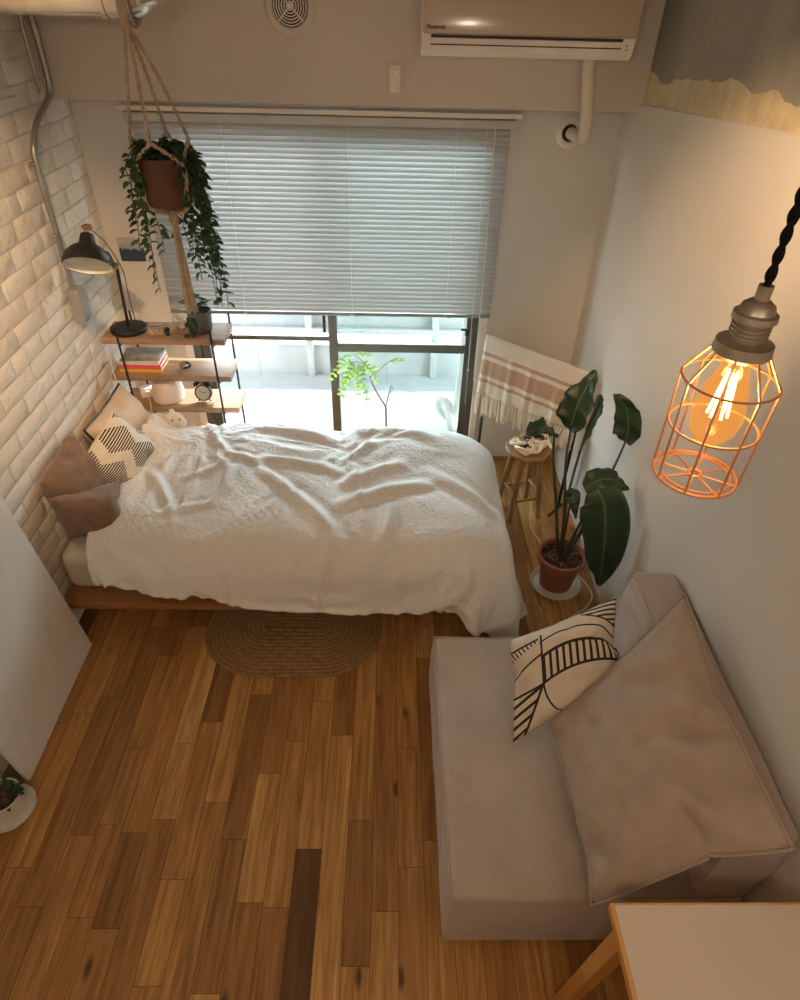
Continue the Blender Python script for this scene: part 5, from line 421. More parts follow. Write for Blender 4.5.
M = {}
def mk_materials():
    w = Mat('wall_paint', (.665, .635, .59), .75); w.vary(1.7, .035)
    w.bump(w.noise(60, 4), .06, .004); M['paint'] = w.m
    bp = Mat('beam_paint', (.60, .545, .49), .75); bp.vary(1.4, .05); bp.bump(bp.noise(30, 4), .1, .005); M['beam'] = bp.m
    # white washed brick
    b = Mat('white_brick', (.7, .65, .58), .8)
    at = b.n('Attribute', attribute_name='rnd')
    base = b.ramp(E_(b.nt, at.outputs['Fac']), [(0, (.71, .655, .575)), (.5, (.755, .705, .63)), (1, (.79, .745, .675))])
    dirt = b.noise(9, 5, .65)
    c2 = b.mix((dirt-.57)*3.2, base, (.50, .43, .34))
    x, y, z = b.xyz()
    grime = ((z-2.02)*6).mx(0).mn(1)*((b.noise(5, 5, .7)-.38)*3).mx(0).mn(1)*.6
    c3 = b.mix(grime, c2, (.33, .27, .21)); b.color(c3)
    b.bump(b.noise(22, 5, .7), .7, .014).bump(b.noise(90, 3), .3, .004); M['brick'] = b.m
    mo = Mat('brick_mortar', (.55, .51, .45), .9); mo.vary(14, .12); mo.bump(mo.noise(70, 4), .5, .006); M['mortar'] = mo.m
    # bare concrete with cream paint left along the lower edge
    c = Mat('bare_concrete', (.3, .3, .27), .85)
    x, y, z = c.xyz()
    rel = z-2.02-.0709*(3.21-y)
    n1 = c.noise(3.2, 2, .5, (1, 1, .5)); n2 = c.noise(2.2, 5, .7, (1, 1, .25))
    n3 = c.noise(30, 3, .6, (1, 1, .3))
    edge = (rel+(n1-.5)*.20+(n3-.5)*.012).lt(.105)
    conc = c.ramp(n2, [(.25, (.20, .195, .165)), (.5, (.29, .275, .235)), (.75, (.40, .375, .31))])
    cream = c.ramp(c.noise(12, 5, .7), [(.3, (.50, .43, .27)), (.62, (.66, .57, .38))])
    c.color(c.mix(edge, conc, cream)); c.bump(c.noise(25, 5, .7), .35, .01); M['concrete'] = c.m
    # floor planks
    f = Mat('oak_floor', (.3, .15, .06), .42)
    at = f.n('Attribute', attribute_name='rnd'); sep = f.n('SeparateColor'); f.l(at.outputs['Color'], sep.inputs[0])
    r1, r2, r3 = [E_(f.nt, o) for o in sep.outputs[:3]]
    tone = f.ramp(r1, [(0, (.125, .057, .018)), (.12, (.23, .107, .032)), (.45, (.36, .176, .050)), (.75, (.46, .240, .070)), (1, (.58, .35, .125))])
    cmb = f.n('CombineXYZ'); x, y, z = f.xyz()
    f.l((x*26+r2*77).k, cmb.inputs[0]); f.l((y*1.5+r3*31).k, cmb.inputs[1]); f.l((r2*9).k, cmb.inputs[2])
    g = f.n('TexNoise'); g.inputs['Scale'].default_value = 1.6; g.inputs['Detail'].default_value = 6; g.inputs['Roughness'].default_value = .65; g.inputs['Distortion'].default_value = .6
    f.l(cmb.outputs[0], g.inputs['Vector']); gr = E_(f.nt, g.outputs['Fac'])
    cm2 = f.n('CombineXYZ'); f.l((x*150+r2*77).k, cm2.inputs[0]); f.l((y*5+r3*31).k, cm2.inputs[1])
    g2 = f.n('TexNoise'); g2.inputs['Scale'].default_value = 1; g2.inputs['Detail'].default_value = 3; f.l(cm2.outputs[0], g2.inputs['Vector']); gf = E_(f.nt, g2.outputs['Fac'])
    col = f.mix(((gr-.5)*2.6).mx(-.5).mn(.5)+.5, f.mix(1.0, tone, (.52, .46, .42), 'MULTIPLY'), f.mix(1.0, tone, (1.34, 1.32, 1.26), 'MULTIPLY'))
    col = f.mix(((gf-.54)*3.4).mx(0).mn(.45), col, f.mix(1.0, tone, (.5, .45, .42), 'MULTIPLY'))
    cm3 = f.n('CombineXYZ'); f.l((x*7+r2*50).k, cm3.inputs[0]); f.l((y*2.6+r3*50).k, cm3.inputs[1])
    vo = f.n('TexVoronoi'); vo.inputs['Scale'].default_value = 1.0; f.l(cm3.outputs[0], vo.inputs['Vector']); kn = E_(f.nt, vo.outputs['Distance'])
    col = f.mix(((.115-kn)*11).mx(0).mn(.85), col, (.035, .016, .007)); f.color(col)
    f.rgh(gr*.18+.33); f.bump(gf, .12, .002); M['floor'] = f.m
    M['floorgap'] = plain('floor_joint', (.035, .016, .007), .8)
    # woods
    def wood(name, c1, c2, axis=(1, 14, 14), rough=.5):
        k = Mat(name, c1, rough); n1 = k.noise(2.6, 6, .65, axis, dist=.5); n2 = k.noise(22, 3, .6, axis)
        k.color(k.mix((n2-.5)*.5+.1, k.ramp(n1, [(.3, c1), (.7, c2)]), tuple(x*.55 for x in c1))); k.bump(n2, .12, .003); return k.m
    M['shelfwood'] = wood('shelf_board_wood', (.27, .16, .09), (.42, .28, .175))
    M['bedwood'] = wood('bed_wood', (.32, .135, .045), (.44, .21, .08))
    M['bedwoody'] = wood('bed_wood_leg', (.32, .135, .045), (.44, .21, .08), (14, 14, 1))
    M['tableedge'] = wood('table_edge_wood', (.60, .29, .07), (.70, .38, .11), (14, 1, 14))
    M['tableleg'] = wood('table_leg_wood', (.56, .26, .06), (.66, .34, .09), (14, 14, 1))
    M['stoolwood'] = wood('stool_wood', (.26, .135, .06), (.40, .23, .11), (14, 14, 1.5))
    # metals
    M['galv'] = Mat('galvanised_steel', (.76, .74, .70), .27, .95).vary(14, .12).m
    M['conduit'] = Mat('conduit_steel', (.40, .39, .36), .42, .85).vary(20, .12).m
    M['black'] = Mat('black_metal', (.018, .017, .016), .45, .2).vary(20, .1).m
    M['blackmatt'] = plain('black_plastic', (.02, .019, .018), .5)
    M['bronze'] = Mat('window_bronze', (.10, .09, .08), .45, .3).vary(12, .1).m
    M['brass'] = Mat('brass', (.58, .40, .19), .3, 1).vary(20, .08).m
    M['copper'] = Mat('copper_wire', (.62, .33, .18), .42, .9).vary(30, .08).m
    M['nickel'] = Mat('aged_nickel', (.36, .31, .25), .42, .85).vary(30, .15).m
    M['chrome'] = Mat('chrome', (.7, .7, .7), .2, 1).vary(20, .05).m
    M['white'] = plain('white_plastic', (.78, .76, .72), .4)
    M['acpanel'] = plain('ac_front_panel', (.50, .42, .32), .16, amt=.02, Coat_Weight=.4, Coat_Roughness=.08)
    M['acwhite'] = plain('ac_body_white', (.80, .77, .71), .35, amt=.03)
    M['clothcord'] = plain('black_cloth_cord', (.008, .007, .007), .9, Specular_IOR_Level=.1)
    M['dark'] = plain('dark_slot', (.03, .028, .025), .7)
    M['grey'] = plain('grey_plastic', (.27, .28, .28), .5)
    M['tape'] = Mat('pipe_tape', (.70, .64, .53), .6).vary(25, .08).m
    M['lagging'] = plain('pipe_lagging', (.40, .40, .37), .8)
    M['shadein'] = plain('lamp_inner_white', (.80, .79, .70), .45)
    # blind
    bl = Mat('blind_slat', (.46, .465, .455), .3, 0); bl.vary(5, .03)
    tr = bl.n('BsdfTranslucent'); tr.inputs[0].default_value = (.64, .67, .66, 1)
    mx = bl.n('MixShader'); mx.inputs[0].default_value = .05
    bl.l(bl.b.outputs[0], mx.inputs[1]); bl.l(tr.outputs[0], mx.inputs[2]); bl.l(mx.outputs[0], bl.nt.nodes['Material Output'].inputs[0]); M['slat'] = bl.m
    M['blindrail'] = plain('blind_rail', (.52, .535, .525), .4)
    M['cordw'] = plain('white_cord', (.74, .70, .62), .7)
    # glass (window, bulb): clear with a fresnel sheen
    def glass(name, tint, rough=.02, ior=1.45, gl=1.0):
        k = Mat(name); nt = k.nt; out = nt.nodes['Material Output']
        t = k.n('BsdfTransparent'); t.inputs[0].default_value = (*tint, 1)
        g = k.n('BsdfGlossy'); g.inputs['Roughness'].default_value = rough; g.inputs[0].default_value = (gl, gl, gl, 1)
        fr = k.n('Fresnel'); geo = k.n('NewGeometry'); bf = E_(nt, geo.outputs['Backfacing'])
        k.l((bf*(1/ior-ior)+ior).k, fr.inputs[0])          # same sheen from either side of the sheet
        m = k.n('MixShader'); k.l(fr.outputs[0], m.inputs[0]); k.l(t.outputs[0], m.inputs[1]); k.l(g.outputs[0], m.inputs[2])
        k.l(m.outputs[0], out.inputs[0]); nt.nodes.remove(k.b); return k.m
    M['glass'] = glass('window_glass', (.90, .965, .95))
    M['glassclear'] = glass('window_glass_clear', (.97, .97, .96))
    M['bulbglass'] = glass('amber_bulb_glass', (1.0, .74, .42), .03, 1.25)
    bg_ = M['bulbglass']; nt = bg_.node_tree; e = nt.nodes.new('ShaderNodeEmission'); e.inputs[0].default_value = (1, .42, .10, 1); e.inputs[1].default_value = .9
    m = nt.nodes.new('ShaderNodeMixShader'); m.inputs[0].default_value = .5; o = nt.nodes['Material Output']; src = o.inputs[0].links[0].from_socket
    nt.links.new(src, m.inputs[1]); nt.links.new(e.outputs[0], m.inputs[2]); nt.links.new(m.outputs[0], o.inputs[0])
    em = Mat('hot_filament'); e = em.n('Emission'); e.inputs[0].default_value = (1, .58, .18, 1); e.inputs[1].default_value = 60
    em.l(e.outputs[0], em.nt.nodes['Material Output'].inputs[0]); M['filament'] = em.m
    e2 = Mat('lit_lamp_globe'); e = e2.n('Emission'); e.inputs[0].default_value = (1, .62, .28, 1); e.inputs[1].default_value = 9
    e2.l(e.outputs[0], e2.nt.nodes['Material Output'].inputs[0]); M['globe'] = e2.m
    # fabrics
    d = Mat('seersucker_duvet', (.80, .80, .79), .9, Sheen_Weight=.15); d.vary(2, .02)
    d.bump(d.voro(62, (1, 1, 1), feature='SMOOTH_F1')*1.0, .5, .006).bump(d.noise(30, 4, .6), .3, .008); M['duvet'] = d.m
    M['sheet'] = plain('cream_sheet', (.70, .65, .56), .9, amt=.03)
    def cord(name, col, sc, which='UV', dirn='X', amt=.1):
        k = Mat(name, col, .95, Sheen_Weight=.25)
        n = k.noise(7, 4, .6, which=which); wv = k.wave(sc, 1.2, dirn, which=which); n2 = k.noise(90, 3, .6, which=which)
        cc = k.ramp(n, [(.3, tuple(x*(1-amt) for x in col)), (.7, tuple(x*(1+amt) for x in col))])
        cc = k.mix((1-wv)*.35, cc, tuple(x*.62 for x in col)); cc = k.mix((n2-.5)*.5+.08, cc, tuple(x*.7 for x in col)); k.color(cc)
        k.bump(wv, .3, .003).bump(n2, .2, .003); return k.m
    M['sofa'] = cord('beige_corduroy', (.475, .385, .315), 42, 'Object', 'X')
    M['sofacushion'] = cord('beige_corduroy_cushion', (.44, .35, .28), 50)
    M['piping'] = plain('sofa_piping', (.40, .32, .26), .95)
    M['brownvelvet'] = cord('brown_ribbed_cushion', (.205, .128, .086), 10, dirn='X', amt=.22)
    bg = Mat('beige_linen_pillow', (.62, .50, .39), .95); bg.vary(8, .06); bg.bump(bg.noise(160, 2), .3, .003); M['linen'] = bg.m
    # striped black-and-cream cushion
    k = Mat('striped_cushion', (.8, .75, .66), .95); u, v, _ = k.xyz('UV')
    lin = k.ramp(k.noise(9, 3, which='UV'), [(.3, (.66, .60, .51)), (.7, (.76, .71, .62))])
    band = v*2.0+.25
    half = (u*2.0+(band.fl())*.5).tri()*.36+.17
    saw = ((u*26).fl()/26*2.0+band.fl()*.5).tri()*.36+.13
    inb = (band.fr()-.5).abs().lt(saw)
    st = (u*26).fr().lt(.52)
    ink = inb*st*(u.gt(.03))*(u.lt(.97))
    k.color(k.mix(ink, lin, (.025, .02, .026))); k.bump(k.noise(170, 2, which='UV'), .3, .003); M['bw'] = k.m
    # cream cushion with drawn black lines
    k = Mat('line_drawn_cushion', (.72, .65, .54), .95); u, v, _ = k.xyz('UV')
    lin = k.ramp(k.noise(7, 3, which='UV'), [(.3, (.62, .54, .43)), (.7, (.70, .62, .51))])
    du = u-.28
    up = du*.39-du*du*1.07+.69; lo = du*.394-du*du*.914+.43
    def line(e, w): return e.abs().lt(w)
    right = u.gt(.272)
    stripes = (u*17.5).fr().lt(.42)*v.lt(up)*v.gt(lo)*right
    ink = stripes.mx(line(v-up, .016)*right).mx(line(v-lo, .014)*right)
    ink = ink.mx(line(v-(up+.15), .009)*right)
    lc = (u-.02)*.55+.585-(u-.15)*(u-.15)*.9+.01; ink = ink.mx(line(v-lc, .011)*u.lt(.28))
    wl = u*.14+.39; wr = v*.42+.10
    wedge = u.lt(wr)*v.lt(wl)
    ink = ink.mx(wedge*((v-u*.42)*10.5).fr().lt(.36)).mx(line(v-wl, .012)*u.lt(.285)).mx(line(u-wr, .013)*v.lt(.44))
    ink = ink.mx(line(u-.284, .009)*v.gt(.44)*v.lt(.92)).mx(line(u-(.285+(.44-v)*(.44-v)*.95), .008)*v.lt(.44)*v.gt(.05))
    cr = 1.55-u*.87
    ink = ink.mx(v.gt(cr)*((v*1.0+u*.25)*19).fr().lt(.42)).mx(line(v-cr, .010)*u.gt(.66))
    ink = ink.mx(line(v-(.86+u*.10), .010)*u.lt(.26)).mx(((u+v*.5)*26).fr().lt(.35)*v.lt(u*.10+.86)*v.gt(u*.42+.75)*u.lt(.25))
    k.color(k.mix(ink, lin, (.03, .022, .026))); k.bump(k.noise(170, 2, which='UV'), .3, .003); M['geo'] = k.m
    # striped throw (v runs down the cloth)
    k = Mat('striped_throw', (.7, .6, .5), .95); u, v, _ = k.xyz('UV')
    cr = (.62, .555, .46); rs = (.40, .245, .165)
    band = (v.gt(.27)*v.lt(.33)).mx(v.gt(.40)*v.lt(.66)).mx(v.gt(.73)*v.lt(.785))
    c0 = k.mix(band, cr, rs); k.color(k.mix((k.noise(60, 2, which='UV', sc=(1, 8, 1))-.5)*.5+.1, c0, (.40, .30, .22)))
    k.bump(k.noise(150, 2, which='UV'), .35, .003); M['throw'] = k.m
    M['fringe'] = plain('cream_fringe', (.76, .67, .54), .95)
    M['rope'] = Mat('macrame_rope', (.41, .325, .23), .95).vary(40, .2).m
    M['plush'] = plain('white_plush', (.76, .70, .62), 1.0, Sheen_Weight=.4)
    # jute rug: concentric braids from UV.x
    k = Mat('jute_braid', (.3, .18, .075), .95); u, v, _ = k.xyz('UV')
    br = (u*1.0).fr(); tw = ((v*1.0)+(u.fl())*.37).fr()
    n = k.noise(70, 4, .7); c0 = k.ramp(n, [(.3, (.20, .112, .040)), (.7, (.39, .235, .092))])
    dk = ((br-.5).abs()*2-.6).mx(0)*1.3; c1 = k.mix(dk.mn(.3), c0, (.12, .068, .028))
    c2 = k.mix(((tw-.5).abs()*2-.6).mx(0).mn(.4)*1.2, c1, (.12, .065, .025)); k.color(c2)
    k.bump(k.noise(120, 3), .5, .004); M['jute'] = k.m
    # plants, pots
    def leafm(name, c1, c2, rough=.4, tr=.2, tcol=(.2, .4, .05)):
        k = Mat(name, c1, rough); k.color(k.ramp(k.noise(9, 4), [(.3, c1), (.7, c2)]))
        t = k.n('BsdfTranslucent'); t.inputs[0].default_value = (*tcol, 1); m = k.n('MixShader'); m.inputs[0].default_value = tr
        k.l(k.b.outputs[0], m.inputs[1]); k.l(t.outputs[0], m.inputs[2]); k.l(m.outputs[0], k.nt.nodes['Material Output'].inputs[0]); return k
    k = leafm('strelitzia_leaf', (.016, .040, .022), (.032, .070, .034), .36, .10, (.10, .22, .04))
    u, v, _ = k.xyz('UV'); rib = ((v*34+(u-.5).abs()*8).fr()-.5).abs(); mid = (u-.5).abs().lt(.022)
    base = k.b.inputs['Base Color'].links[0].from_socket
    k.color(k.mix(mid, base, (.10, .18, .06))); k.bump(rib, .25, .006); M['strel'] = k.m
    M['strelstem'] = plain('strelitzia_stem', (.055, .060, .032), .5, amt=.3)
    M['vine'] = leafm('trailing_leaf', (.014, .040, .018), (.032, .075, .030), .42, .18, (.10, .25, .05)).m
    M['vinestem'] = plain('vine_stem', (.06, .09, .03), .6)
    M['seedling'] = leafm('young_tree_leaf', (.13, .28, .055), (.22, .42, .09), .5, .35, (.42, .70, .14)).m
    M['twig'] = plain('twig_bark', (.22, .12, .08), .7)
    M['basket'] = Mat('brown_pot', (.105, .046, .024), .75).vary(9, .25).m
    tp = Mat('terracotta', (.33, .115, .055), .6); tp.vary(6, .15); tp.bump(tp.noise(30, 3), .1, .004); M['terra'] = tp.m
    so = Mat('bark_soil', (.16, .085, .045), .95); so.color(so.ramp(so.voro(45, out='Distance'), [(.1, (.20, .11, .06)), (.6, (.06, .03, .016))])); so.bump(so.voro(45), 1, .02); M['soil'] = so.m
    M['ceramic'] = plain('white_ceramic', (.66, .65, .61), .35, amt=.04)
    M['greypot'] = plain('grey_pot', (.115, .12, .115), .55, amt=.1)
    bd = Mat('white_board', (.8, .8, .79), .42); n = bd.noise(2.4, 6, .7, (1, 1, 1), dist=1.2)
    bd.color(bd.ramp(n, [(.3, (.74, .75, .745)), (.55, (.81, .815, .80)), (.8, (.85, .85, .83))])); bd.bump(bd.noise(40, 4), .06, .004); M['board'] = bd.m
    M['tabletop'] = plain('pale_tabletop', (.66, .56, .45), .5, amt=.02)
    M['pink'] = plain('pink_cover', (.72, .09, .16), .5); M['yellow'] = plain('yellow_cover', (.70, .50, .04), .5)
    M['paper'] = plain('paper_pages', (.78, .74, .68), .8); M['mag'] = Mat('magazine_cover', (.28, .28, .27), .3).vary(18, .6).m
    M['humid'] = plain('pale_pink_plastic', (.76, .64, .58), .4, amt=.02)
    gb = Mat('jewel_box_glass', (.42, .28, .22), .15); gb.vary(60, .5); M['jewel'] = gb.m
    ph = Mat('postcard_print', (.1, .15, .2), .4); u, v, _ = ph.xyz('UV')
    n = ph.noise(5, 5, .6, which='UV'); hill = v.lt(n*.5+.28); sky = ph.ramp(v, [(.3, (.20, .27, .34)), (.8, (.42, .45, .48))])
    ph.color(ph.mix(hill, sky, (.035, .06, .085))); M['postcard'] = ph.m
    # outside
    bt = Mat('balcony_floor', (.33, .335, .335), .8); bt.vary(3, .05); M['balc'] = bt.m
    M['balcgrey'] = plain('balcony_gutter', (.20, .215, .22), .8); M['parapet'] = plain('balcony_parapet', (.24, .25, .25), .8, amt=.04)
    M['rail'] = plain('balcony_rail', (.27, .275, .27), .5)
mk_materials()

# ------------------------------------------------------------------ mesh helpers
def thing(name, label, cat, loc=(0, 0, 0), rotz=0, group=None):
    o = bpy.data.objects.new(name, None); C.objects.link(o); o.empty_display_size = .05
    o.location = loc; o.rotation_euler = (0, 0, rotz); tag(o, label, cat, group); return o
def tag(o, label, cat, group=None):
    o['label'] = label; o['category'] = cat
    if group: o['group'] = group
    return o
def rootM(p):
    m = Matrix()
    ch = []
    while p is not None: ch.append(p); p = p.parent
    for q in reversed(ch):
        m = m @ (Matrix.Translation(q.location) @ q.rotation_euler.to_matrix().to_4x4())
    return m
def obj(name, bm, mat, parent=None, smooth=True, world=True, sub=0):
    """link a bmesh as one object; world=True: geometry was written in room coordinates"""
    if parent is not None and world: bm.transform(rootM(parent).inverted())
    me = bpy.data.meshes.new(name); bm.to_mesh(me); bm.free()
    o = bpy.data.objects.new(name, me); C.objects.link(o)
    for m in (mat if isinstance(mat, (list, tuple)) else [mat]): me.materials.append(M[m] if isinstance(m, str) else m)
    for p in me.polygons: p.use_smooth = smooth
    if smooth:
        try: me.set_sharp_from_angle(angle=math.radians(38))
        except Exception: pass
    if sub: 
        md = o.modifiers.new('sub', 'SUBSURF'); md.levels = md.render_levels = sub
    if parent is not None: o.parent = parent
    return o
def single(o, loc):
    """move a one-mesh thing's origin to loc without moving its geometry"""
    o.data.transform(Matrix.Translation(-V(loc))); o.location = loc; return o
def struct(o): o['kind'] = 'structure'; return o
def B(): return bmesh.new()
def box(bm, c, s, bev=0, rot=None, seg=2, mi=0):
    t = bmesh.new(); bmesh.ops.create_cube(t, size=1)
    for v in t.verts: v.co = V((v.co.x*s[0], v.co.y*s[1], v.co.z*s[2]))
    if bev: bmesh.ops.bevel(t, geom=t.edges[:], offset=bev, segments=seg, affect='EDGES', profile=.6)
    m = Matrix.Translation(V(c))
    if rot is not None: m = m @ (rot.to_4x4() if isinstance(rot, Matrix) else Euler(rot).to_matrix().to_4x4())
    t.transform(m); return merge(bm, t, mi)
def b2(bm, lo, hi, bev=0, seg=2, mi=0):
    return box(bm, [(a+b)/2 for a, b in zip(lo, hi)], [b-a for a, b in zip(lo, hi)], bev, None, seg, mi)
def merge(bm, t, mi=0):
    t.verts.index_update(); vs = [bm.verts.new(v.co) for v in t.verts]
    ul = t.loops.layers.uv.active; U = bm.loops.layers.uv.verify() if ul else None
    for f in t.faces:
        try: nf = bm.faces.new([vs[v.index] for v in f.verts])
        except ValueError: continue
        nf.material_index = mi
        if ul:
            for a, b in zip(nf.loops, f.loops): a[U].uv = b[ul].uv
    t.free(); return vs
def frame(t):
    t = t.normalized(); a = V((0, 0, 1)) if abs(t.z) < .9 else V((1, 0, 0))
    x = a.cross(t).normalized(); return x, t.cross(x)
def tube(bm, pts, r, n=8, cap=True, closed=False, mi=0):
    pts = [V(p) for p in pts]; N = len(pts); rings = []; x = None
    for i, p in enumerate(pts):
        if closed: t = pts[(i+1) % N]-pts[i-1]
        else: t = pts[min(i+1, N-1)]-pts[max(i-1, 0)]
        if t.length < 1e-9: t = V((0, 0, 1))
        t.normalize()
        if x is None: x, y = frame(t)
        else:
            x = x-t*x.dot(t)
            if x.length < 1e-6: x, y = frame(t)
            x.normalize(); y = t.cross(x)
        rr = r[i] if isinstance(r, (list, tuple)) else r
        rings.append([bm.verts.new(p+(x*math.cos(2*PI*k/n)+y*math.sin(2*PI*k/n))*rr) for k in range(n)])
    for i in range(N if closed else N-1):
        a, b = rings[i], rings[(i+1) % N]
        for k in range(n):
            f = bm.faces.new((a[k], a[(k+1) % n], b[(k+1) % n], b[k])); f.material_index = mi
    if cap and not closed:
        bm.faces.new(rings[0][::-1]).material_index = mi; bm.faces.new(rings[-1]).material_index = mi
def spline(pts, k=8):
    pts = [V(p) for p in pts]; out = []
    P_ = [pts[0]*2-pts[1]]+pts+[pts[-1]*2-pts[-2]]
    for i in range(1, len(P_)-2):
        a, b, c, d = P_[i-1:i+3]
        for j in range(k):
            t = j/k
            out.append(.5*((2*b)+(c-a)*t+(2*a-5*b+4*c-d)*t*t+(3*b-a-3*c+d)*t**3))
    out.append(pts[-1]); return out
def lathe(bm, prof, c=(0, 0, 0), n=32, axis=None, mi=0, close=False):
    """prof: list of (radius, height); axis: direction of +height"""
    c = V(c); z = V(axis).normalized() if axis is not None else V((0, 0, 1))
    if axis is None: x, y = V((1, 0, 0)), V((0, 1, 0))
    else: x, y = frame(z)
    rings = []
    for r, h in prof:
        if r < 1e-6: rings.append([bm.verts.new(c+z*h)])
        else: rings.append([bm.verts.new(c+z*h+(x*math.cos(2*PI*k/n)+y*math.sin(2*PI*k/n))*r) for k in range(n)])
    for a, b in zip(rings, rings[1:]):
        for k in range(n):
            k2 = (k+1) % n
            q = [a[k % len(a)], a[k2 % len(a)], b[k2 % len(b)], b[k % len(b)]]
            u = []
            for v in q:
                if v not in u: u.append(v)
            if len(u) >= 3:
                try: bm.faces.new(u).material_index = mi
                except ValueError: pass
def disc(bm, c, r, n=32, axis=(0, 0, 1), mi=0): lathe(bm, [(0, 0), (r, 0)], c, n, axis, mi)
def ball(bm, c, r, n=16, s=(1, 1, 1), rot=None, mi=0):
    t = bmesh.new(); bmesh.ops.create_uvsphere(t, u_segments=n, v_segments=max(6, n//2), radius=r)
    m = Matrix.Translation(V(c)) @ (rot.to_4x4() if rot else Matrix()) @ Matrix.Diagonal((*s, 1)); t.transform(m); merge(bm, t, mi)

_G = {}
def pillow(bm, q, thick, src='FIRM', flip=False, squeeze=1.0, straight=.35, creases=()):
    """inflated cushion through corner points q = BL, BR, TR, TL (room coords); UV (0,0) at BL"""
    if src not in _G: _G[src] = grid(globals()[src])
    N, _, T = _G[src]
    q = [V(p) for p in q]
    ex = max(abs(T[i][j].x) for i in (0, N) for j in (0, N)); ey = max(abs(T[i][j].y) for i in (0, N) for j in (0, N))
    zm = max(p.z for r in T for p in r)
    nrm = ((q[1]-q[0])+(q[2]-q[3])).cross((q[3]-q[0])+(q[2]-q[1])).normalized()
    if flip: nrm = -nrm
    uvl = bm.loops.layers.uv.verify()
    def pos(p, s, a, c):
        u, v = (.5+p.x/(2*ex))*(1-straight)+a/N*straight, (.5+p.y/(2*ey))*(1-straight)+c/N*straight
        b = q[0]*(1-u)*(1-v)+q[1]*u*(1-v)+q[2]*u*v+q[3]*(1-u)*v
        dz = 0
        if s > 0 and 0 < a < N and 0 < c < N:
            for (a0, c0, a1, c1, hh, w) in creases:
                ux, uy = a1-a0, c1-c0; t = max(0, min(1, ((u-a0)*ux+(v-c0)*uy)/(ux*ux+uy*uy)))
                dd = math.hypot(u-a0-ux*t, v-c0-uy*t)/w
                if dd < 3: dz += 1.5*hh*(math.exp(-dd*dd)-.5*math.exp(-(dd-1.5)**2*1.8))*math.sin(PI*min(1, .15+t*.8))
        return b+nrm*(p.z/zm*thick*.5*s+dz)
    vt = {}; vb = {}
    for i in range(N+1):
        for j in range(N+1):
            vt[i, j] = bm.verts.new(pos(T[i][j], 1, i, j))
            vb[i, j] = vt[i, j] if i in (0, N) or j in (0, N) else bm.verts.new(pos(V((T[i][j].x, T[i][j].y, -T[i][j].z)), squeeze, i, j))
    for i in range(N):
        for j in range(N):
            ix = [(i, j), (i+1, j), (i+1, j+1), (i, j+1)]
            for f, ii in ((bm.faces.new([vt[k] for k in ix]), ix), (bm.faces.new([vb[k] for k in ix[::-1]]), ix[::-1])):
                for lp, (a, b_) in zip(f.loops, ii): lp[uvl].uv = (a/N, b_/N)
    ring = [(i, 0) for i in range(N)]+[(N, j) for j in range(N)]+[(i, N) for i in range(N, 0, -1)]+[(0, j) for j in range(N, 0, -1)]
    return [vt[k].co.copy() for k in ring]

# ================================================================== SETTING
LX, RX, BY, FY, H = -1.47, 1.079, 3.44, -2.2, 3.1
BEAM_Y, BEAM_Z = 3.205, 1.988
random.seed(4)

# floor: individual planks in one structure mesh
def floor():
    bm = B(); cl = bm.loops.layers.float_color.new('rnd')
    w = .0905; x0 = -1.575
    for i in range(30):
        xa = x0+i*w; xb = xa+w-.0016; y = FY-random.uniform(0, .9)
        while y < BY:
            L = random.choice([.3, .45, .6, .6, .8, .95, 1.1]); r = [min(1, max(.1, random.gauss(.55, .2))), random.random(), random.random()]
            ya, yb = max(y, FY), min(y+L-.0014, BY); sp = None
            if i == 14 and ya < .8 < yb: ya, yb, L = ya, min(yb, 1.0), L
            if yb-ya > .02:
                if i == 14 and .3 < (ya+yb)/2 < 1.1: r[0] = .0
                if random.random() < .05: r[0] = random.uniform(.06, .16)
                vs = [bm.verts.new(p) for p in ((xa, ya, 0), (xb, ya, 0), (xb, yb, 0), (xa, yb, 0))]
                f = bm.faces.new(vs)
                for lp in f.loops: lp[cl] = (*r, 1)
                # pale sapwood strip along one edge of a few boards
                if random.random() < .10 and r[0] > .4:
                    s_ = random.choice((0, 1)); wx = random.uniform(.012, .026)
                    xs, xe = (xa, xa+wx) if s_ == 0 else (xb-wx, xb)
                    a, b_ = ya+.1*L, yb-.05*L
                    if b_-a > .1:
                        f2 = bm.faces.new([bm.verts.new(p) for p in ((xs, a, .0003), (xe if s_ == 0 else xs+wx*.4, a+.05, .0003), (xe, b_, .0003), (xs, b_, .0003))])
                        for lp in f2.loops: lp[cl] = (1.0, r[1], r[2], 1)
            y += L
    b2(bm, (LX-.1, FY, -.06), (RX+.05, BY, -.0012), mi=1)
    return struct(obj('floor', bm, ['floor', 'floorgap'], smooth=False))
floor()

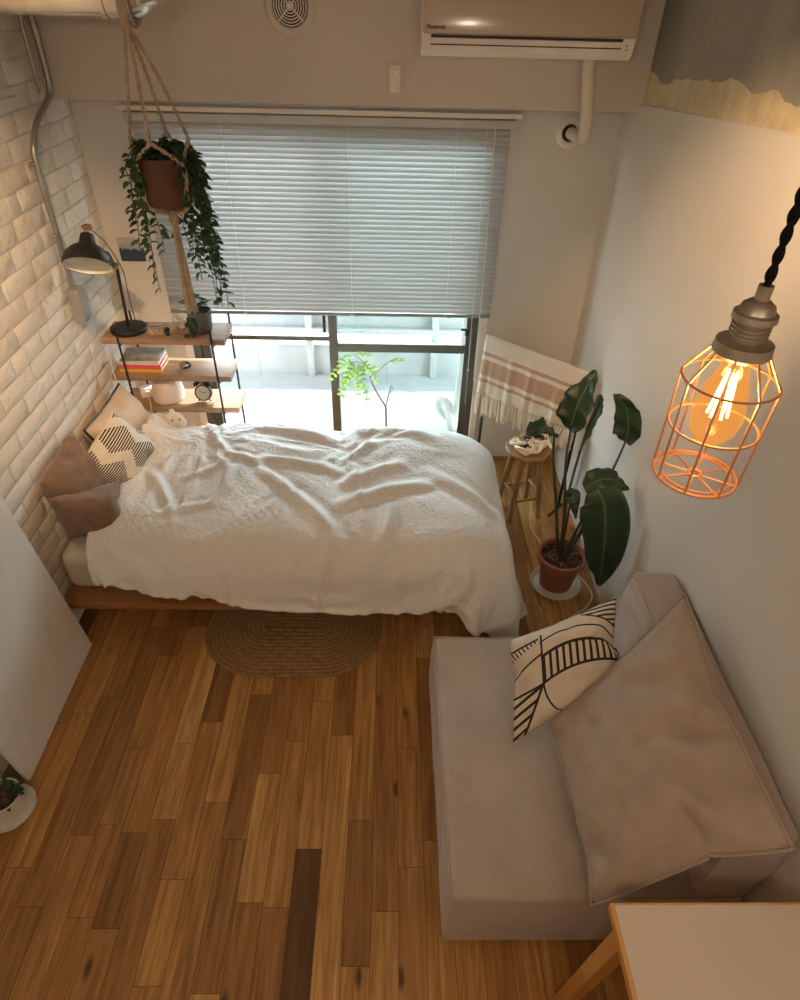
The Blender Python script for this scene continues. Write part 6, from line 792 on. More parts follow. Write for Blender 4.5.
# brick wall
def bricks():
    bm = B(); cl = bm.loops.layers.float_color.new('rnd')
    PZ, PL, g = .0825, .262, .0075
    def q(pts, mi=0, r=.5):
        f = bm.faces.new([bm.verts.new(p) for p in pts]); f.material_index = mi
        for lp in f.loops: lp[cl] = (r, r, r, 1)
    for k in range(38):
        z0 = k*PZ; off = (.5 if k % 2 else 0)*PL+random.uniform(-.03, .03)
        y = FY-off
        while y < BY:
            L = PL*random.uniform(.98, 1.02); ya, yb = max(y+g/2, FY), min(y+L-g/2, BY-.002); za, zb = z0+g/2, min(z0+PZ-g/2, H)
            y += L
            if yb-ya < .02 or zb-za < .02: continue
            j = lambda a=.004: random.uniform(-a, a)
            d = random.uniform(.000, .0025); r = random.random()
            n1, n2 = max(2, int((yb-ya)/.065)), 2; e = .008
            ys = [ya, ya+e]+[ya+e+(yb-ya-2*e)*t/n1 for t in range(1, n1)]+[yb-e, yb]; zs = [za, za+e, (za+zb)/2, zb-e, zb]
            vv = {}
            for a, yy in enumerate(ys):
                for b, zz in enumerate(zs):
                    edge = a in (0, len(ys)-1) or b in (0, len(zs)-1)
                    x = LX-.0040 if edge else LX-.0015+d*.5+noise.noise(V((yy*9, zz*14, k*.7)))*.0035+j(.001)
                    vv[a, b] = bm.verts.new((x, yy+(j(.003) if edge else 0), zz+(j(.003) if edge else 0)))
            for a in range(len(ys)-1):
                for b in range(len(zs)-1):
                    f = bm.faces.new((vv[a, b], vv[a+1, b], vv[a+1, b+1], vv[a, b+1]))
                    for lp in f.loops: lp[cl] = (r, r, r, 1)
    b2(bm, (LX-.12, FY, 0), (LX-.0042, BY+.1, H), mi=1)
    return struct(obj('wall_left', bm, ['brick', 'mortar']))
bricks()

# back wall with the window opening and the bulkhead beam above it
WX0, WX1, WZ1 = -1.13, .515, 1.90
def back():
    bm = B()
    b2(bm, (LX-.1, BY, 0), (WX0, BY+.12, H)); b2(bm, (WX1, BY, 0), (RX+.1, BY+.12, H)); b2(bm, (WX0, BY, WZ1), (WX1, BY+.12, H))
    struct(obj('wall_back', bm, 'paint', smooth=False))
    bm = B(); b2(bm, (LX-.011, BEAM_Y, BEAM_Z), (RX+.05, BY, H), .004)
    struct(obj('trim_1', bm, 'beam', smooth=False))
back()
def right():
    bm = B()
    ztop = lambda y: 2.02+.0709*(3.21-y)
    pts = [(BY, 0), (FY, 0), (FY, ztop(FY)), (BY, ztop(BY))]
    a = [bm.verts.new((RX, y, z)) for y, z in pts]; b = [bm.verts.new((RX+.006, y, z)) for y, z in pts]
    bm.faces.new(a); bm.faces.new(b[::-1])
    for i in range(4): bm.faces.new((a[i], b[i], b[(i+1) % 4], a[(i+1) % 4]))
    bmesh.ops.recalc_face_normals(bm, faces=bm.faces)
    struct(obj('wall_right', bm, 'paint', smooth=False))
    bm = B(); b2(bm, (RX+.006, FY, 0), (RX+.15, BY+.1, H)); struct(obj('trim_2', bm, 'concrete', smooth=False))
    bm = B(); b2(bm, (LX-.12, FY, H), (RX+.15, BY+.1, H+.1)); struct(obj('ceiling', bm, 'paint', smooth=False))
    bm = B(); b2(bm, (LX-.12, FY-.1, -.05), (RX+.15, FY, H)); struct(obj('wall_front', bm, 'paint', smooth=False))
right()
bm = B(); b2(bm, (LX-.02, FY, 0), (LX+.006, BY, .075), .002); struct(obj('baseboard_left', bm, 'acwhite', smooth=False))

# window: two sliding sashes
def window():
    o = bpy.data.objects.new('window_1', None); C.objects.link(o); o.location = ((WX0+WX1)/2, BY, 0); struct(o)
    bm = B(); f = .03
    b2(bm, (WX0, BY, 0), (WX0+f, BY+.10, WZ1), .002); b2(bm, (WX1-f, BY, 0), (WX1, BY+.10, WZ1), .002)
    b2(bm, (WX0+f, BY, WZ1-f), (WX1-f, BY+.10, WZ1), .002); b2(bm, (WX0+f, BY, .0), (WX1-f, BY+.10, .03), .002)
    obj('window_frame', bm, 'bronze', o, False)
    bm = B(); b2(bm, (WX1+.002, BY-.02, 0), (WX1+.04, BY, WZ1+.02), .003); b2(bm, (WX0-.04, BY-.02, 0), (WX0-.002, BY, WZ1+.02), .003)
    obj('window_casing', bm, 'acwhite', o, False)
    xm = -.318
    for (xa, xb, yy, rz, rt, side) in ((xm-.028, WX1-.032, BY+.02, .715, .052, 1), (WX0+.032, xm+.022, BY+.055, .765, .026, -1)):
        bm = B(); sw = .05; z0, z1 = .035, WZ1-.035
        b2(bm, (xa, yy, z0), (xa+sw, yy+.026, z1), .003); b2(bm, (xb-sw*.75, yy, z0), (xb, yy+.026, z1), .003)
        b2(bm, (xa+sw, yy, z1-.05), (xb-sw*.75, yy+.026, z1), .003); b2(bm, (xa+sw, yy, z0), (xb-sw*.75, yy+.026, z0+.07), .003)
        b2(bm, (xa+sw, yy+.002, rz), (xb-sw*.75, yy+.024, rz+rt), .003)
        s = obj('sash', bm, 'bronze', o, False)
        bm = B(); b2(bm, (xa+sw-.004, yy+.011, z0+.05), (xb-sw*.75+.004, yy+.014, rz+.01)); b2(bm, (xa+sw-.004, yy+.011, rz+rt-.01), (xb-sw*.75+.004, yy+.014, z1-.04))
        obj('pane', bm, 'glass' if side == 1 else 'glassclear', s, False)
        if side == 1:
            bm = B(); box(bm, (xb-.035, yy-.012, .86), (.022, .024, .045), .004); box(bm, (xb-.055, yy-.018, .875), (.03, .012, .014), .003); obj('latch', bm, 'blackmatt', s)
        else:
            bm = B(); box(bm, (xm-.052, yy-.012, .88), (.018, .022, .10), .004); obj('latch', bm, 'blackmatt', s)
window()

# balcony outside
def balcony():
    bm = B(); b2(bm, (-3.2, BY+.12, -.16), (3.0, 4.36, -.05)); struct(obj('floor_balcony', bm, 'balc', smooth=False))
    bm = B(); b2(bm, (-3.2, 4.36, -.20), (3.0, 4.72, -.09)); struct(obj('trim_3', bm, 'balcgrey', smooth=False))
    bm = B(); b2(bm, (-3.2, 4.72, -.2), (3.0, 4.82, .16)); b2(bm, (-3.2, 4.74, .25), (3.0, 4.78, 1.05))
    struct(obj('wall_balcony', bm, 'parapet', smooth=False))
    bm = B(); b2(bm, (-3.2, BY+.12, 2.36), (3.0, 4.85, 2.52)); struct(obj('balcony_sun_shade', bm, 'parapet', smooth=False))  # unseen slab overhead, added to keep sun and sky off the blind
    t = thing('balcony_railing', 'white metal railing with slim posts along the balcony edge outside', 'railing', (0, 4.70, -.05))
    bm = B(); b2(bm, (-3.2, 4.66, .28), (3.0, 4.70, .32), .004); obj('bottom_rail', bm, 'rail', t)
    bm = B(); b2(bm, (-3.2, 4.65, 1.05), (3.0, 4.72, 1.10), .004); obj('top_rail', bm, 'rail', t)
    for x in (-1.55, -.62, .36, 1.3):
        bm = B(); b2(bm, (x-.025, 4.665, -.09), (x+.025, 4.715, 1.06), .004); obj('post', bm, 'rail', t)
    # insulated pipe that leaves the wall and coils on the balcony
    bm = B(); p = spline([(.70, 3.60, 1.75), (.55, 3.66, 1.72), (.50, 3.70, 1.4), (.48, 3.72, .6), (.47, 3.76, .2), (.44, 3.82, .06), (.37, 3.86, .10), (.35, 3.84, .19), (.40, 3.80, .20), (.43, 3.78, .10), (.45, 3.80, .0), (.50, 3.9, -.02)], 8)
    tube(bm, p, .032, 12)
    o = tag(obj('insulated_pipe', bm, 'lagging'), 'white wrapped pipe running down and coiling outside the right window pane', 'pipe'); single(o, (.48, 3.8, -.05))
balcony()

# ================================================================== BLIND
def blind():
    x0, x1, y = -1.19, .556, 3.375
    t = thing('venetian_blind', 'pale grey horizontal slat blind lowered halfway over the window', 'blind', ((x0+x1)/2, y, 1.95))
    bm = B(); b2(bm, (x0-.03, y-.018, 1.890), (x1+.02, y+.03, 1.925), .003); obj('headrail', bm, 'blindrail', t)
    bm = B(); b2(bm, (x0-.05, y-.022, 1.932), (x1+.045, y+.03, 1.952), .003); obj('curtain_track', bm, 'acwhite', t)
    bm = B(); n = 37; z1, z0 = 1.876, 1.010
    for i in range(n):
        z = z1+(z0-z1)*i/(n-1); prof = []
        for k in range(7):
            s = (k/6-.5)*.0265; a = math.radians(60); bow = .0065*(1-(2*k/6-1)**2)
            yy = y-s*math.cos(a)*-1; prof.append((y+s*math.cos(a)-bow*math.sin(a), z+s*math.sin(a)+bow*math.cos(a)*.2))
        xs = [x0, x0+.4, x0+.9, x0+1.3, x1]
        rows = [[bm.verts.new((xx+random.uniform(-.001, .001), py, pz+random.uniform(-.0004, .0004))) for py, pz in prof] for xx in xs]
        for a_, b_ in zip(rows, rows[1:]):
            for k in range(6): bm.faces.new((a_[k], b_[k], b_[k+1], a_[k+1]))
    obj('slats', bm, 'slat', t)
    bm = B(); b2(bm, (x0, y-.015, .978), (x1, y+.012, .996), .004); br = obj('bottom_rail', bm, 'grey', t)
    for x in (-.78, -.2, .31):
        bm = B(); b2(bm, (x-.012, y-.019, .976), (x+.012, y-.013, .990), .002); obj('clip', bm, 'white', br)
    for x in (-.78, -.2, .31):
        bm = B(); tube(bm, [(x, y-.018, 1.895), (x, y-.019, .985)], .0012, 5); obj('ladder_cord', bm, 'cordw', t)
    bm = B(); tube(bm, [(.44, y-.025, 1.895), (.45, y-.03, 1.4), (.46, y-.03, .72), (.462, y-.03, .45)], .0016, 5); ball(bm, (.462, y-.03, .67), .007, 8); obj('pull_cord', bm, 'cordw', t)
    bm = B(); tube(bm, [(.48, y-.025, 1.895), (.495, y-.03, 1.2), (.50, y-.03, .60)], .003, 6); obj('tilt_wand', bm, 'cordw', t)
blind()

# ================================================================== BED
FOLDS = [(-0.752, 2.537, -0.592, 2.442, 0.016, 0.022), (-0.589, 2.426, -0.241, 2.053, 0.020, 0.030), (-0.602, 2.506, -0.201, 2.450, 0.018, 0.030), (-0.752, 2.537, -0.906, 2.801, 0.014, 0.022), (-0.764, 2.503, -0.968, 2.371, 0.014, 0.022), (-0.733, 2.439, -0.800, 2.177, 0.012, 0.020), (-0.396, 2.292, -0.172, 1.959, 0.012, 0.025), (-0.196, 2.371, 0.086, 2.521, 0.022, 0.035), (-0.210, 2.223, 0.248, 2.395, 0.020, 0.035), (0.204, 2.458, 0.510, 2.236, 0.016, 0.040), (0.014, 2.227, -0.059, 1.930, 0.014, 0.030), (-1.114, 2.431, -0.917, 2.074, 0.018, 0.022), (-0.986, 2.140, -0.764, 2.213, 0.012, 0.020), (-0.239, 2.021, -0.354, 1.853, 0.014, 0.030), (-0.678, 1.936, -0.674, 1.723, 0.012, 0.020), (0.037, 1.946, -0.003, 1.719, 0.014, 0.025), (0.346, 1.936, 0.383, 1.723, 0.016, 0.030), (0.246, 1.889, 0.214, 1.695, 0.012, 0.020), (-0.683, 2.788, -0.241, 2.705, 0.018, 0.035), (-0.143, 2.801, 0.267, 2.717, 0.016, 0.040), (-1.094, 1.946, -0.924, 1.846, 0.012, 0.025), (-0.441, 1.955, -0.524, 1.767, 0.010, 0.022), (0.520, 2.309, 0.537, 1.952, 0.012, 0.030)]
def bed():
    t = thing('platform_bed', 'low reddish wooden platform bed frame along the window', 'bed frame', (-.5, 2.46, 0))
    bm = B(); b2(bm, (-1.455, 1.976, .175), (.46, 2.939, .20), .004); obj('platform', bm, 'bedwood', t)
    bm = B(); b2(bm, (-1.455, 1.948, .172), (.46, 1.975, .206), .004); obj('side_rail', bm, 'bedwood', t); bm = B(); b2(bm, (-1.455, 2.94, .172), (.46, 2.962, .206), .004); obj('side_rail', bm, 'bedwood', t)
    for x, y in ((-1.22, 2.10), (.19, 2.02), (-1.22, 2.86), (.19, 2.86)):
        bm = B(); b2(bm, (x-.03, y-.03, 0), (x+.03, y+.03, .175), .004); obj('leg', bm, 'bedwoody', t)
    bm = B(); b2(bm, (-1.45, 2.03, .2035), (.44, 2.945, .415), .06, 5)
    for v in bm.verts: v.co += V((0, 0, noise.noise(v.co*4)*.006))
    m = tag(obj('mattress', bm, 'sheet'), 'thick mattress in a cream fitted sheet on the bed frame', 'mattress'); single(m, (-.5, 2.48, .2015))
    # duvet
    nx, ny, T = grid(DUVET)
    for _ in range(1):
        T = [[(T[i][j]*2+T[i-1][j]+T[i+1][j]+T[i][j-1]+T[i][j+1])/6 if 0 < i < nx and 0 < j < ny else T[i][j] for j in range(ny+1)] for i in range(nx+1)]
    # twice the grid density, then creases pinched across the top of the cover
    T2 = [[None]*(2*ny+1) for _ in range(2*nx+1)]
    for i in range(2*nx+1):
        for j in range(2*ny+1):
            a, b_, c_, d_ = T[i//2][j//2], T[(i+1)//2][j//2], T[i//2][(j+1)//2], T[(i+1)//2][(j+1)//2]
            T2[i][j] = (a+b_+c_+d_)/4
    nx, ny, T = 2*nx, 2*ny, T2
    def crease(p, rest):
        dz = 0
        for (ax, ay, bx, by, h, w) in FOLDS:
            ux, uy = bx-ax, by-ay; L2 = ux*ux+uy*uy
            s = max(0, min(1, ((p.x-ax)*ux+(p.y-ay)*uy)/L2)); bend = .018*math.sin(s*PI)
            px, py = ax+ux*s-uy*bend/L2**.5, ay+uy*s+ux*bend/L2**.5
            dd = math.hypot(p.x-px, p.y-py)/w
            if dd < 3: dz += h*(math.exp(-dd*dd)-.45*math.exp(-(dd-1.6)**2*1.6))*math.sin(PI*min(1, .12+s*.88))**.6
        return dz
    bm = B(); vt = {}
    for i in range(nx+1):
        for j in range(ny+1):
            p = T[i][j].copy(); p.z -= .055*max(0, min(1, (2.02-p.y)/.12))*max(0, min(1, (.1-p.x)/.8))*max(0, min(1, (p.x+1.6)/.2)); p.x += .04*max(0, min(1, (p.x-.15)/.4)); dz = crease(p, 0); p.z = max(p.z, .03)
            n_ = (T[min(i+1, nx)][j]-T[max(i-1, 0)][j]).cross(T[i][min(j+1, ny)]-T[i][max(j-1, 0)]).normalized()
            vt[i, j] = bm.verts.new(p+n_*dz*1.25)
    for i in range(nx):
        for j in range(ny): bm.faces.new((vt[i, j], vt[i+1, j], vt[i+1, j+1], vt[i, j+1]))
    d = tag(obj('duvet', bm, 'duvet'), 'rumpled white seersucker duvet spread over the bed', 'duvet'); single(d, (-.4, 2.4, .42))
    d.data.set_sharp_from_angle(angle=PI)
    md = d.modifiers.new('loft', 'SOLIDIFY'); md.thickness = .022; md.offset = -1
    md = d.modifiers.new('sub', 'SUBSURF'); md.levels = md.render_levels = 1
    return d
bed()

def cushion(name, label, cat, q, th, mat, src='FIRM', pipe=None, group=None, fringe=None, flip=False, squeeze=1.0, straight=.35, creases=()):
    c = sum((V(p) for p in q), V())/4; c.z = min(p[2] for p in q)
    bm = B(); 
    if pipe or fringe:
        t = thing(name, label, cat, c, 0, group); ring = pillow(bm, q, th, src, flip, squeeze, straight, creases); obj('cover', bm, mat, t).data.set_sharp_from_angle(angle=PI)
        bm = B(); tube(bm, ring, pipe[0], 6, closed=True); obj('piping', bm, pipe[1], t)
        return t
    pillow(bm, q, th, src, flip, squeeze, straight, creases); o = obj(name, bm, mat); o.data.set_sharp_from_angle(angle=PI); tag(o, label, cat, group); return single(o, c)
cushion('bed_cushion', 'brown ribbed cushion leaning upright against the white brick wall', 'cushion', [(-1.345, 2.08, .49), (-1.33, 2.40, .49), (-1.42, 2.415, .815), (-1.425, 2.10, .77)], .22, 'brownvelvet', straight=.7)
cushion('bed_cushion', 'brown ribbed cushion slumped at the near front corner of the mattress', 'cushion', [(-1.385, 2.065, .49), (-1.165, 2.135, .49), (-1.215, 2.34, .615), (-1.405, 2.06, .72)], .27, 'brownvelvet', straight=.7)
cushion('bed_pillow', 'beige linen pillow with black piping propped in the bed corner', 'pillow', [(-1.295, 2.51, .46), (-1.26, 2.95, .46), (-1.385, 2.93, .79), (-1.395, 2.48, .78)], .27, 'linen', pipe=(.006, 'blackmatt'), straight=.25)
cushion('bed_cushion', 'cream cushion with black zigzag stripes on the bed', 'cushion', [(-1.385, 2.29, .69), (-1.215, 2.335, .515), (-1.115, 2.655, .60), (-1.285, 2.575, .83)], .17, 'bw', straight=.8)

def plush():
    c = V((-1.115, 2.775, .66))
    t = thing('plush_toy', 'small white plush animal lying between pillow and duvet', 'plush toy', (c.x, c.y, c.z-.04))
    bm = B(); ball(bm, c+V((.035, 0, .005)), .044, 16, (1.15, .9, .85)); ball(bm, c+V((-.05, .01, -.01)), .05, 16, (1.3, .9, .75)); ball(bm, c+V((.07, -.012, -.004)), .03, 12)
    ball(bm, c+V((.02, .03, .035)), .014, 8); ball(bm, c+V((.01, -.03, .035)), .014, 8); ball(bm, c+V((-.03, -.045, -.02)), .02, 10, (1.3, .9, .8))
    o = obj('body', bm, 'plush', t); md = o.modifiers.new('r', 'REMESH'); md.mode = 'VOXEL'; md.voxel_size = .006; md.use_smooth_shade = True
    for dx in (-.006, .028):
        bm = B(); ball(bm, c+V((.045+dx, -.036+dx*.3, .022)), .0045, 8); obj('eye', bm, 'blackmatt', t)
plush()

# ================================================================== RUG
def rug():
    cx, cy, L, W, r = -.435, 1.99, .83, .56, .20
    bm = B(); uvl = bm.loops.layers.uv.verify(); K = 13; n = 40
    def ring(d):
        a, b = L/2-d, W/2-d; rr = max(.012, min(r+.07-d*.55, b)); pts = []
        for q, (sx, sy) in enumerate(((1, 1), (-1, 1), (-1, -1), (1, -1))):
            for k in range(n//4+1):
                an = (q+k/(n/4))*PI/2; pts.append((cx+sx*(a-rr)+rr*math.cos(an), cy+sy*(b-rr)+rr*math.sin(an)))
        return pts
    prev = None; step = W/2/K
    prof = [(0, 0), (.15, .7), (.5, 1), (.85, .7)]
    rows = []
    for k in range(K):
        for f, h in prof: rows.append((ring((k+f)*step*.985), +.002+.0065*h, k+f))
    rows.append((ring(W/2*.985-.001), .006, K))
    V_ = []; per = len(rows[0][0])
    for i, (pts, z, u) in enumerate(rows):
        V_.append([bm.verts.new((x+noise.noise(V((x*8, y*8, 0)))*.006, y+noise.noise(V((x*8, y*8, 5)))*.006, max(.0006, z+noise.noise(V((x*7, y*7, 2)))*.002))) for x, y in pts])
    for i in range(len(rows)-1):
        for k in range(per):
            k2 = (k+1) % per
            f = bm.faces.new((V_[i][k], V_[i][k2], V_[i+1][k2], V_[i+1][k]))
            for lp, (ii, kk) in zip(f.loops, ((i, k), (i, k+1), (i+1, k+1), (i+1, k))): lp[uvl].uv = (rows[ii][2], kk*2.2)
    bm.faces.new(V_[-1]); bm.faces.new([bm.verts.new((v.co.x, v.co.y, .0004)) for v in V_[0]][::-1])
    o = tag(obj('braided_rug', bm, 'jute'), 'oval braided jute rug on the floor in front of the bed', 'rug'); single(o, (cx, cy, 0))
    o.data.set_sharp_from_angle(angle=PI)
rug()

# ================================================================== SHELF
def shelf():
    t = thing('rack_shelf', 'narrow three-board wooden shelf with black metal rods beside the window', 'shelf', (-1.13, 3.1, 0))
    for z, xa, xb in ((.995, -1.44, -.826), (.79, -1.44, -.822), (.602, -1.44, -.805)):
        bm = B(); b2(bm, (xa, 3.0, z-.032), (xb, 3.205, z), .003); obj('board', bm, 'shelfwood', t)
    for x, y in ((-1.352, 2.992), (-.888, 2.992), (-1.352, 3.213), (-.84, 3.213)):
        bm = B(); tube(bm, [(x, y, 0), (x, y, 1.05)], .0055, 8); obj('rod', bm, 'black', t)
    for z in (.955, .75, .562):
        for xa, xb in ((-1.352, -1.352), (-.888, -.84)):
            bm = B(); tube(bm, [(xa, 2.992, z), (xb, 3.213, z)], .004, 6); obj('crossbar', bm, 'black', t)
shelf()

def desk_lamp():
    t = thing('desk_lamp', 'black work lamp with domed shade and brass joints on top shelf', 'lamp', (-1.325, 3.095, .995))
    b = V((-1.325, 3.095, .995))
    bm = B(); lathe(bm, [(0, 0), (.088, 0), (.09, .004), (.09, .016), (.086, .021), (.03, .026), (0, .027)], b, 40); obj('base', bm, 'black', t)
    j = V((-1.215, 2.875, 1.40))
    bm = B(); tube(bm, [b+V((0, 0, .02)), j], .0075, 12); obj('rod', bm, 'black', t)
    bm = B(); tube(bm, [j-V((0, 0, .012)), j+V((0, 0, .012))], .010, 12); tube(bm, [j+V((.014, 0, 0)), j-V((.03, 0, -.008))], .007, 10); obj('lower_joint', bm, 'brass', t)
    c = V((-1.305, 2.80, 1.425)); ax = V((.05, -.64, -.77)).normalized(); up = -ax
    sh = [(.099, -.005), (.103, .0), (.100, .022), (.089, .048), (.070, .068), (.048, .083), (.034, .094), (.030, .118), (.026, .134), (0, .137)]
    bm = B(); lathe(bm, sh, c, 44, up); s = obj('shade', bm, 'black', t)
    bm = B(); lathe(bm, [(.1005, -.002), (.097, .018), (.085, .044), (.066, .062), (.04, .078), (0, .082)], c, 44, up); obj('shade_lining', bm, 'shadein', s)
    bm = B(); ball(bm, c+up*.035, .026, 16); obj('bulb', bm, 'ceramic', s)
    bm = B(); p = c+up*.137; tube(bm, [p, p+up*.018], .014, 12); tube(bm, [p+up*.016+V((-.012, 0, 0)), p+up*.04+V((-.012, 0, 0)), p+up*.04+V((.014, 0, 0)), p+up*.016+V((.014, 0, 0))], .005, 8); tube(bm, [p+up*.03+V((-.022, 0, 0)), p+up*.03+V((.024, 0, 0))], .007, 10); obj('upper_joint', bm, 'brass', s)
    bm = B(); tube(bm, spline([c+up*.06+V((.06, 0, 0)), c+up*.05+V((.088, .0, 0)), j+V((-.012, 0, .006))]), .008, 8); obj('arm', bm, 'black', t)
    bm = B(); tube(bm, spline([p+V((.02, 0, .02)), p+V((.06, .03, -.05)), j+V((.015, .02, -.03)), j+V((.0, .05, -.15)), b+V((.03, .03, .03))]), .0022, 6); obj('cord', bm, 'blackmatt', t)
desk_lamp()

def shelf_things():
    # top board
    bm = B(); c = V((-1.172, 3.06, .995)); t = thing('jewelry_box', 'small brown glass trinket box next to the lamp base on top shelf', 'box', c, .15)
    box(bm, (0, 0, .018), (.075, .05, .034), .004); obj('body', bm, 'jewel', t, world=False)
    bm = B(); box(bm, (0, 0, .040), (.08, .054, .010), .003); obj('lid', bm, 'chrome', t, world=False)
    bm = B(); lathe(bm, [(0, 0), (.011, 0), (.012, .004), (.006, .010), (.006, .018), (.013, .024), (.013, .036), (.009, .040), (0, .041)], (-1.115, 3.045, .995), 14)
    single(tag(obj('perfume_bottle', bm, 'blackmatt'), 'tiny black bottle beside the trinket box on the top shelf', 'bottle'), (-1.115, 3.045, .995))
    bm = B(); c = V((-1.065, 3.125, 1.006))
    for k in range(7):
        a = k*.9; tube(bm, spline([c+V((.03*math.cos(a), .02*math.sin(a), .002)), c+V((.028*math.cos(a+1), .02*math.sin(a+1), .02+.012*math.sin(k*2))), c+V((.035*math.cos(a+2.2), .022*math.sin(a+2.2), .035)), c+V((.03*math.cos(a+3.3), .02*math.sin(a+3.3), .006))], 6), .009, 8)
    o = tag(obj('crumpled_tissue', bm, 'ceramic'), 'crumpled white cloth scrap behind the black bottle on top shelf', 'cloth'); single(o, c); 
    md = o.modifiers.new('r', 'REMESH'); md.mode = 'VOXEL'; md.voxel_size = .006; md.use_smooth_shade = True
    # grey pot with foliage
    p = V((-.955, 3.10, .9965)); t = thing('potted_succulent', 'dark grey pot of drooping green foliage at right end of top shelf', 'potted plant', p)
    bm = B(); lathe(bm, [(0, 0), (.046, 0), (.052, .01), (.060, .105), (.060, .112), (.055, .112), (.052, .09), (0, .088)], p, 32); obj('pot', bm, 'greypot', t)
    bm = B(); lathe(bm, [(0, .094), (.052, .09)], p, 20); obj('soil', bm, 'soil', t)
    bm = B(); random.seed(12)
    for k in range(34):
        a = random.uniform(0, 2*PI); h = random.uniform(.09, .17); r = random.uniform(.0, .05)
        leaf_simple(bm, p+V((r*math.cos(a)-.01, r*math.sin(a), h)), V((math.cos(a), math.sin(a), random.uniform(-.4, .8))), random.uniform(.03, .05), random.uniform(.016, .026))
    for k in range(16):
        leaf_simple(bm, p+V((-.03+random.uniform(-.025, .02), -.06-random.uniform(0, .012), .10-k*.0062)), V((random.uniform(-1, 1), -.6, random.uniform(-1, -.1))), .034, .022)
    obj('foliage', bm, 'vine', t, smooth=False)
    # middle board: books
    bx, by, z = -1.295, 3.11, .790
    bk = [('book', 'yellow-spined book at the bottom of the stack on the middle shelf', .215, .15, .016, 'yellow', 0), ('book', 'pink-spined book second from the bottom of the stack on middle shelf', .212, .15, .024, 'pink', .01), ('book', 'white book between the pink book and the grey magazine', .205, .148, .020, 'ceramic', -.02)]
    for nm, lab, w, d, h, m, r in bk:
        t = thing(nm, lab, 'book', (bx, by, z), r)
        bm = B(); b2(bm, (-w/2, -d/2, 0), (w/2, d/2, .002)); b2(bm, (-w/2, -d/2, h-.002), (w/2, d/2, h)); b2(bm, (-w/2, -d/2, .002), (w/2, -d/2+.003, h-.002)); obj('cover', bm, m, t, False, world=False)
        bm = B(); b2(bm, (-w/2+.003, -d/2+.003, .0021), (w/2-.004, d/2-.004, h-.0021)); obj('pages', bm, 'paper', t, False, world=False); z += h+.0005
    for lab, w, d, h, r, dx in (('grey magazine lying on the white book on the middle shelf', .20, .145, .006, .08, .0), ('dark grey magazine on top of the book stack on middle shelf', .17, .13, .005, -.06, .015)):
        bm = B(); box(bm, (0, 0, h/2), (w, d, h), .001); o = tag(obj('magazine', bm, 'mag', world=False, smooth=False), lab, 'magazine'); o.location = (bx+dx, by, z); o.rotation_euler = (0, 0, r); z += h+.0005
    # watch
    p = V((-1.075, 3.075, .795)); t = thing('wristwatch', 'grey wristwatch lying on the middle shelf', 'watch', p)
    bm = B(); lathe(bm, [(0, .022), (.017, .022), (.019, .026), (.019, .031), (.016, .033), (0, .033)], p+V((0, -.005, .004)), 20, (-.2, -.5, 1)); obj('case', bm, 'grey', t)
    bm = B(); tube(bm, [p+V((.026*math.cos(a)+.0, .022*math.sin(a)*.5+.012, .012+.010*math.sin(a))) for a in [2*PI*k/16 for k in range(16)]], .006, 6, closed=True); obj('strap', bm, 'blackmatt', t)
    # bottom board: humidifier, clock, adapter
    p = V((-1.203, 3.10, .6025)); t = thing('humidifier', 'rounded pale pink humidifier on the bottom shelf', 'humidifier', p)
    bm = B(); lathe(bm, [(0, 0), (.074, 0), (.083, .004), (.086, .02), (.084, .05), (.076, .085), (.063, .112), (.05, .122), (0, .124)], p, 40); obj('body', bm, 'humid', t)
    bm = B(); lathe(bm, [(.05, .1225), (.047, .127), (.012, .129), (.012, .125), (0, .125)], p, 24); obj('lid', bm, 'white', t)
    p = V((-1.0, 3.065, .6055)); t = thing('alarm_clock', 'round black twin-bell alarm clock on the bottom shelf', 'clock', p)
    ax = V((-.05, -1, .30)).normalized(); c = p+V((0, 0, .052))
    bm = B(); lathe(bm, [(0, -.022), (.040, -.022), (.045, -.016), (.045, .012), (.043, .016), (.039, .016), (.038, .010), (0, .010)], c, 36, ax); obj('case', bm, 'black', t)
    bm = B(); lathe(bm, [(.0385, .0105), (0, .0108)], c, 32, ax); f = obj('dial', bm, 'ceramic', t)
    x, y = frame(ax)
    bm = B(); tube(bm, [c+ax*.0125, c+ax*.0125+x*.024+y*.006], .0014, 5); tube(bm, [c+ax*.0125, c+ax*.0125-x*.018+y*.01], .0018, 5); obj('hands', bm, 'blackmatt', f)
    for s in (-1, 1):
        d = V((s*.028, .006, .045)); bm = B(); lathe(bm, [(.021, 0), (.020, .008), (.012, .017), (0, .019)], c+d, 18, (s*.5, .05, 1)); obj('bell', bm, 'black', t)
        bm = B(); tube(bm, [c+V((s*.02, 0, -.036)), c+V((s*.034, 0, -.0515))], .004, 6); obj('foot', bm, 'black', t)
    bm = B(); tube(bm, spline([c+V((-.022, .006, .06)), c+V((0, .006, .085)), c+V((.022, .006, .06))]), .0025, 6); obj('handle', bm, 'black', t)
    p = V((-1.325, 3.12, .6025)); t = thing('power_adapter', 'white plug adapter with cable at left of bottom shelf', 'adapter', p)
    bm = B(); box(bm, p+V((0, 0, .028)), (.07, .055, .055), .007, (0, 0, .4)); obj('body', bm, 'white', t)
    bm = B(); box(bm, p+V((.012, -.03, .035)), (.022, .02, .022), .004, (0, 0, .4)); obj('plug', bm, 'acwhite', t)
    bm = B(); tube(bm, spline([(-1.40, 2.985, .955), (-1.415, 2.982, .85), (-1.40, 2.975, .7), (-1.345, 2.975, .56), (-1.30, 2.97, .55), (-1.27, 2.98, .60), (-1.29, 3.04, .625), (-1.31, 3.085, .635)], 8), .0028, 6)
    single(tag(obj('white_cable', bm, 'cordw'), 'white cable hanging down the left front of the shelf', 'cable'), (-1.40, 2.985, .955))
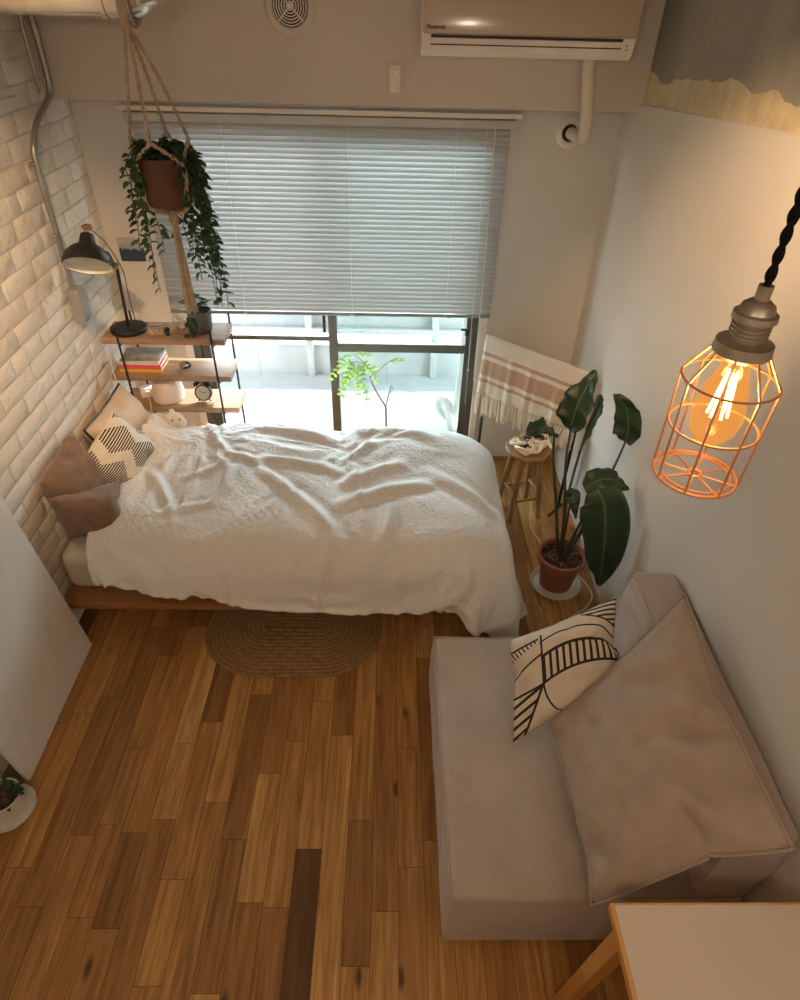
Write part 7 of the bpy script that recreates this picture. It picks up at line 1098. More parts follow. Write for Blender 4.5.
def leaf_simple(bm, p, d, L, W, nrm=None, fold=.25, mi=0):
    d = d.normalized(); x, y = frame(d)
    if nrm is not None:
        y = (nrm-d*nrm.dot(d)).normalized(); x = d.cross(y)
    prof = [(0, .06), (.16, .68), (.42, 1), (.7, .86), (.9, .42), (1, .03)]
    rows = []
    for t, w in prof:
        c = p+d*(L*t)-y*(L*.18*t*t); rows.append((bm.verts.new(c-x*W/2*w+y*W*fold*w), bm.verts.new(c), bm.verts.new(c+x*W/2*w+y*W*fold*w)))
    for a, b in zip(rows, rows[1:]):
        for k in (0, 1): bm.faces.new((a[k], a[k+1], b[k+1], b[k])).material_index = mi
shelf_things()

# ================================================================== HANGING PLANT
def hanging():
    c = V((-.87, 2.72, 1.70)); top = V((-.87, 2.70, 2.30))
    t = thing('hanging_plant', 'trailing green plant in a brown pot hung in macrame', 'hanging plant', c)
    bm = B(); lathe(bm, [(0, .002), (.076, 0), (.084, .006), (.095, .170), (.097, .175), (.092, .175), (.086, .14), (0, .135)], c, 40)
    obj('pot', bm, 'basket', t)
    bm = B(); lathe(bm, [(0, .155), (.087, .147)], c, 24); obj('soil', bm, 'soil', t)
    lf, st = B(), B(); rnd = random.Random(21)
    spec = []
    for k in range(11): spec.append((rnd.uniform(-.55, 1.15), rnd.uniform(.30, .58)))   # right-hand curtain of strands
    for k in range(7): spec.append((rnd.uniform(.9, 2.5), rnd.uniform(.30, .50)))
    for k in range(5): spec.append((rnd.uniform(2.7, 4.0), rnd.uniform(.18, .34)))
    spec += [(3.35, .50), (3.0, .42), (-.25, .56), (.1, .58), (.5, .60), (-.7, .30)]
    for a, L in spec:
        d = V((math.cos(a), math.sin(a), 0)); o = rnd.uniform(.105, .140)
        p0 = c+d*.05+V((0, 0, .155)); p1 = c+d*(.075+rnd.uniform(0, .02))+V((0, 0, .195+rnd.uniform(0, .02))); p2 = c+d*o+V((0, 0, .15))
        pts = [p0, p1, p2]; q = p2.copy()
        for s in range(4):
            q = q+V((rnd.uniform(-.014, .014), rnd.uniform(-.014, .014), -L/4))+d*.004; pts.append(q.copy())
        sp = spline(pts, 7); tube(st, sp, .0016, 4)
        acc = 0
        for i in range(2, len(sp)-1):
            acc += (sp[i]-sp[i-1]).length
            if acc > .021:
                acc = 0
                for s in range(rnd.choice((1, 1, 2))):
                    an = rnd.uniform(0, 2*PI); dd = V((math.cos(an), math.sin(an), rnd.uniform(-.9, .15)))+d*.5
                    leaf_simple(lf, sp[i], dd, rnd.uniform(.030, .044), rnd.uniform(.021, .030), V((rnd.uniform(-.4, .4), rnd.uniform(-.4, .4), 1))+d*.8)
    for k in range(110):
        a = rnd.uniform(0, 2*PI); r = rnd.uniform(.01, .095); p = c+V((r*math.cos(a), r*math.sin(a), .165+rnd.uniform(0, .05)))
        leaf_simple(lf, p, V((math.cos(a), math.sin(a), rnd.uniform(-.3, .9))), rnd.uniform(.028, .042), rnd.uniform(.018, .025), V((0, 0, 1)))
    obj('stems', st, 'vinestem', t); obj('foliage', lf, 'vine', t, smooth=False)
    # macrame holder
    m = thing('macrame_hanger', 'beige knotted rope plant hanger looped over the metal duct', 'plant hanger', top)
    knot = top+V((-.01, -.075, .03))
    bm = B(); tube(bm, [(-.868, 2.70+.071*math.cos(a), 2.344+.071*math.sin(a)) for a in [2*PI*k/24 for k in range(24)]], .010, 8, closed=True)
    obj('loop', bm, 'rope', m)
    bm = B(); tube(bm, [knot+V((0, 0, .05)), knot+V((0, 0, -.01)), knot+V((0, .01, -.05))], [.012, .016, .012], 10); obj('knot', bm, 'rope', m)
    def twist(bm, pts, r, f=60):
        sp = spline(pts, 14); L = 0
        for ph in (0, PI):
            q = []; L = 0
            for i, p in enumerate(sp):
                if i: L += (p-sp[i-1]).length
                tt = (sp[min(i+1, len(sp)-1)]-sp[max(i-1, 0)]); x, y = frame(tt); q.append(p+(x*math.cos(L*f+ph)+y*math.sin(L*f+ph))*r*.55)
            tube(bm, q, r*.62, 6)
    ring = .1
    angs = [PI*1.5, PI*.02, PI*.98, PI*.5]
    for k, a in enumerate(angs):
        d = V((math.cos(a), math.sin(a), 0)); s = c+d*.108+V((0, 0, .235))
        bm = B(); twist(bm, [knot+V((0, .01, -.04)), (knot+s)/2+V((0, .01, 0)), s], .0068, 90)
        for sgn in (-1, 1):
            a2 = a+sgn*(.98 if k == 0 else .62); d2 = V((math.cos(a2), math.sin(a2), 0))
            twist(bm, [s, c+d2*.108+V((0, 0, .15)), c+d2*.101+V((0, 0, .06)), c+d2*.086+V((0, 0, -.004)), c+V((0, 0, -.035))], .0072, 90)
        obj('cord', bm, 'rope', m)
    bm = B(); tube(bm, [c+V((0, 0, -.02)), c+V((0, 0, -.035)), c+V((0, 0, -.06)), c+V((0, 0, -.075))], [.012, .02, .02, .014], 12); obj('base_knot', bm, 'rope', m)
    bm = B(); rnd = random.Random(3)
    for k in range(46):
        a = rnd.uniform(0, 2*PI); r = rnd.uniform(0, .016); e = r*1.55
        tube(bm, spline([c+V((r*.6*math.cos(a), r*.6*math.sin(a), -.07)), c+V((r*math.cos(a)+rnd.uniform(-.002, .002), r*math.sin(a), -.2)), c+V((e*math.cos(a)+.002, e*math.sin(a), -.415-rnd.uniform(0, .03)))], 6), .0042, 5)
    obj('tassel', bm, 'rope', m)
hanging()

# duct and conduit
def pipes():
    t = thing('ventilation_duct', 'silver metal duct running from the brick wall under the ceiling', 'duct', (LX, 2.70, 2.344))
    bm = B(); r = .052
    tube(bm, [(LX+.004, 2.70, 2.344), (-.93, 2.70, 2.344)], r, 28); obj('pipe', bm, 'galv', t)
    bm = B(); tube(bm, spline([(-.945, 2.70, 2.344), (-.875, 2.70, 2.344), (-.835, 2.70, 2.364), (-.815, 2.70, 2.42), (-.815, 2.70, 3.09)], 8), r+.003, 28); obj('elbow', bm, 'galv', t)
    for x in (-.955, -.895):
        bm = B(); tube(bm, [(x-.008, 2.70, 2.344), (x+.008, 2.70, 2.344)], r+.008, 28); obj('collar', bm, 'galv', t)
    bm = B(); box(bm, (-1.437, 2.63, 2.335), (.03, .045, .03), .004); lathe(bm, [(0, 0), (.015, 0), (.018, .03), (0, .032)], (-1.43, 2.60, 2.32), 12, (1, -.6, -.2))
    single(tag(obj('track_spotlight', bm, 'brass'), 'small brass fitting on the brick wall below the silver duct', 'wall fitting'), (-1.455, 2.63, 2.335))
    t = thing('conduit_outlet', 'grey steel conduit bending down the brick wall to an outlet box', 'conduit', (-1.45, 2.9, 1.12))
    bm = B(); tube(bm, spline([(-1.425, 3.17, 2.60), (-1.425, 3.17, 2.30), (-1.425, 3.17, 2.06), (-1.43, 3.13, 1.995), (-1.435, 3.00, 1.94), (-1.44, 2.925, 1.875), (-1.445, 2.90, 1.80), (-1.445, 2.895, 1.55), (-1.445, 2.89, 1.30)], 8), .0125, 12); obj('pipe', bm, 'conduit', t)
    for z in (1.80, 1.52):
        bm = B(); box(bm, (-1.452, 2.895, z), (.022, .05, .014), .003); obj('clamp', bm, 'conduit', t)
    bm = B(); box(bm, (-1.438, 2.89, 1.215), (.05, .075, .155), .006); bx = obj('box', bm, 'grey', t)
    bm = B(); box(bm, (-1.411, 2.89, 1.215), (.006, .066, .135), .002); obj('cover_plate', bm, 'grey', bx)
    bm = B(); tube(bm, [(-1.438, 3.10, 3.08), (-1.438, 3.10, 2.02)], .008, 8)
    single(tag(obj('rusty_wire_pipe', bm, 'nickel'), 'thin dull pipe on the brick wall left of the conduit', 'pipe'), (-1.438, 3.10, 2.02))
    bm = B(); box(bm, (-1.452, 2.60, 2.015), (.022, .62, .042), .006); single(tag(obj('wall_ledge', bm, 'ceramic'), 'narrow whitewashed ledge strip high on the brick wall', 'ledge'), (-1.46, 2.6, 1.995))
pipes()

# ================================================================== BEAM FITTINGS
def vent():
    c = V((-.405, BEAM_Y, 2.325)); t = thing('round_vent', 'round white vent with ring grille on the beam', 'vent', c); ax = (0, -1, 0)
    bm = B(); lathe(bm, [(.102, .0), (.102, .006), (.096, .013), (.075, .016), (.070, .010)], c, 44, ax); obj('cover', bm, 'beam', t)
    bm = B(); lathe(bm, [(.073, .002), (0, .002)], c, 32, ax); obj('backing', bm, 'dark', t)
    bm = B()
    for r in (.014, .024, .034, .044, .054, .064): tube(bm, [c+V((r*math.cos(a), -.012, r*math.sin(a))) for a in [2*PI*k/40 for k in range(40)]], .0026, 6, closed=True)
    for k in range(4):
        a = PI*(.25+k*.5); tube(bm, [c+V((.006*math.cos(a), -.011, .006*math.sin(a))), c+V((.071*math.cos(a), -.011, .071*math.sin(a)))], .0028, 6)
    lathe(bm, [(.010, .008), (.010, .016), (0, .017)], c, 16, ax); obj('grille', bm, 'acwhite', t)
vent()
def outlet():
    c = V((.014, BEAM_Y, 2.09)); t = thing('wall_outlet', 'wall outlet on the beam with a white plug and thin cord', 'outlet', c)
    bm = B(); box(bm, c+V((0, -.004, 0)), (.07, .008, .125), .003); obj('plate', bm, 'beam', t)
    bm = B(); box(bm, c+V((0, -.010, 0)), (.042, .006, .095), .002); obj('socket', bm, 'acwhite', t)
    bm = B(); box(bm, c+V((.002, -.026, .025)), (.026, .028, .028), .006); obj('plug', bm, 'white', t)
    bm = B(); tube(bm, spline([c+V((.002, -.04, .015)), c+V((.006, -.035, -.03)), c+V((.03, -.02, -.045)), c+V((.065, -.012, -.005)), c+V((.09, -.02, .06)), c+V((.105, -.05, .115))], 8), .0026, 6); obj('cord', bm, 'cordw', t)
outlet()
def ac():
    x0, x1 = .112, .925; t = thing('air_conditioner', 'wall air conditioner with beige glossy front on the beam', 'air conditioner', ((x0+x1)/2, BEAM_Y, 2.19))
    def ext(prof, xa, xb, taper=0):
        bm = B(); a = [bm.verts.new((xa, y, z)) for y, z in prof]; b = [bm.verts.new((xb, y, z)) for y, z in prof]
        n = len(prof)
        bm.faces.new(a); bm.faces.new(b[::-1])
        for i in range(n): bm.faces.new((a[i], b[i], b[(i+1) % n], a[(i+1) % n]))
        bmesh.ops.recalc_face_normals(bm, faces=bm.faces); return bm
    body = [(BEAM_Y, 2.485), (2.99, 2.485), (2.972, 2.46), (2.968, 2.262), (2.985, 2.205), (3.02, 2.186), (BEAM_Y, 2.186)]
    obj('body', ext(body, x0, x1), 'acwhite', t, False)
    bm = ext([(2.968, 2.478), (2.955, 2.46), (2.952, 2.262), (2.968, 2.258)], x0+.003, x1-.003); bmesh.ops.bevel(bm, geom=bm.edges[:], offset=.004, segments=2, affect='EDGES'); fp = obj('front_panel', bm, 'acpanel', t)
    bm = ext([(2.966, 2.2465), (2.980, 2.203), (2.986, 2.206), (2.972, 2.249)], x0+.035, x1-.05); obj('louver', bm, 'white', t, False)
    bm = ext([(2.9645, 2.2565), (2.9655, 2.2485), (2.972, 2.2485), (2.972, 2.2565)], x0+.035, x1-.05); obj('air_slot', bm, 'dark', t, False)
    bm = ext([(2.9712, 2.2285), (2.9735, 2.2235), (2.979, 2.2235), (2.977, 2.2285)], x0+.035, x1-.05); obj('louver_gap', bm, 'dark', t, False)
    cu = bpy.data.curves.new('brand', 'FONT'); cu.body = 'Panasonic'; cu.size = .018; cu.extrude = .0006; cu.offset = .0004
    tmp = bpy.data.objects.new('brand', cu); C.objects.link(tmp); bpy.context.view_layer.update()
    me = bpy.data.meshes.new_from_object(tmp.evaluated_get(bpy.context.evaluated_depsgraph_get())); bpy.data.objects.remove(tmp); bm = B(); bm.from_mesh(me)
    bm.transform(Matrix.Translation((x0+.018, 2.9508, 2.275)) @ Matrix.Rotation(PI/2, 4, 'X')); obj('lettering', bm, 'dark', fp, False)
    bm = B(); 
    for z, xx in ((2.236, x1-.03), (2.222, x1-.026)): box(bm, (xx, 2.972-(z-2.236)*.3, z), (.012, .004, .004), .001)
    obj('indicator', bm, 'grey', t)
    h = thing('drain_hose', 'cream wrapped air conditioner hose bending into the wall', 'hose', (.846, BY, 1.87))
    bm = B(); tube(bm, spline([(.802, 3.13, 2.184), (.808, 3.135, 2.14), (.832, 3.145, 2.0), (.846, 3.17, 1.93), (.858, 3.23, 1.885), (.858, 3.33, 1.872), (.85, 3.425, 1.87)], 8), .026, 16); obj('pipe', bm, 'tape', h)
    bm = B(); lathe(bm, [(.040, .0), (.066, .0), (.066, .006), (.058, .013), (.04, .014), (.036, .004)], (.846, BY, 1.87), 36, (0, -1, 0)); obj('mount_collar', bm, 'acwhite', h)
    bm = B(); lathe(bm, [(.040, .001), (0, .001)], (.846, BY, 1.87), 24, (0, -1, 0)); obj('hole', bm, 'dark', h)
ac()
def postcard():
    bm = B(); uvl = bm.loops.layers.uv.verify(); c = V((-1.352, BY-.004, 1.289)); w, h = .13, .12
    vs = [bm.verts.new(c+V((sx*w/2, 0, sz*h/2))) for sx, sz in ((-1, -1), (1, -1), (1, 1), (-1, 1))]; f = bm.faces.new(vs)
    for lp, uv in zip(f.loops, ((0, 0), (1, 0), (1, 1), (0, 1))): lp[uvl].uv = uv
    r = bmesh.ops.extrude_face_region(bm, geom=[f]); 
    for e in r['geom']:
        if isinstance(e, bmesh.types.BMVert): e.co.y += .0025
    bmesh.ops.recalc_face_normals(bm, faces=bm.faces)
    single(tag(obj('postcard_picture', bm, 'postcard', smooth=False), 'small blue landscape postcard stuck on the wall behind lamp', 'postcard'), c)
postcard()

# ================================================================== SEEDLING BY THE WINDOW
def seedling():
    b = V((-.01, 3.17, 0)); t = thing('young_tree', 'slender young tree with bright green feathery leaves behind the bed', 'potted tree', b)
    bm = B(); lathe(bm, [(0, 0), (.07, 0), (.075, .01), (.088, .17), (.082, .17), (.076, .14), (0, .14)], b, 30); obj('pot', bm, 'ceramic', t)
    bm = B(); lathe(bm, [(0, .15), (.078, .142)], b, 20); obj('soil', bm, 'soil', t)
    fork = V((-.012, 3.17, .525))
    bm = B(); tube(bm, spline([b+V((0, 0, .14)), b+V((.004, 0, .3)), fork]), .006, 8)
    tube(bm, spline([fork, (-.055, 3.17, .60), (-.09, 3.18, .67), (-.115, 3.19, .76), (-.165, 3.19, .815), (-.19, 3.18, .835)]), [.005-.0035*i/40 for i in range(41)], 6)
    tube(bm, spline([fork, (.0, 3.18, .58), (.017, 3.18, .655)]), .003, 6); tube(bm, spline([(.006, 3.18, .6), (.022, 3.18, .62), (.03, 3.19, .64)]), .002, 5)
    tube(bm, spline([(-.095, 3.18, .69), (-.05, 3.17, .755), (.0, 3.17, .80), (.055, 3.16, .83)]), .0022, 5)
    tube(bm, spline([(-.115, 3.19, .76), (-.165, 3.17, .80), (-.21, 3.15, .80)]), .002, 5)
    obj('trunk', bm, 'twig', t)
    bm = B(); rnd = random.Random(8)
    def frond(p, d, n, L, droop, lw=.014, ll=.030):
        p = V(p); d = V(d).normalized(); pts = [p+d*(L*k/n)+V((0, 0, -droop*(k/n)**2)) for k in range(n+1)]
        tube(bs, pts, .0012, 4)
        for k in range(1, n+1):
            t_ = (pts[k]-pts[k-1]).normalized(); side = t_.cross(V((.25, -1, .35))).normalized()
            for sg in (-1, 1):
                leaf_simple(bm, pts[k], side*sg+t_*.55+V((0, 0, -.25)), ll*(.55+.55*math.sin(PI*(.15+.8*k/n)))*rnd.uniform(.85, 1.15), lw, V((rnd.uniform(-.4, .4), -1, .6)), .1)
    bs = B()
    for p, d, n, L, dr in (((-.185, 3.17, .80), (-.75, -.2, .1), 7, .13, .10), ((-.175, 3.16, .80), (-.35, -.5, -.1), 7, .13, .12), ((-.165, 3.16, .80), (.25, -.5, -.2), 7, .12, .12), ((-.185, 3.15, .79), (-.5, .0, -.7), 7, .14, .06), ((-.17, 3.15, .795), (.05, -.3, -1), 7, .13, .03), ((-.15, 3.16, .80), (.75, -.2, .0), 6, .09, .10)):
        frond(p, d, n, L, dr)
    frond((-.19, 3.18, .84), (.9, -.1, .15), 6, .10, .02, .009, .018); frond((-.19, 3.18, .835), (-.9, -.2, .2), 6, .08, .05, .009, .018)
    frond((.0, 3.17, .80), (.8, -.1, .35), 5, .09, .02, .009, .02); frond((-.03, 3.17, .77), (-.9, 0, .2), 4, .06, .02, .007, .016)
    obj('leaf_stalks', bs, 'twig', t); obj('foliage', bm, 'seedling', t, smooth=False)
seedling()

# ================================================================== STRELITZIA
def strelitzia():
    b = V((.872, 2.285, 0)); t = thing('bird_of_paradise_plant', 'tall broad-leaved plant in a terracotta pot by the right wall', 'potted plant', b)
    bm = B(); lathe(bm, [(0, .019), (.076, .018), (.080, .022), (.105, .185), (.118, .188), (.122, .196), (.122, .222), (.117, .227), (.108, .225), (.104, .195), (0, .19)], b, 48); obj('pot', bm, 'terra', t)
    bm = B(); lathe(bm, [(0, .206), (.05, .207), (.106, .198)], b, 30)
    for k in range(40):
        a, r = random.uniform(0, 2*PI), random.uniform(.01, .095); ball(bm, b+V((r*math.cos(a), r*math.sin(a), .205)), random.uniform(.008, .016), 6, (1.4, .9, .6), Euler((random.random(), random.random(), random.uniform(0, 6))).to_matrix())
    obj('bark_mulch', bm, 'soil', t)
    s = thing('plant_saucer', 'white round saucer under the terracotta pot', 'saucer', b)
    bm = B(); lathe(bm, [(0, .002), (.105, .0), (.112, .004), (.127, .022), (.129, .026), (.124, .026), (.108, .009), (0, .008)], b, 48); obj('dish', bm, 'ceramic', s)
    for k in range(3):
        bm = B(); lathe(bm, [(0, .0085), (.010, .0085), (.010, .0175), (0, .0175)], b+V((.05*math.cos(k*2.1), .05*math.sin(k*2.1), 0)), 10); obj('riser', bm, 'ceramic', s)
    def leaf(pts, W, nrm, cup=.18, wave=.012, tipdroop=0, fold=None):
        """broad leaf along a midrib; nrm = which way the upper face looks"""
        bm = B(); uvl = bm.loops.layers.uv.verify(); sp = spline(pts, 10); n = len(sp); nu = 10; rows = []
        nr = V(nrm).normalized()
        for i, p in enumerate(sp):
            tt = i/(n-1); d = (sp[min(i+1, n-1)]-sp[max(i-1, 0)]).normalized()
            y = (nr-d*nr.dot(d)).normalized(); x = d.cross(y)
            w = W*(math.sin(PI*min(1, (tt*.97+.03))**.72)**.75)*(1-.10*tt) if tt < .999 else .002
            w = max(w, .003)
            row = []
            for k in range(nu+1):
                s_ = k/nu*2-1; ws = abs(s_)
                row.append(bm.verts.new(p+x*(s_*w/2*(1-cup*.3*ws))+y*(cup*w*.5*ws**1.5+wave*ws*math.sin(tt*17+s_*2.2)+.004*math.sin(tt*40)*ws)))
            rows.append(row)
        for i in range(n-1):
            for k in range(nu):
                f = bm.faces.new((rows[i][k], rows[i][k+1], rows[i+1][k+1], rows[i+1][k]))
                for lp, (a, c_) in zip(f.loops, ((i, k), (i, k+1), (i+1, k+1), (i+1, k))): lp[uvl].uv = (c_/nu, a/(n-1))
        o = obj('leaf', bm, 'strel', t); o.data.set_sharp_from_angle(angle=PI)
        md = o.modifiers.new('s', 'SOLIDIFY'); md.thickness = .0016
        return o
    def stalk(pts, r0=.0085, r1=.0045):
        bm = B(); sp = spline(pts, 8); tube(bm, sp, [r0+(r1-r0)*i/(len(sp)-1) for i in range(len(sp))], 8); obj('stalk', bm, 'strelstem', t)
    z0 = .20
    stalk([b+V((-.005, .0, z0)), (.835, 2.30, .5), (.795, 2.31, .76), (.783, 2.31, .955)]); leaf([(.783, 2.31, .93), (.79, 2.32, 1.02), (.815, 2.34, 1.10), (.86, 2.38, 1.175)], .165, (-.72, -.62, .35), .22)
    stalk([b+V((-.015, .01, z0)), (.80, 2.32, .5), (.745, 2.33, .75), (.722, 2.33, .905)]); leaf([(.725, 2.33, .895), (.68, 2.30, .945), (.62, 2.27, .955), (.575, 2.25, .925)], .11, (.0, -.25, 1), .12, .008)
    stalk([b+V((.01, .0, z0)), (.925, 2.28, .45), (.985, 2.26, .72), (1.015, 2.26, .92)]); leaf([(1.012, 2.26, .905), (1.002, 2.25, .99), (.965, 2.245, 1.085), (.90, 2.24, 1.145)], .13, (-.5, -.75, .35), .30, .012)
    stalk([b+V((.012, -.01, z0)), (.915, 2.24, .42), (.90, 2.22, .62), (.885, 2.21, .69)]); leaf([(.868, 2.21, .69), (.925, 2.21, .74), (.99, 2.20, .745), (1.055, 2.19, .70)], .125, (.0, -.38, 1), .05, .006)
    stalk([b+V((.02, -.005, z0)), (.92, 2.24, .42), (.91, 2.19, .64), (.91, 2.16, .73)]); leaf([(.905, 2.16, .73), (.935, 2.11, .675), (.965, 2.08, .52), (.985, 2.07, .35), (.998, 2.07, .225)], .225, (-.55, -.85, .45), .10, .008)
    stalk([b+V((-.01, -.01, z0)), (.85, 2.26, .4), (.838, 2.25, .56), (.84, 2.25, .60)], .006, .004); leaf([(.838, 2.25, .59), (.832, 2.23, .635), (.835, 2.20, .62), (.85, 2.17, .55)], .075, (-.3, -.8, .5), .1, .004)
    stalk([b+V((.01, .02, z0)), (.86, 2.36, .5), (.882, 2.39, .85), (.912, 2.41, 1.05)]); leaf([(.915, 2.41, 1.045), (.925, 2.415, .99), (.908, 2.41, .88), (.880, 2.41, .74)], .055, (-.6, -.4, .2), .4, .006)
    bm = B(); tube(bm, spline([(.90, 2.06, .004), (1.0, 2.13, .004), (1.05, 2.22, .004), (1.02, 2.33, .004), (.96, 2.45, .004), (.86, 2.60, .004), (.82, 2.75, .02), (.83, 2.83, .12)], 8), .0035, 6)
    single(tag(obj('floor_cable', bm, 'cordw'), 'white cable curling on the floor behind the terracotta pot', 'cable'), (1.0, 2.13, 0))
strelitzia()

# ================================================================== STOOL, RACK, THROW
def corner():
    A_, B_ = V((.545, 3.33, .885)), V((1.035, 2.885, .885)); d = (B_-A_).normalized(); nrm = V((-d.y*-1, -d.x*1, 0)); nrm = V((d.y, -d.x, 0)).normalized()
    if nrm.y > 0: nrm = -nrm
    t = thing('drying_rack', 'dark metal towel rack standing across the room corner', 'rack', ((A_+B_)/2*1).to_tuple()[:2]+(0,))
    bm = B(); tube(bm, [A_, B_], .011, 10); obj('top_bar', bm, 'black', t)
    for p in (A_+d*.03, B_-d*.03):
        bm = B(); tube(bm, [V((p.x, p.y, .885)), V((p.x, p.y, .0))], .009, 10); tube(bm, [V((p.x, p.y, .008))-nrm*.05, V((p.x, p.y, .008))+nrm*.10], .008, 8); obj('leg', bm, 'black', t)
    bm = B(); tube(bm, [A_+d*.03-V((0, 0, .20)), B_-d*.03-V((0, 0, .20))], .007, 8); obj('lower_bar', bm, 'black', t)
    # throw hung over the bar
    w = thing('fringed_throw', 'cream throw with terracotta stripes and fringe draped over the rack', 'blanket', (A_+B_)/2+V((0, 0, .013)))
    bm = B(); uvl = bm.loops.layers.uv.verify(); NU, NV = 40, 30; Lw = (B_-A_).length*.985; rows = []; drop, back = .345, .22
    tot = drop+back
    def cp(u, s):          # s: length along the cloth from the back hem over the bar to the front hem
        wv = .010*math.sin(u*21+1.2)+.006*math.sin(u*47)
        base = A_+d*(Lw*u+.003)
        if s < back: z = -(back-s); off = -.014-.004; k = (back-s)/back
        else: z = -(s-back); off = .014; k = (s-back)/drop
        if abs(s-back) < .02:
            a = (s-back)/.02*PI/2; return base+nrm*(.0155*math.sin(a))+V((0, 0, .0155*math.cos(a)-.0005))
        z += .018
        return base+nrm*(off+(abs(wv)*k*1.2+.02*k if s > back else -.004*k))+V((0, 0, z))+d*(.004*math.sin(u*30)*k)
    ss = [back*i/8 for i in range(8)]+[back-.018, back-.012, back-.006, back, back+.006, back+.012, back+.018]+[back+.02+(drop-.02)*i/20 for i in range(1, 21)]
    ss = sorted(set(ss))
    for s in ss: rows.append([bm.verts.new(cp(k/NU, s)) for k in range(NU+1)])
    for i in range(len(ss)-1):
        for k in range(NU):
            f = bm.faces.new((rows[i][k], rows[i][k+1], rows[i+1][k+1], rows[i+1][k]))
            for lp, (a, c_) in zip(f.loops, ((i, k), (i, k+1), (i+1, k+1), (i+1, k))): lp[uvl].uv = (c_/NU, (ss[a]-back)/drop)
    o = obj('cloth', bm, 'throw', w); md = o.modifiers.new('s', 'SOLIDIFY'); md.thickness = .003; md.offset = 1
    o.data.set_sharp_from_angle(angle=PI)
    bm = B(); rnd = random.Random(5)
    for k in range(40):
        u = (k+.5)/40; p = cp(u, tot-.002); e = p+V((0, 0, -.105-rnd.uniform(0, .035)))+d*rnd.uniform(-.012, .012)+nrm*rnd.uniform(-.004, .010)
        ball(bm, p+V((0, 0, -.008)), .0055, 6)
        for q in range(3): tube(bm, spline([p+V((0, 0, -.008)), (p+e)/2+d*rnd.uniform(-.006, .006)+nrm*rnd.uniform(-.003, .006), e+d*rnd.uniform(-.010, .010)+V((0, 0, rnd.uniform(-.012, .012)))], 4), [.0036]*8+[.002], 5)
    obj('fringe', bm, 'fringe', w)
    # stool
    c = V((.77, 2.885, 0)); t = thing('wooden_stool', 'small round wooden stool below the striped throw', 'stool', c)
    bm = B(); lathe(bm, [(0, .427), (.112, .427), (.122, .433), (.124, .447), (.118, .455), (0, .456)], c, 36); obj('seat', bm, 'stoolwood', t)
    feet = []
    for k in range(4):
        a = PI/4+k*PI/2+.25; d2 = V((math.cos(a), math.sin(a), 0)); p0, p1 = c+d2*.075+V((0, 0, .428)), c+d2*.128; feet.append((p0, p1))
        bm = B(); tube(bm, [p1, p0], [.014, .017], 10); obj('leg', bm, 'stoolwood', t)
    for i, h in ((0, .14), (1, .17), (2, .14), (3, .17)):
        a = feet[i][1].lerp(feet[i][0], h/.428); b = feet[(i+1) % 4][1].lerp(feet[(i+1) % 4][0], h/.428)
        bm = B(); tube(bm, [a, b], .008, 8); obj('stretcher', bm, 'stoolwood', t)
    # black and white scarf heaped on the stool
    bm = B(); rnd = random.Random(2)
    for k in range(16):
        a = rnd.uniform(0, 6.28); p = c+V((rnd.uniform(-.07, .07), rnd.uniform(-.06, .06), .484))
        tube(bm, spline([p+V((.05*math.cos(a+q*1.3), .04*math.sin(a+q*1.3), .014*math.sin(q*2+k))) for q in range(4)], 5), .010, 7, mi=k % 2 if k % 3 else 0)
    single(tag(obj('crumpled_scarf', bm, ['fringe', 'blackmatt']), 'crumpled cream and black scarf heaped on the wooden stool', 'scarf'), c+V((0, 0, .456)))
corner()

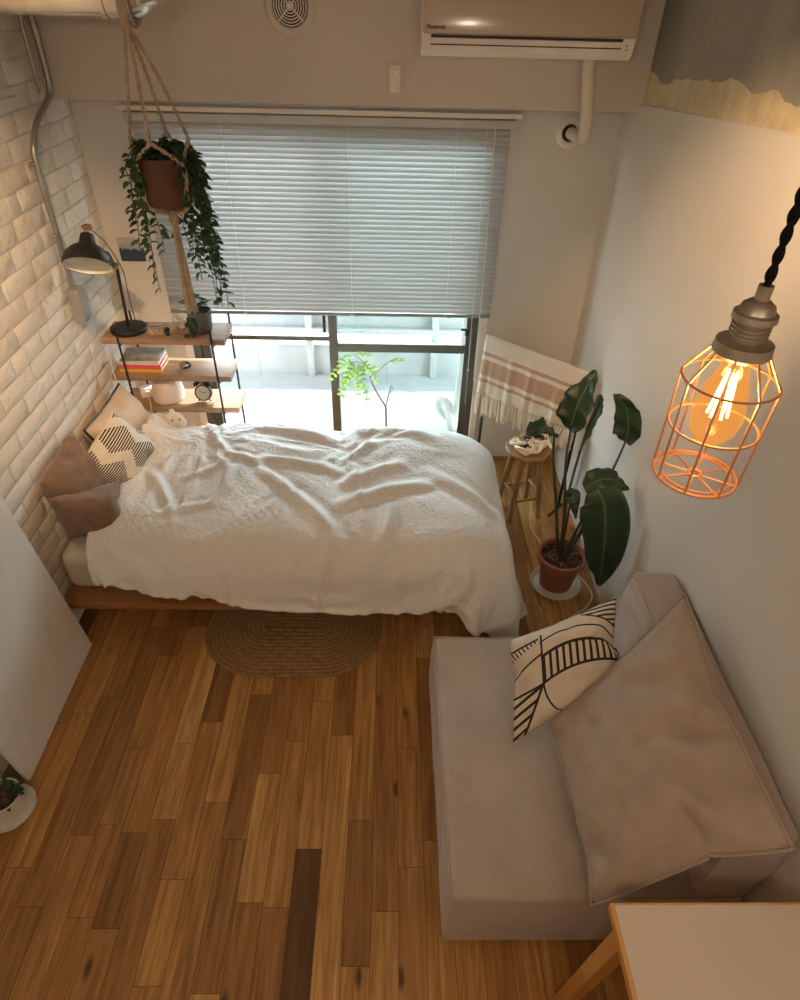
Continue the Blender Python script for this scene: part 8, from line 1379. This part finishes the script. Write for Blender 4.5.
# ================================================================== SOFA
def sofa():
    t = thing('sofa', 'low armless beige corduroy sofa against the right wall', 'sofa', (.63, 1.17, 0))
    def slab(lo, hi, n, r, sag=0, seed=0, top_round=0):
        lo, hi = V(lo), V(hi); bm = B(); bmesh.ops.create_cube(bm, size=1)
        for v in bm.verts: v.co = V([(lo[k]+hi[k])/2+v.co[k]*(hi[k]-lo[k]) for k in range(3)])
        bmesh.ops.bevel(bm, geom=bm.edges[:], offset=r, segments=3, affect='EDGES', profile=.5)
        bmesh.ops.triangulate(bm, faces=[f for f in bm.faces if len(f.verts) > 4])
        bmesh.ops.subdivide_edges(bm, edges=[e for e in bm.edges if e.calc_length() > .12], cuts=n, use_grid_fill=True)
        for v in bm.verts:
            p = v.co; u = [(p[k]-lo[k])/(hi[k]-lo[k]) for k in range(3)]
            bul = (4*u[0]*(1-u[0])*4*u[1]*(1-u[1]))**.5 if u[2] > .5 else 0
            dz = sag*bul+noise.noise(V((p.x*5+seed, p.y*5, p.z*3)))*.008+noise.noise(V((p.x*13+seed, p.y*13, p.z*9)))*.003
            s_ = 4*u[2]*(1-u[2]); ou = V((1 if u[0] > .98 else -1 if u[0] < .02 else 0, 1 if u[1] > .98 else -1 if u[1] < .02 else 0, 0))
            v.co += V((0, 0, dz if u[2] > .2 else 0))+ou*(.010*s_+noise.noise(V((p.x*6, p.y*6, p.z*8+seed)))*.006*s_)
        return bm
    x0, x1, y0, y1, zt = .185, 1.05, .69, 1.655, .365
    bm = slab((x0+.01, y0+.01, .02), (x1, y1-.01, zt), 14, .016, .022, 1.0); obj('seat_cushion', bm, 'sofa', t)
    bm = B(); z = zt-.004
    for zz, r in ((z, .0065),):
        P_ = []
        def side(a, b_, m=16):
            for i in range(m):
                q = V(a).lerp(V(b_), i/m); P_.append(q+V((0, 0, noise.noise(V((q.x*5+1, q.y*5, zz*3)))*.008)))
        side((x0+.012, y0+.012, zz), (x1-.15, y0+.012, zz)); side((x1-.15, y0+.012, zz), (x1-.02, y0+.012, zz), 4); side((x1-.02, y0+.012, zz), (x1-.02, y1-.012, zz)); side((x1-.02, y1-.012, zz), (x0+.012, y1-.012, zz)); side((x0+.012, y1-.012, zz), (x0+.012, y0+.012, zz))
        tube(bm, P_, r, 6, closed=True)
    obj('seat_piping', bm, 'piping', t)
    bm = slab((.905, y0+.02, .345), (1.062, y1+.005, .735), 10, .022, .012, 7.0)
    for v in bm.verts:
        if v.co.z > .5: v.co.x += (v.co.z-.5)*.02
    bk = obj('backrest', bm, 'sofa', t)
    bm = B()
    for xx in (.914, 1.058):
        tube(bm, [V((xx, y0+.03+(y1-y0-.045)*i/20, .728+noise.noise(V((xx*5, i*.4, 2)))*.006)) for i in range(21)], .006, 6)
    tube(bm, [V((.914+.144*i/6, y1-.012, .729)) for i in range(7)], .006, 6); tube(bm, [V((.914, y1-.012, .729-.36*i/8)) for i in range(9)], .006, 6)
    obj('backrest_piping', bm, 'piping', bk)
    for x, y in ((.24, .75), (.24, 1.6), (.98, .75), (.98, 1.6)):
        bm = B(); b2(bm, (x-.025, y-.025, 0), (x+.025, y+.025, .03), .003); obj('foot', bm, 'blackmatt', t)
    cushion('sofa_cushion', 'large beige corduroy cushion slumped against the sofa back', 'cushion', [(.567, .645, .452), (.550, 1.19, .482), (.980, 1.435, .87), (1.010, .665, .785)], .19, 'sofacushion', 'SLACK', pipe=(.0045, 'sofacushion'), straight=.6, creases=((.86, .45, .52, .95, .014, .05), (.5, .55, .42, .96, .016, .045), (.46, .52, .06, .92, .016, .05), (.40, .40, .15, .10, .012, .06), (.72, .72, .66, .97, .010, .035), (.30, .62, .10, .60, .012, .04), (.28, .80, .20, .97, .010, .03), (.9, .2, .6, .3, .010, .06)))
    cushion('sofa_cushion', 'small cream cushion with black line drawing on the sofa', 'cushion', [(.425, 1.145, .430), (.825, 1.285, .575), (.80, 1.51, .77), (.432, 1.43, .615)], .14, 'geo', straight=.5)
sofa()

# ================================================================== TABLE
def table():
    t = thing('side_table', 'pale topped table with orange wood edge at bottom right', 'table', (.80, .25, 0))
    x0, x1, y0, y1, z = .545, 1.06, -.25, .578, .70
    bm = B(); b2(bm, (x0+.010, y0+.010, z-.026), (x1-.01, y1-.004, z), .002); obj('tabletop', bm, 'tabletop', t, False)
    bm = B(); b2(bm, (x0, y0, z-.028), (x0+.010, y1, z-.0005), .002); b2(bm, (x1-.01, y0, z-.028), (x1, y1, z-.0005), .002); b2(bm, (x0+.01, y1-.004, z-.028), (x1-.01, y1, z-.0005), .001); b2(bm, (x0+.01, y0, z-.028), (x1-.01, y0+.01, z-.0005), .002); obj('edge_band', bm, 'tableedge', t, False)
    for x, y, sx, sy in ((x0+.05, y1-.05, -.055, .01), (x1-.05, y1-.05, .0, .01), (x0+.05, y0+.05, -.055, -.03), (x1-.05, y0+.05, 0, -.03)):
        bm = B(); p = V((x, y, z-.027)); q = V((x+sx, y+sy, 0)); w = .022
        a = [bm.verts.new(p+V((i*w, j*w, 0))) for i, j in ((-1, -1), (1, -1), (1, 1), (-1, 1))]; b = [bm.verts.new(q+V((i*w*.8, j*w*.8, 0))) for i, j in ((-1, -1), (1, -1), (1, 1), (-1, 1))]
        bm.faces.new(a); bm.faces.new(b[::-1])
        for k in range(4): bm.faces.new((a[k], b[k], b[(k+1) % 4], a[(k+1) % 4]))
        bmesh.ops.recalc_face_normals(bm, faces=bm.faces); obj('leg', bm, 'tableleg', t, False)
    bm = B(); b2(bm, (x0+.06, y0+.04, z-.09), (x1-.06, y0+.06, z-.027)); obj('apron', bm, 'tableleg', t, False); bm = B(); b2(bm, (x0+.06, y1-.06, z-.09), (x1-.06, y1-.04, z-.027)); obj('apron', bm, 'tableleg', t, False)
table()

# ================================================================== BOARD + WHITE POT AT LEFT
def left_things():
    bm = B(); y0, y1 = 1.235, 1.885; zt = 1.25; xb, xt = -1.352, -1.452
    th = .018; n = V((zt, 0, xb-xt)).normalized()
    fr = [V((xb, y0, 0.001)), V((xb, y1, 0.001)), V((xt, y1-.04, zt)), V((xt, y0-.04, zt))]; bk = [p-n*th+V((0, 0, 0)) for p in fr]
    a = [bm.verts.new(p) for p in fr]; b = [bm.verts.new(V((max(p.x, LX+.008), p.y, max(p.z, .001)))) for p in bk]
    bm.faces.new(a); bm.faces.new(b[::-1])
    for k in range(4): bm.faces.new((a[k], b[k], b[(k+1) % 4], a[(k+1) % 4]))
    bmesh.ops.recalc_face_normals(bm, faces=bm.faces); bmesh.ops.bevel(bm, geom=bm.edges[:], offset=.002, segments=2, affect='EDGES')
    single(tag(obj('leaning_board', bm, 'board'), 'large white marbled board leaning against the brick wall', 'board'), (xb, 1.56, 0))
    c = V((-1.372, 1.125, 0)); t = thing('potted_cactus', 'white pot of dark spiky leaves on the floor beside the board', 'potted plant', c)
    bm = B(); lathe(bm, [(0, .012), (.052, .012), (.056, .016), (.066, .105), (.066, .110), (.061, .110), (.058, .09), (0, .088)], c, 36); obj('pot', bm, 'ceramic', t)
    bm = B(); lathe(bm, [(0, .002), (.075, .0), (.080, .004), (.090, .016), (.090, .020), (.084, .019), (.074, .010), (0, .010)], c, 40); obj('saucer', bm, 'ceramic', t)
    bm = B(); lathe(bm, [(0, .094), (.059, .092)], c, 20); obj('soil', bm, 'soil', t)
    bm = B(); rnd = random.Random(9)
    for k in range(22):
        a = rnd.uniform(0, 6.28); p = c+V((.03*math.cos(a), .03*math.sin(a), .093)); leaf_simple(bm, p, V((math.cos(a)*.8, math.sin(a)*.8, rnd.uniform(.3, 1.2))), rnd.uniform(.04, .07), rnd.uniform(.014, .022), fold=.3)
    obj('foliage', bm, 'vine', t, smooth=False)
left_things()

# ================================================================== CAGED PENDANT LAMP
def pendant():
    y = .72; top = V((.433, y, 2.137)); t = thing('pendant_lamp', 'copper wire caged pendant bulb hanging on a twisted black cord', 'pendant lamp', (top.x, top.y, 3.09))
    k = .72/.8
    ztop, zb = top.z, 2.4-(2.4-1.801)*k          # cord grip .. cage bottom
    zb += .012; h = ztop-zb; x0 = top.x
    bm = B()
    for ph in (0, PI):
        pts = []
        for i in range(260):
            z = ztop+(3.09-ztop)*i/259; a = z*150+ph; pts.append((x0+.0030*math.cos(a), y+.0030*math.sin(a), z))
        tube(bm, pts, .0034, 6)
    obj('cord', bm, 'clothcord', t)
    bm = B(); lathe(bm, [(0, .03), (.045, .03), (.05, .0), (0, .0)], (x0, y, 3.06), 24); obj('canopy', bm, 'nickel', t)
    c = (x0, y, 0)
    sk = [(0, .004), (.0085, .004), (.0085, -.013), (.012, -.014), (.0185, -.019), (.021, -.027), (.0255, -.029), (.0262, -.036), (.0215, -.038), (.0215, -.060), (.024, -.062), (.0335, -.065), (.035, -.078), (.031, -.083), (.016, -.083), (0, -.078)]
    bm = B(); lathe(bm, [(r, ztop+dz) for r, dz in sk], c, 40)
    for dz in (.042, .047, .052, .057): lathe(bm, [(.0215, ztop-dz+.0018), (.0232, ztop-dz), (.0215, ztop-dz-.0018)], c, 40)
    obj('socket', bm, 'nickel', t)
    zc = ztop-.081; z1 = zc-(zc-zb)*.20; z2 = z1-(z1-zb)*.46; R0, R1, R2, R3 = .033, .0585, .057, .0555
    cg = thing_child('cage', t)
    for nm, R, z, r in (('hoop', R1, z1, .0017), ('hoop', R2, z2, .0017), ('hoop', R3, zb, .0022), ('hoop', .047, zb+.001, .0016), ('hoop', .0085, zb, .0026)):
        bm = B(); tube(bm, [(x0+R*math.cos(a), y+R*math.sin(a), z) for a in [2*PI*i/48 for i in range(48)]], r, 7, closed=True); obj(nm, bm, 'copper', cg)
    for i in range(8):
        a = 2*PI*i/8+.2; ca, sa = math.cos(a), math.sin(a); bm = B()
        tube(bm, [(x0+R*ca, y+R*sa, z) for R, z in ((R0, zc+.004), (R1+.001, z1), (R2+.001, z2), (R3+.001, zb+.002), (R3-.004, zb), (.006, zb))], .0016, 6); obj('wire', bm, 'copper', cg)
    bm = B(); zt = zc+.004; prof = [(.013, 0), (.0145, -.012), (.019, -.03), (.027, -.052), (.0318, -.076), (.0335, -.092), (.030, -.112), (.020, -.127), (.008, -.133), (0, -.134)]
    lathe(bm, [(r, zt+h_) for r, h_ in prof], c, 36); bl = obj('bulb', bm, 'bulbglass', t)
    bm = B()
    for i in range(6):
        a = 2*PI*i/6; ca, sa = math.cos(a), math.sin(a)
        tube(bm, [(x0+.006*ca, y+.006*sa, zt-.028), (x0+.0125*math.cos(a+.5), y+.0125*math.sin(a+.5), zt-.092)], .0016, 6)
    obj('filament', bm, 'filament', bl)
    bm = B(); tube(bm, [(x0, y, zt-.005), (x0, y, zt-.03)], [.007, .004], 8); obj('stem', bm, 'bulbglass', bl)
    L = bpy.data.lights.new('bulb_glow', 'POINT'); L.energy = PEND; L.color = (1, .60, .26); L.shadow_soft_size = .02
    lo = bpy.data.objects.new('bulb_glow', L); C.objects.link(lo); lo.location = (x0, y, zt-.065)
def thing_child(name, parent):
    o = bpy.data.objects.new(name, None); C.objects.link(o); o.parent = parent; return o

# ================================================================== LIGHT
PEND = 6.0
pendant()
SPOT1, SPOT2 = 250, 150
def ceiling_lamps():
    spots = [(-.55, -.75, 2.78), (.62, -.55, 2.72)]
    for i, (x, y, z) in enumerate(spots):
        t = thing('globe_pendant', ('warm frosted globe pendant nearer the white brick wall', 'warm frosted globe pendant nearer the plain right wall')[i], 'pendant lamp', (x, y, 3.09))
        bm = B(); tube(bm, [(x, y, z+.09), (x, y, 3.09)], .004, 6); obj('cord', bm, 'blackmatt', t)
        bm = B(); lathe(bm, [(0, z+.11), (.02, z+.11), (.022, z+.058), (0, z+.05)], (x, y, 0), 16); obj('socket', bm, 'brass', t)
        bm = B(); ball(bm, (x, y, z), .06, 20); g = obj('globe', bm, 'globe', t)
        L = bpy.data.lights.new('globe_light', 'POINT'); L.energy = (LAMP1, LAMP2)[i]; L.color = (1, .80, .61); L.shadow_soft_size = .07
        lo = bpy.data.objects.new('globe_light', L); C.objects.link(lo); lo.location = (x, y, z-.14)
def ceiling_spot(x, y, tgt, energy, ang, label, col=(1, .64, .34)):
    z = 2.93; p = V((x, y, z)); d = (V(tgt)-p).normalized()
    t = thing('ceiling_spotlight', label, 'spotlight', (x, y, H))
    bm = B(); lathe(bm, [(0, H-.001), (.045, H-.001), (.045, H-.02), (0, H-.022)], (x, y, 0), 24); tube(bm, [(x, y, H-.02), (x, y, z)], .008, 8); obj('mount', bm, 'black', t)
    bm = B(); lathe(bm, [(0, -.07), (.03, -.07), (.036, -.06), (.040, .04), (.036, .04), (.034, .0), (0, -.002)], p, 24, d); obj('head', bm, 'black', t)
    bm = B(); lathe(bm, [(.033, .012), (0, .016)], p, 20, d); obj('lens', bm, 'globe', t)
    L = bpy.data.lights.new('spot_light', 'SPOT'); L.energy = energy; L.color = col; L.spot_size = ang; L.spot_blend = 1.0; L.shadow_soft_size = .03
    lo = bpy.data.objects.new('spot_light', L); C.objects.link(lo); lo.location = p+d*.05; lo.rotation_euler = d.to_track_quat('-Z', 'Y').to_euler()
ceiling_spot(-.60, .75, (-1.47, 2.15, 1.60), SPOT1, .78, 'black ceiling spotlight turned towards the white brick wall')
ceiling_spot(.25, .95, (1.08, 2.15, 1.60), SPOT2, .74, 'black ceiling spotlight turned towards the plain right wall')
LAMP1, LAMP2 = 21, 12
ceiling_lamps()
W = bpy.data.worlds.new('sky'); S.world = W; W.use_nodes = True
bg = W.node_tree.nodes['Background']; bg.inputs[0].default_value = (.82, .93, 1.0, 1); bg.inputs[1].default_value = 18.0
sun = bpy.data.lights.new('sun', 'SUN'); sun.energy = 14.0; sun.angle = .01; sun.color = (1, .93, .82)
so = bpy.data.objects.new('sun', sun); C.objects.link(so); so.rotation_euler = V((-.46, -.66, -.60)).to_track_quat('-Z', 'Y').to_euler(); so.location = (2, 6, 5)

# ================================================================== CAMERA
cam = bpy.data.cameras.new('camera'); co = bpy.data.objects.new('camera', cam); C.objects.link(co); S.camera = co
p, yw, r = .67947, .02642, .0277
f = V((math.sin(yw)*math.cos(p), math.cos(yw)*math.cos(p), -math.sin(p))); rt = V((math.cos(yw), -math.sin(yw), 0)); up = rt.cross(f)
rt2 = rt*math.cos(r)+up*math.sin(r); up2 = up*math.cos(r)-rt*math.sin(r)
mw = Matrix((rt2, up2, -f)).transposed().to_4x4(); mw.translation = (0, 0, 2.4); co.matrix_world = mw
cam.sensor_fit = 'HORIZONTAL'; cam.sensor_width = 36; cam.lens = 638.1/800*36; cam.clip_start = .05
S.view_settings.view_transform = 'Standard'; S.view_settings.look = 'None'; S.view_settings.gamma = 1; S.view_settings.use_curve_mapping = False
S.view_settings.exposure = 0.10
S.cycles.use_denoising = True; S.cycles.max_bounces = 8; S.cycles.diffuse_bounces = 5; S.cycles.transparent_max_bounces = 16
S.cycles.caustics_reflective = False; S.cycles.caustics_refractive = False; S.cycles.sample_clamp_indirect = 6
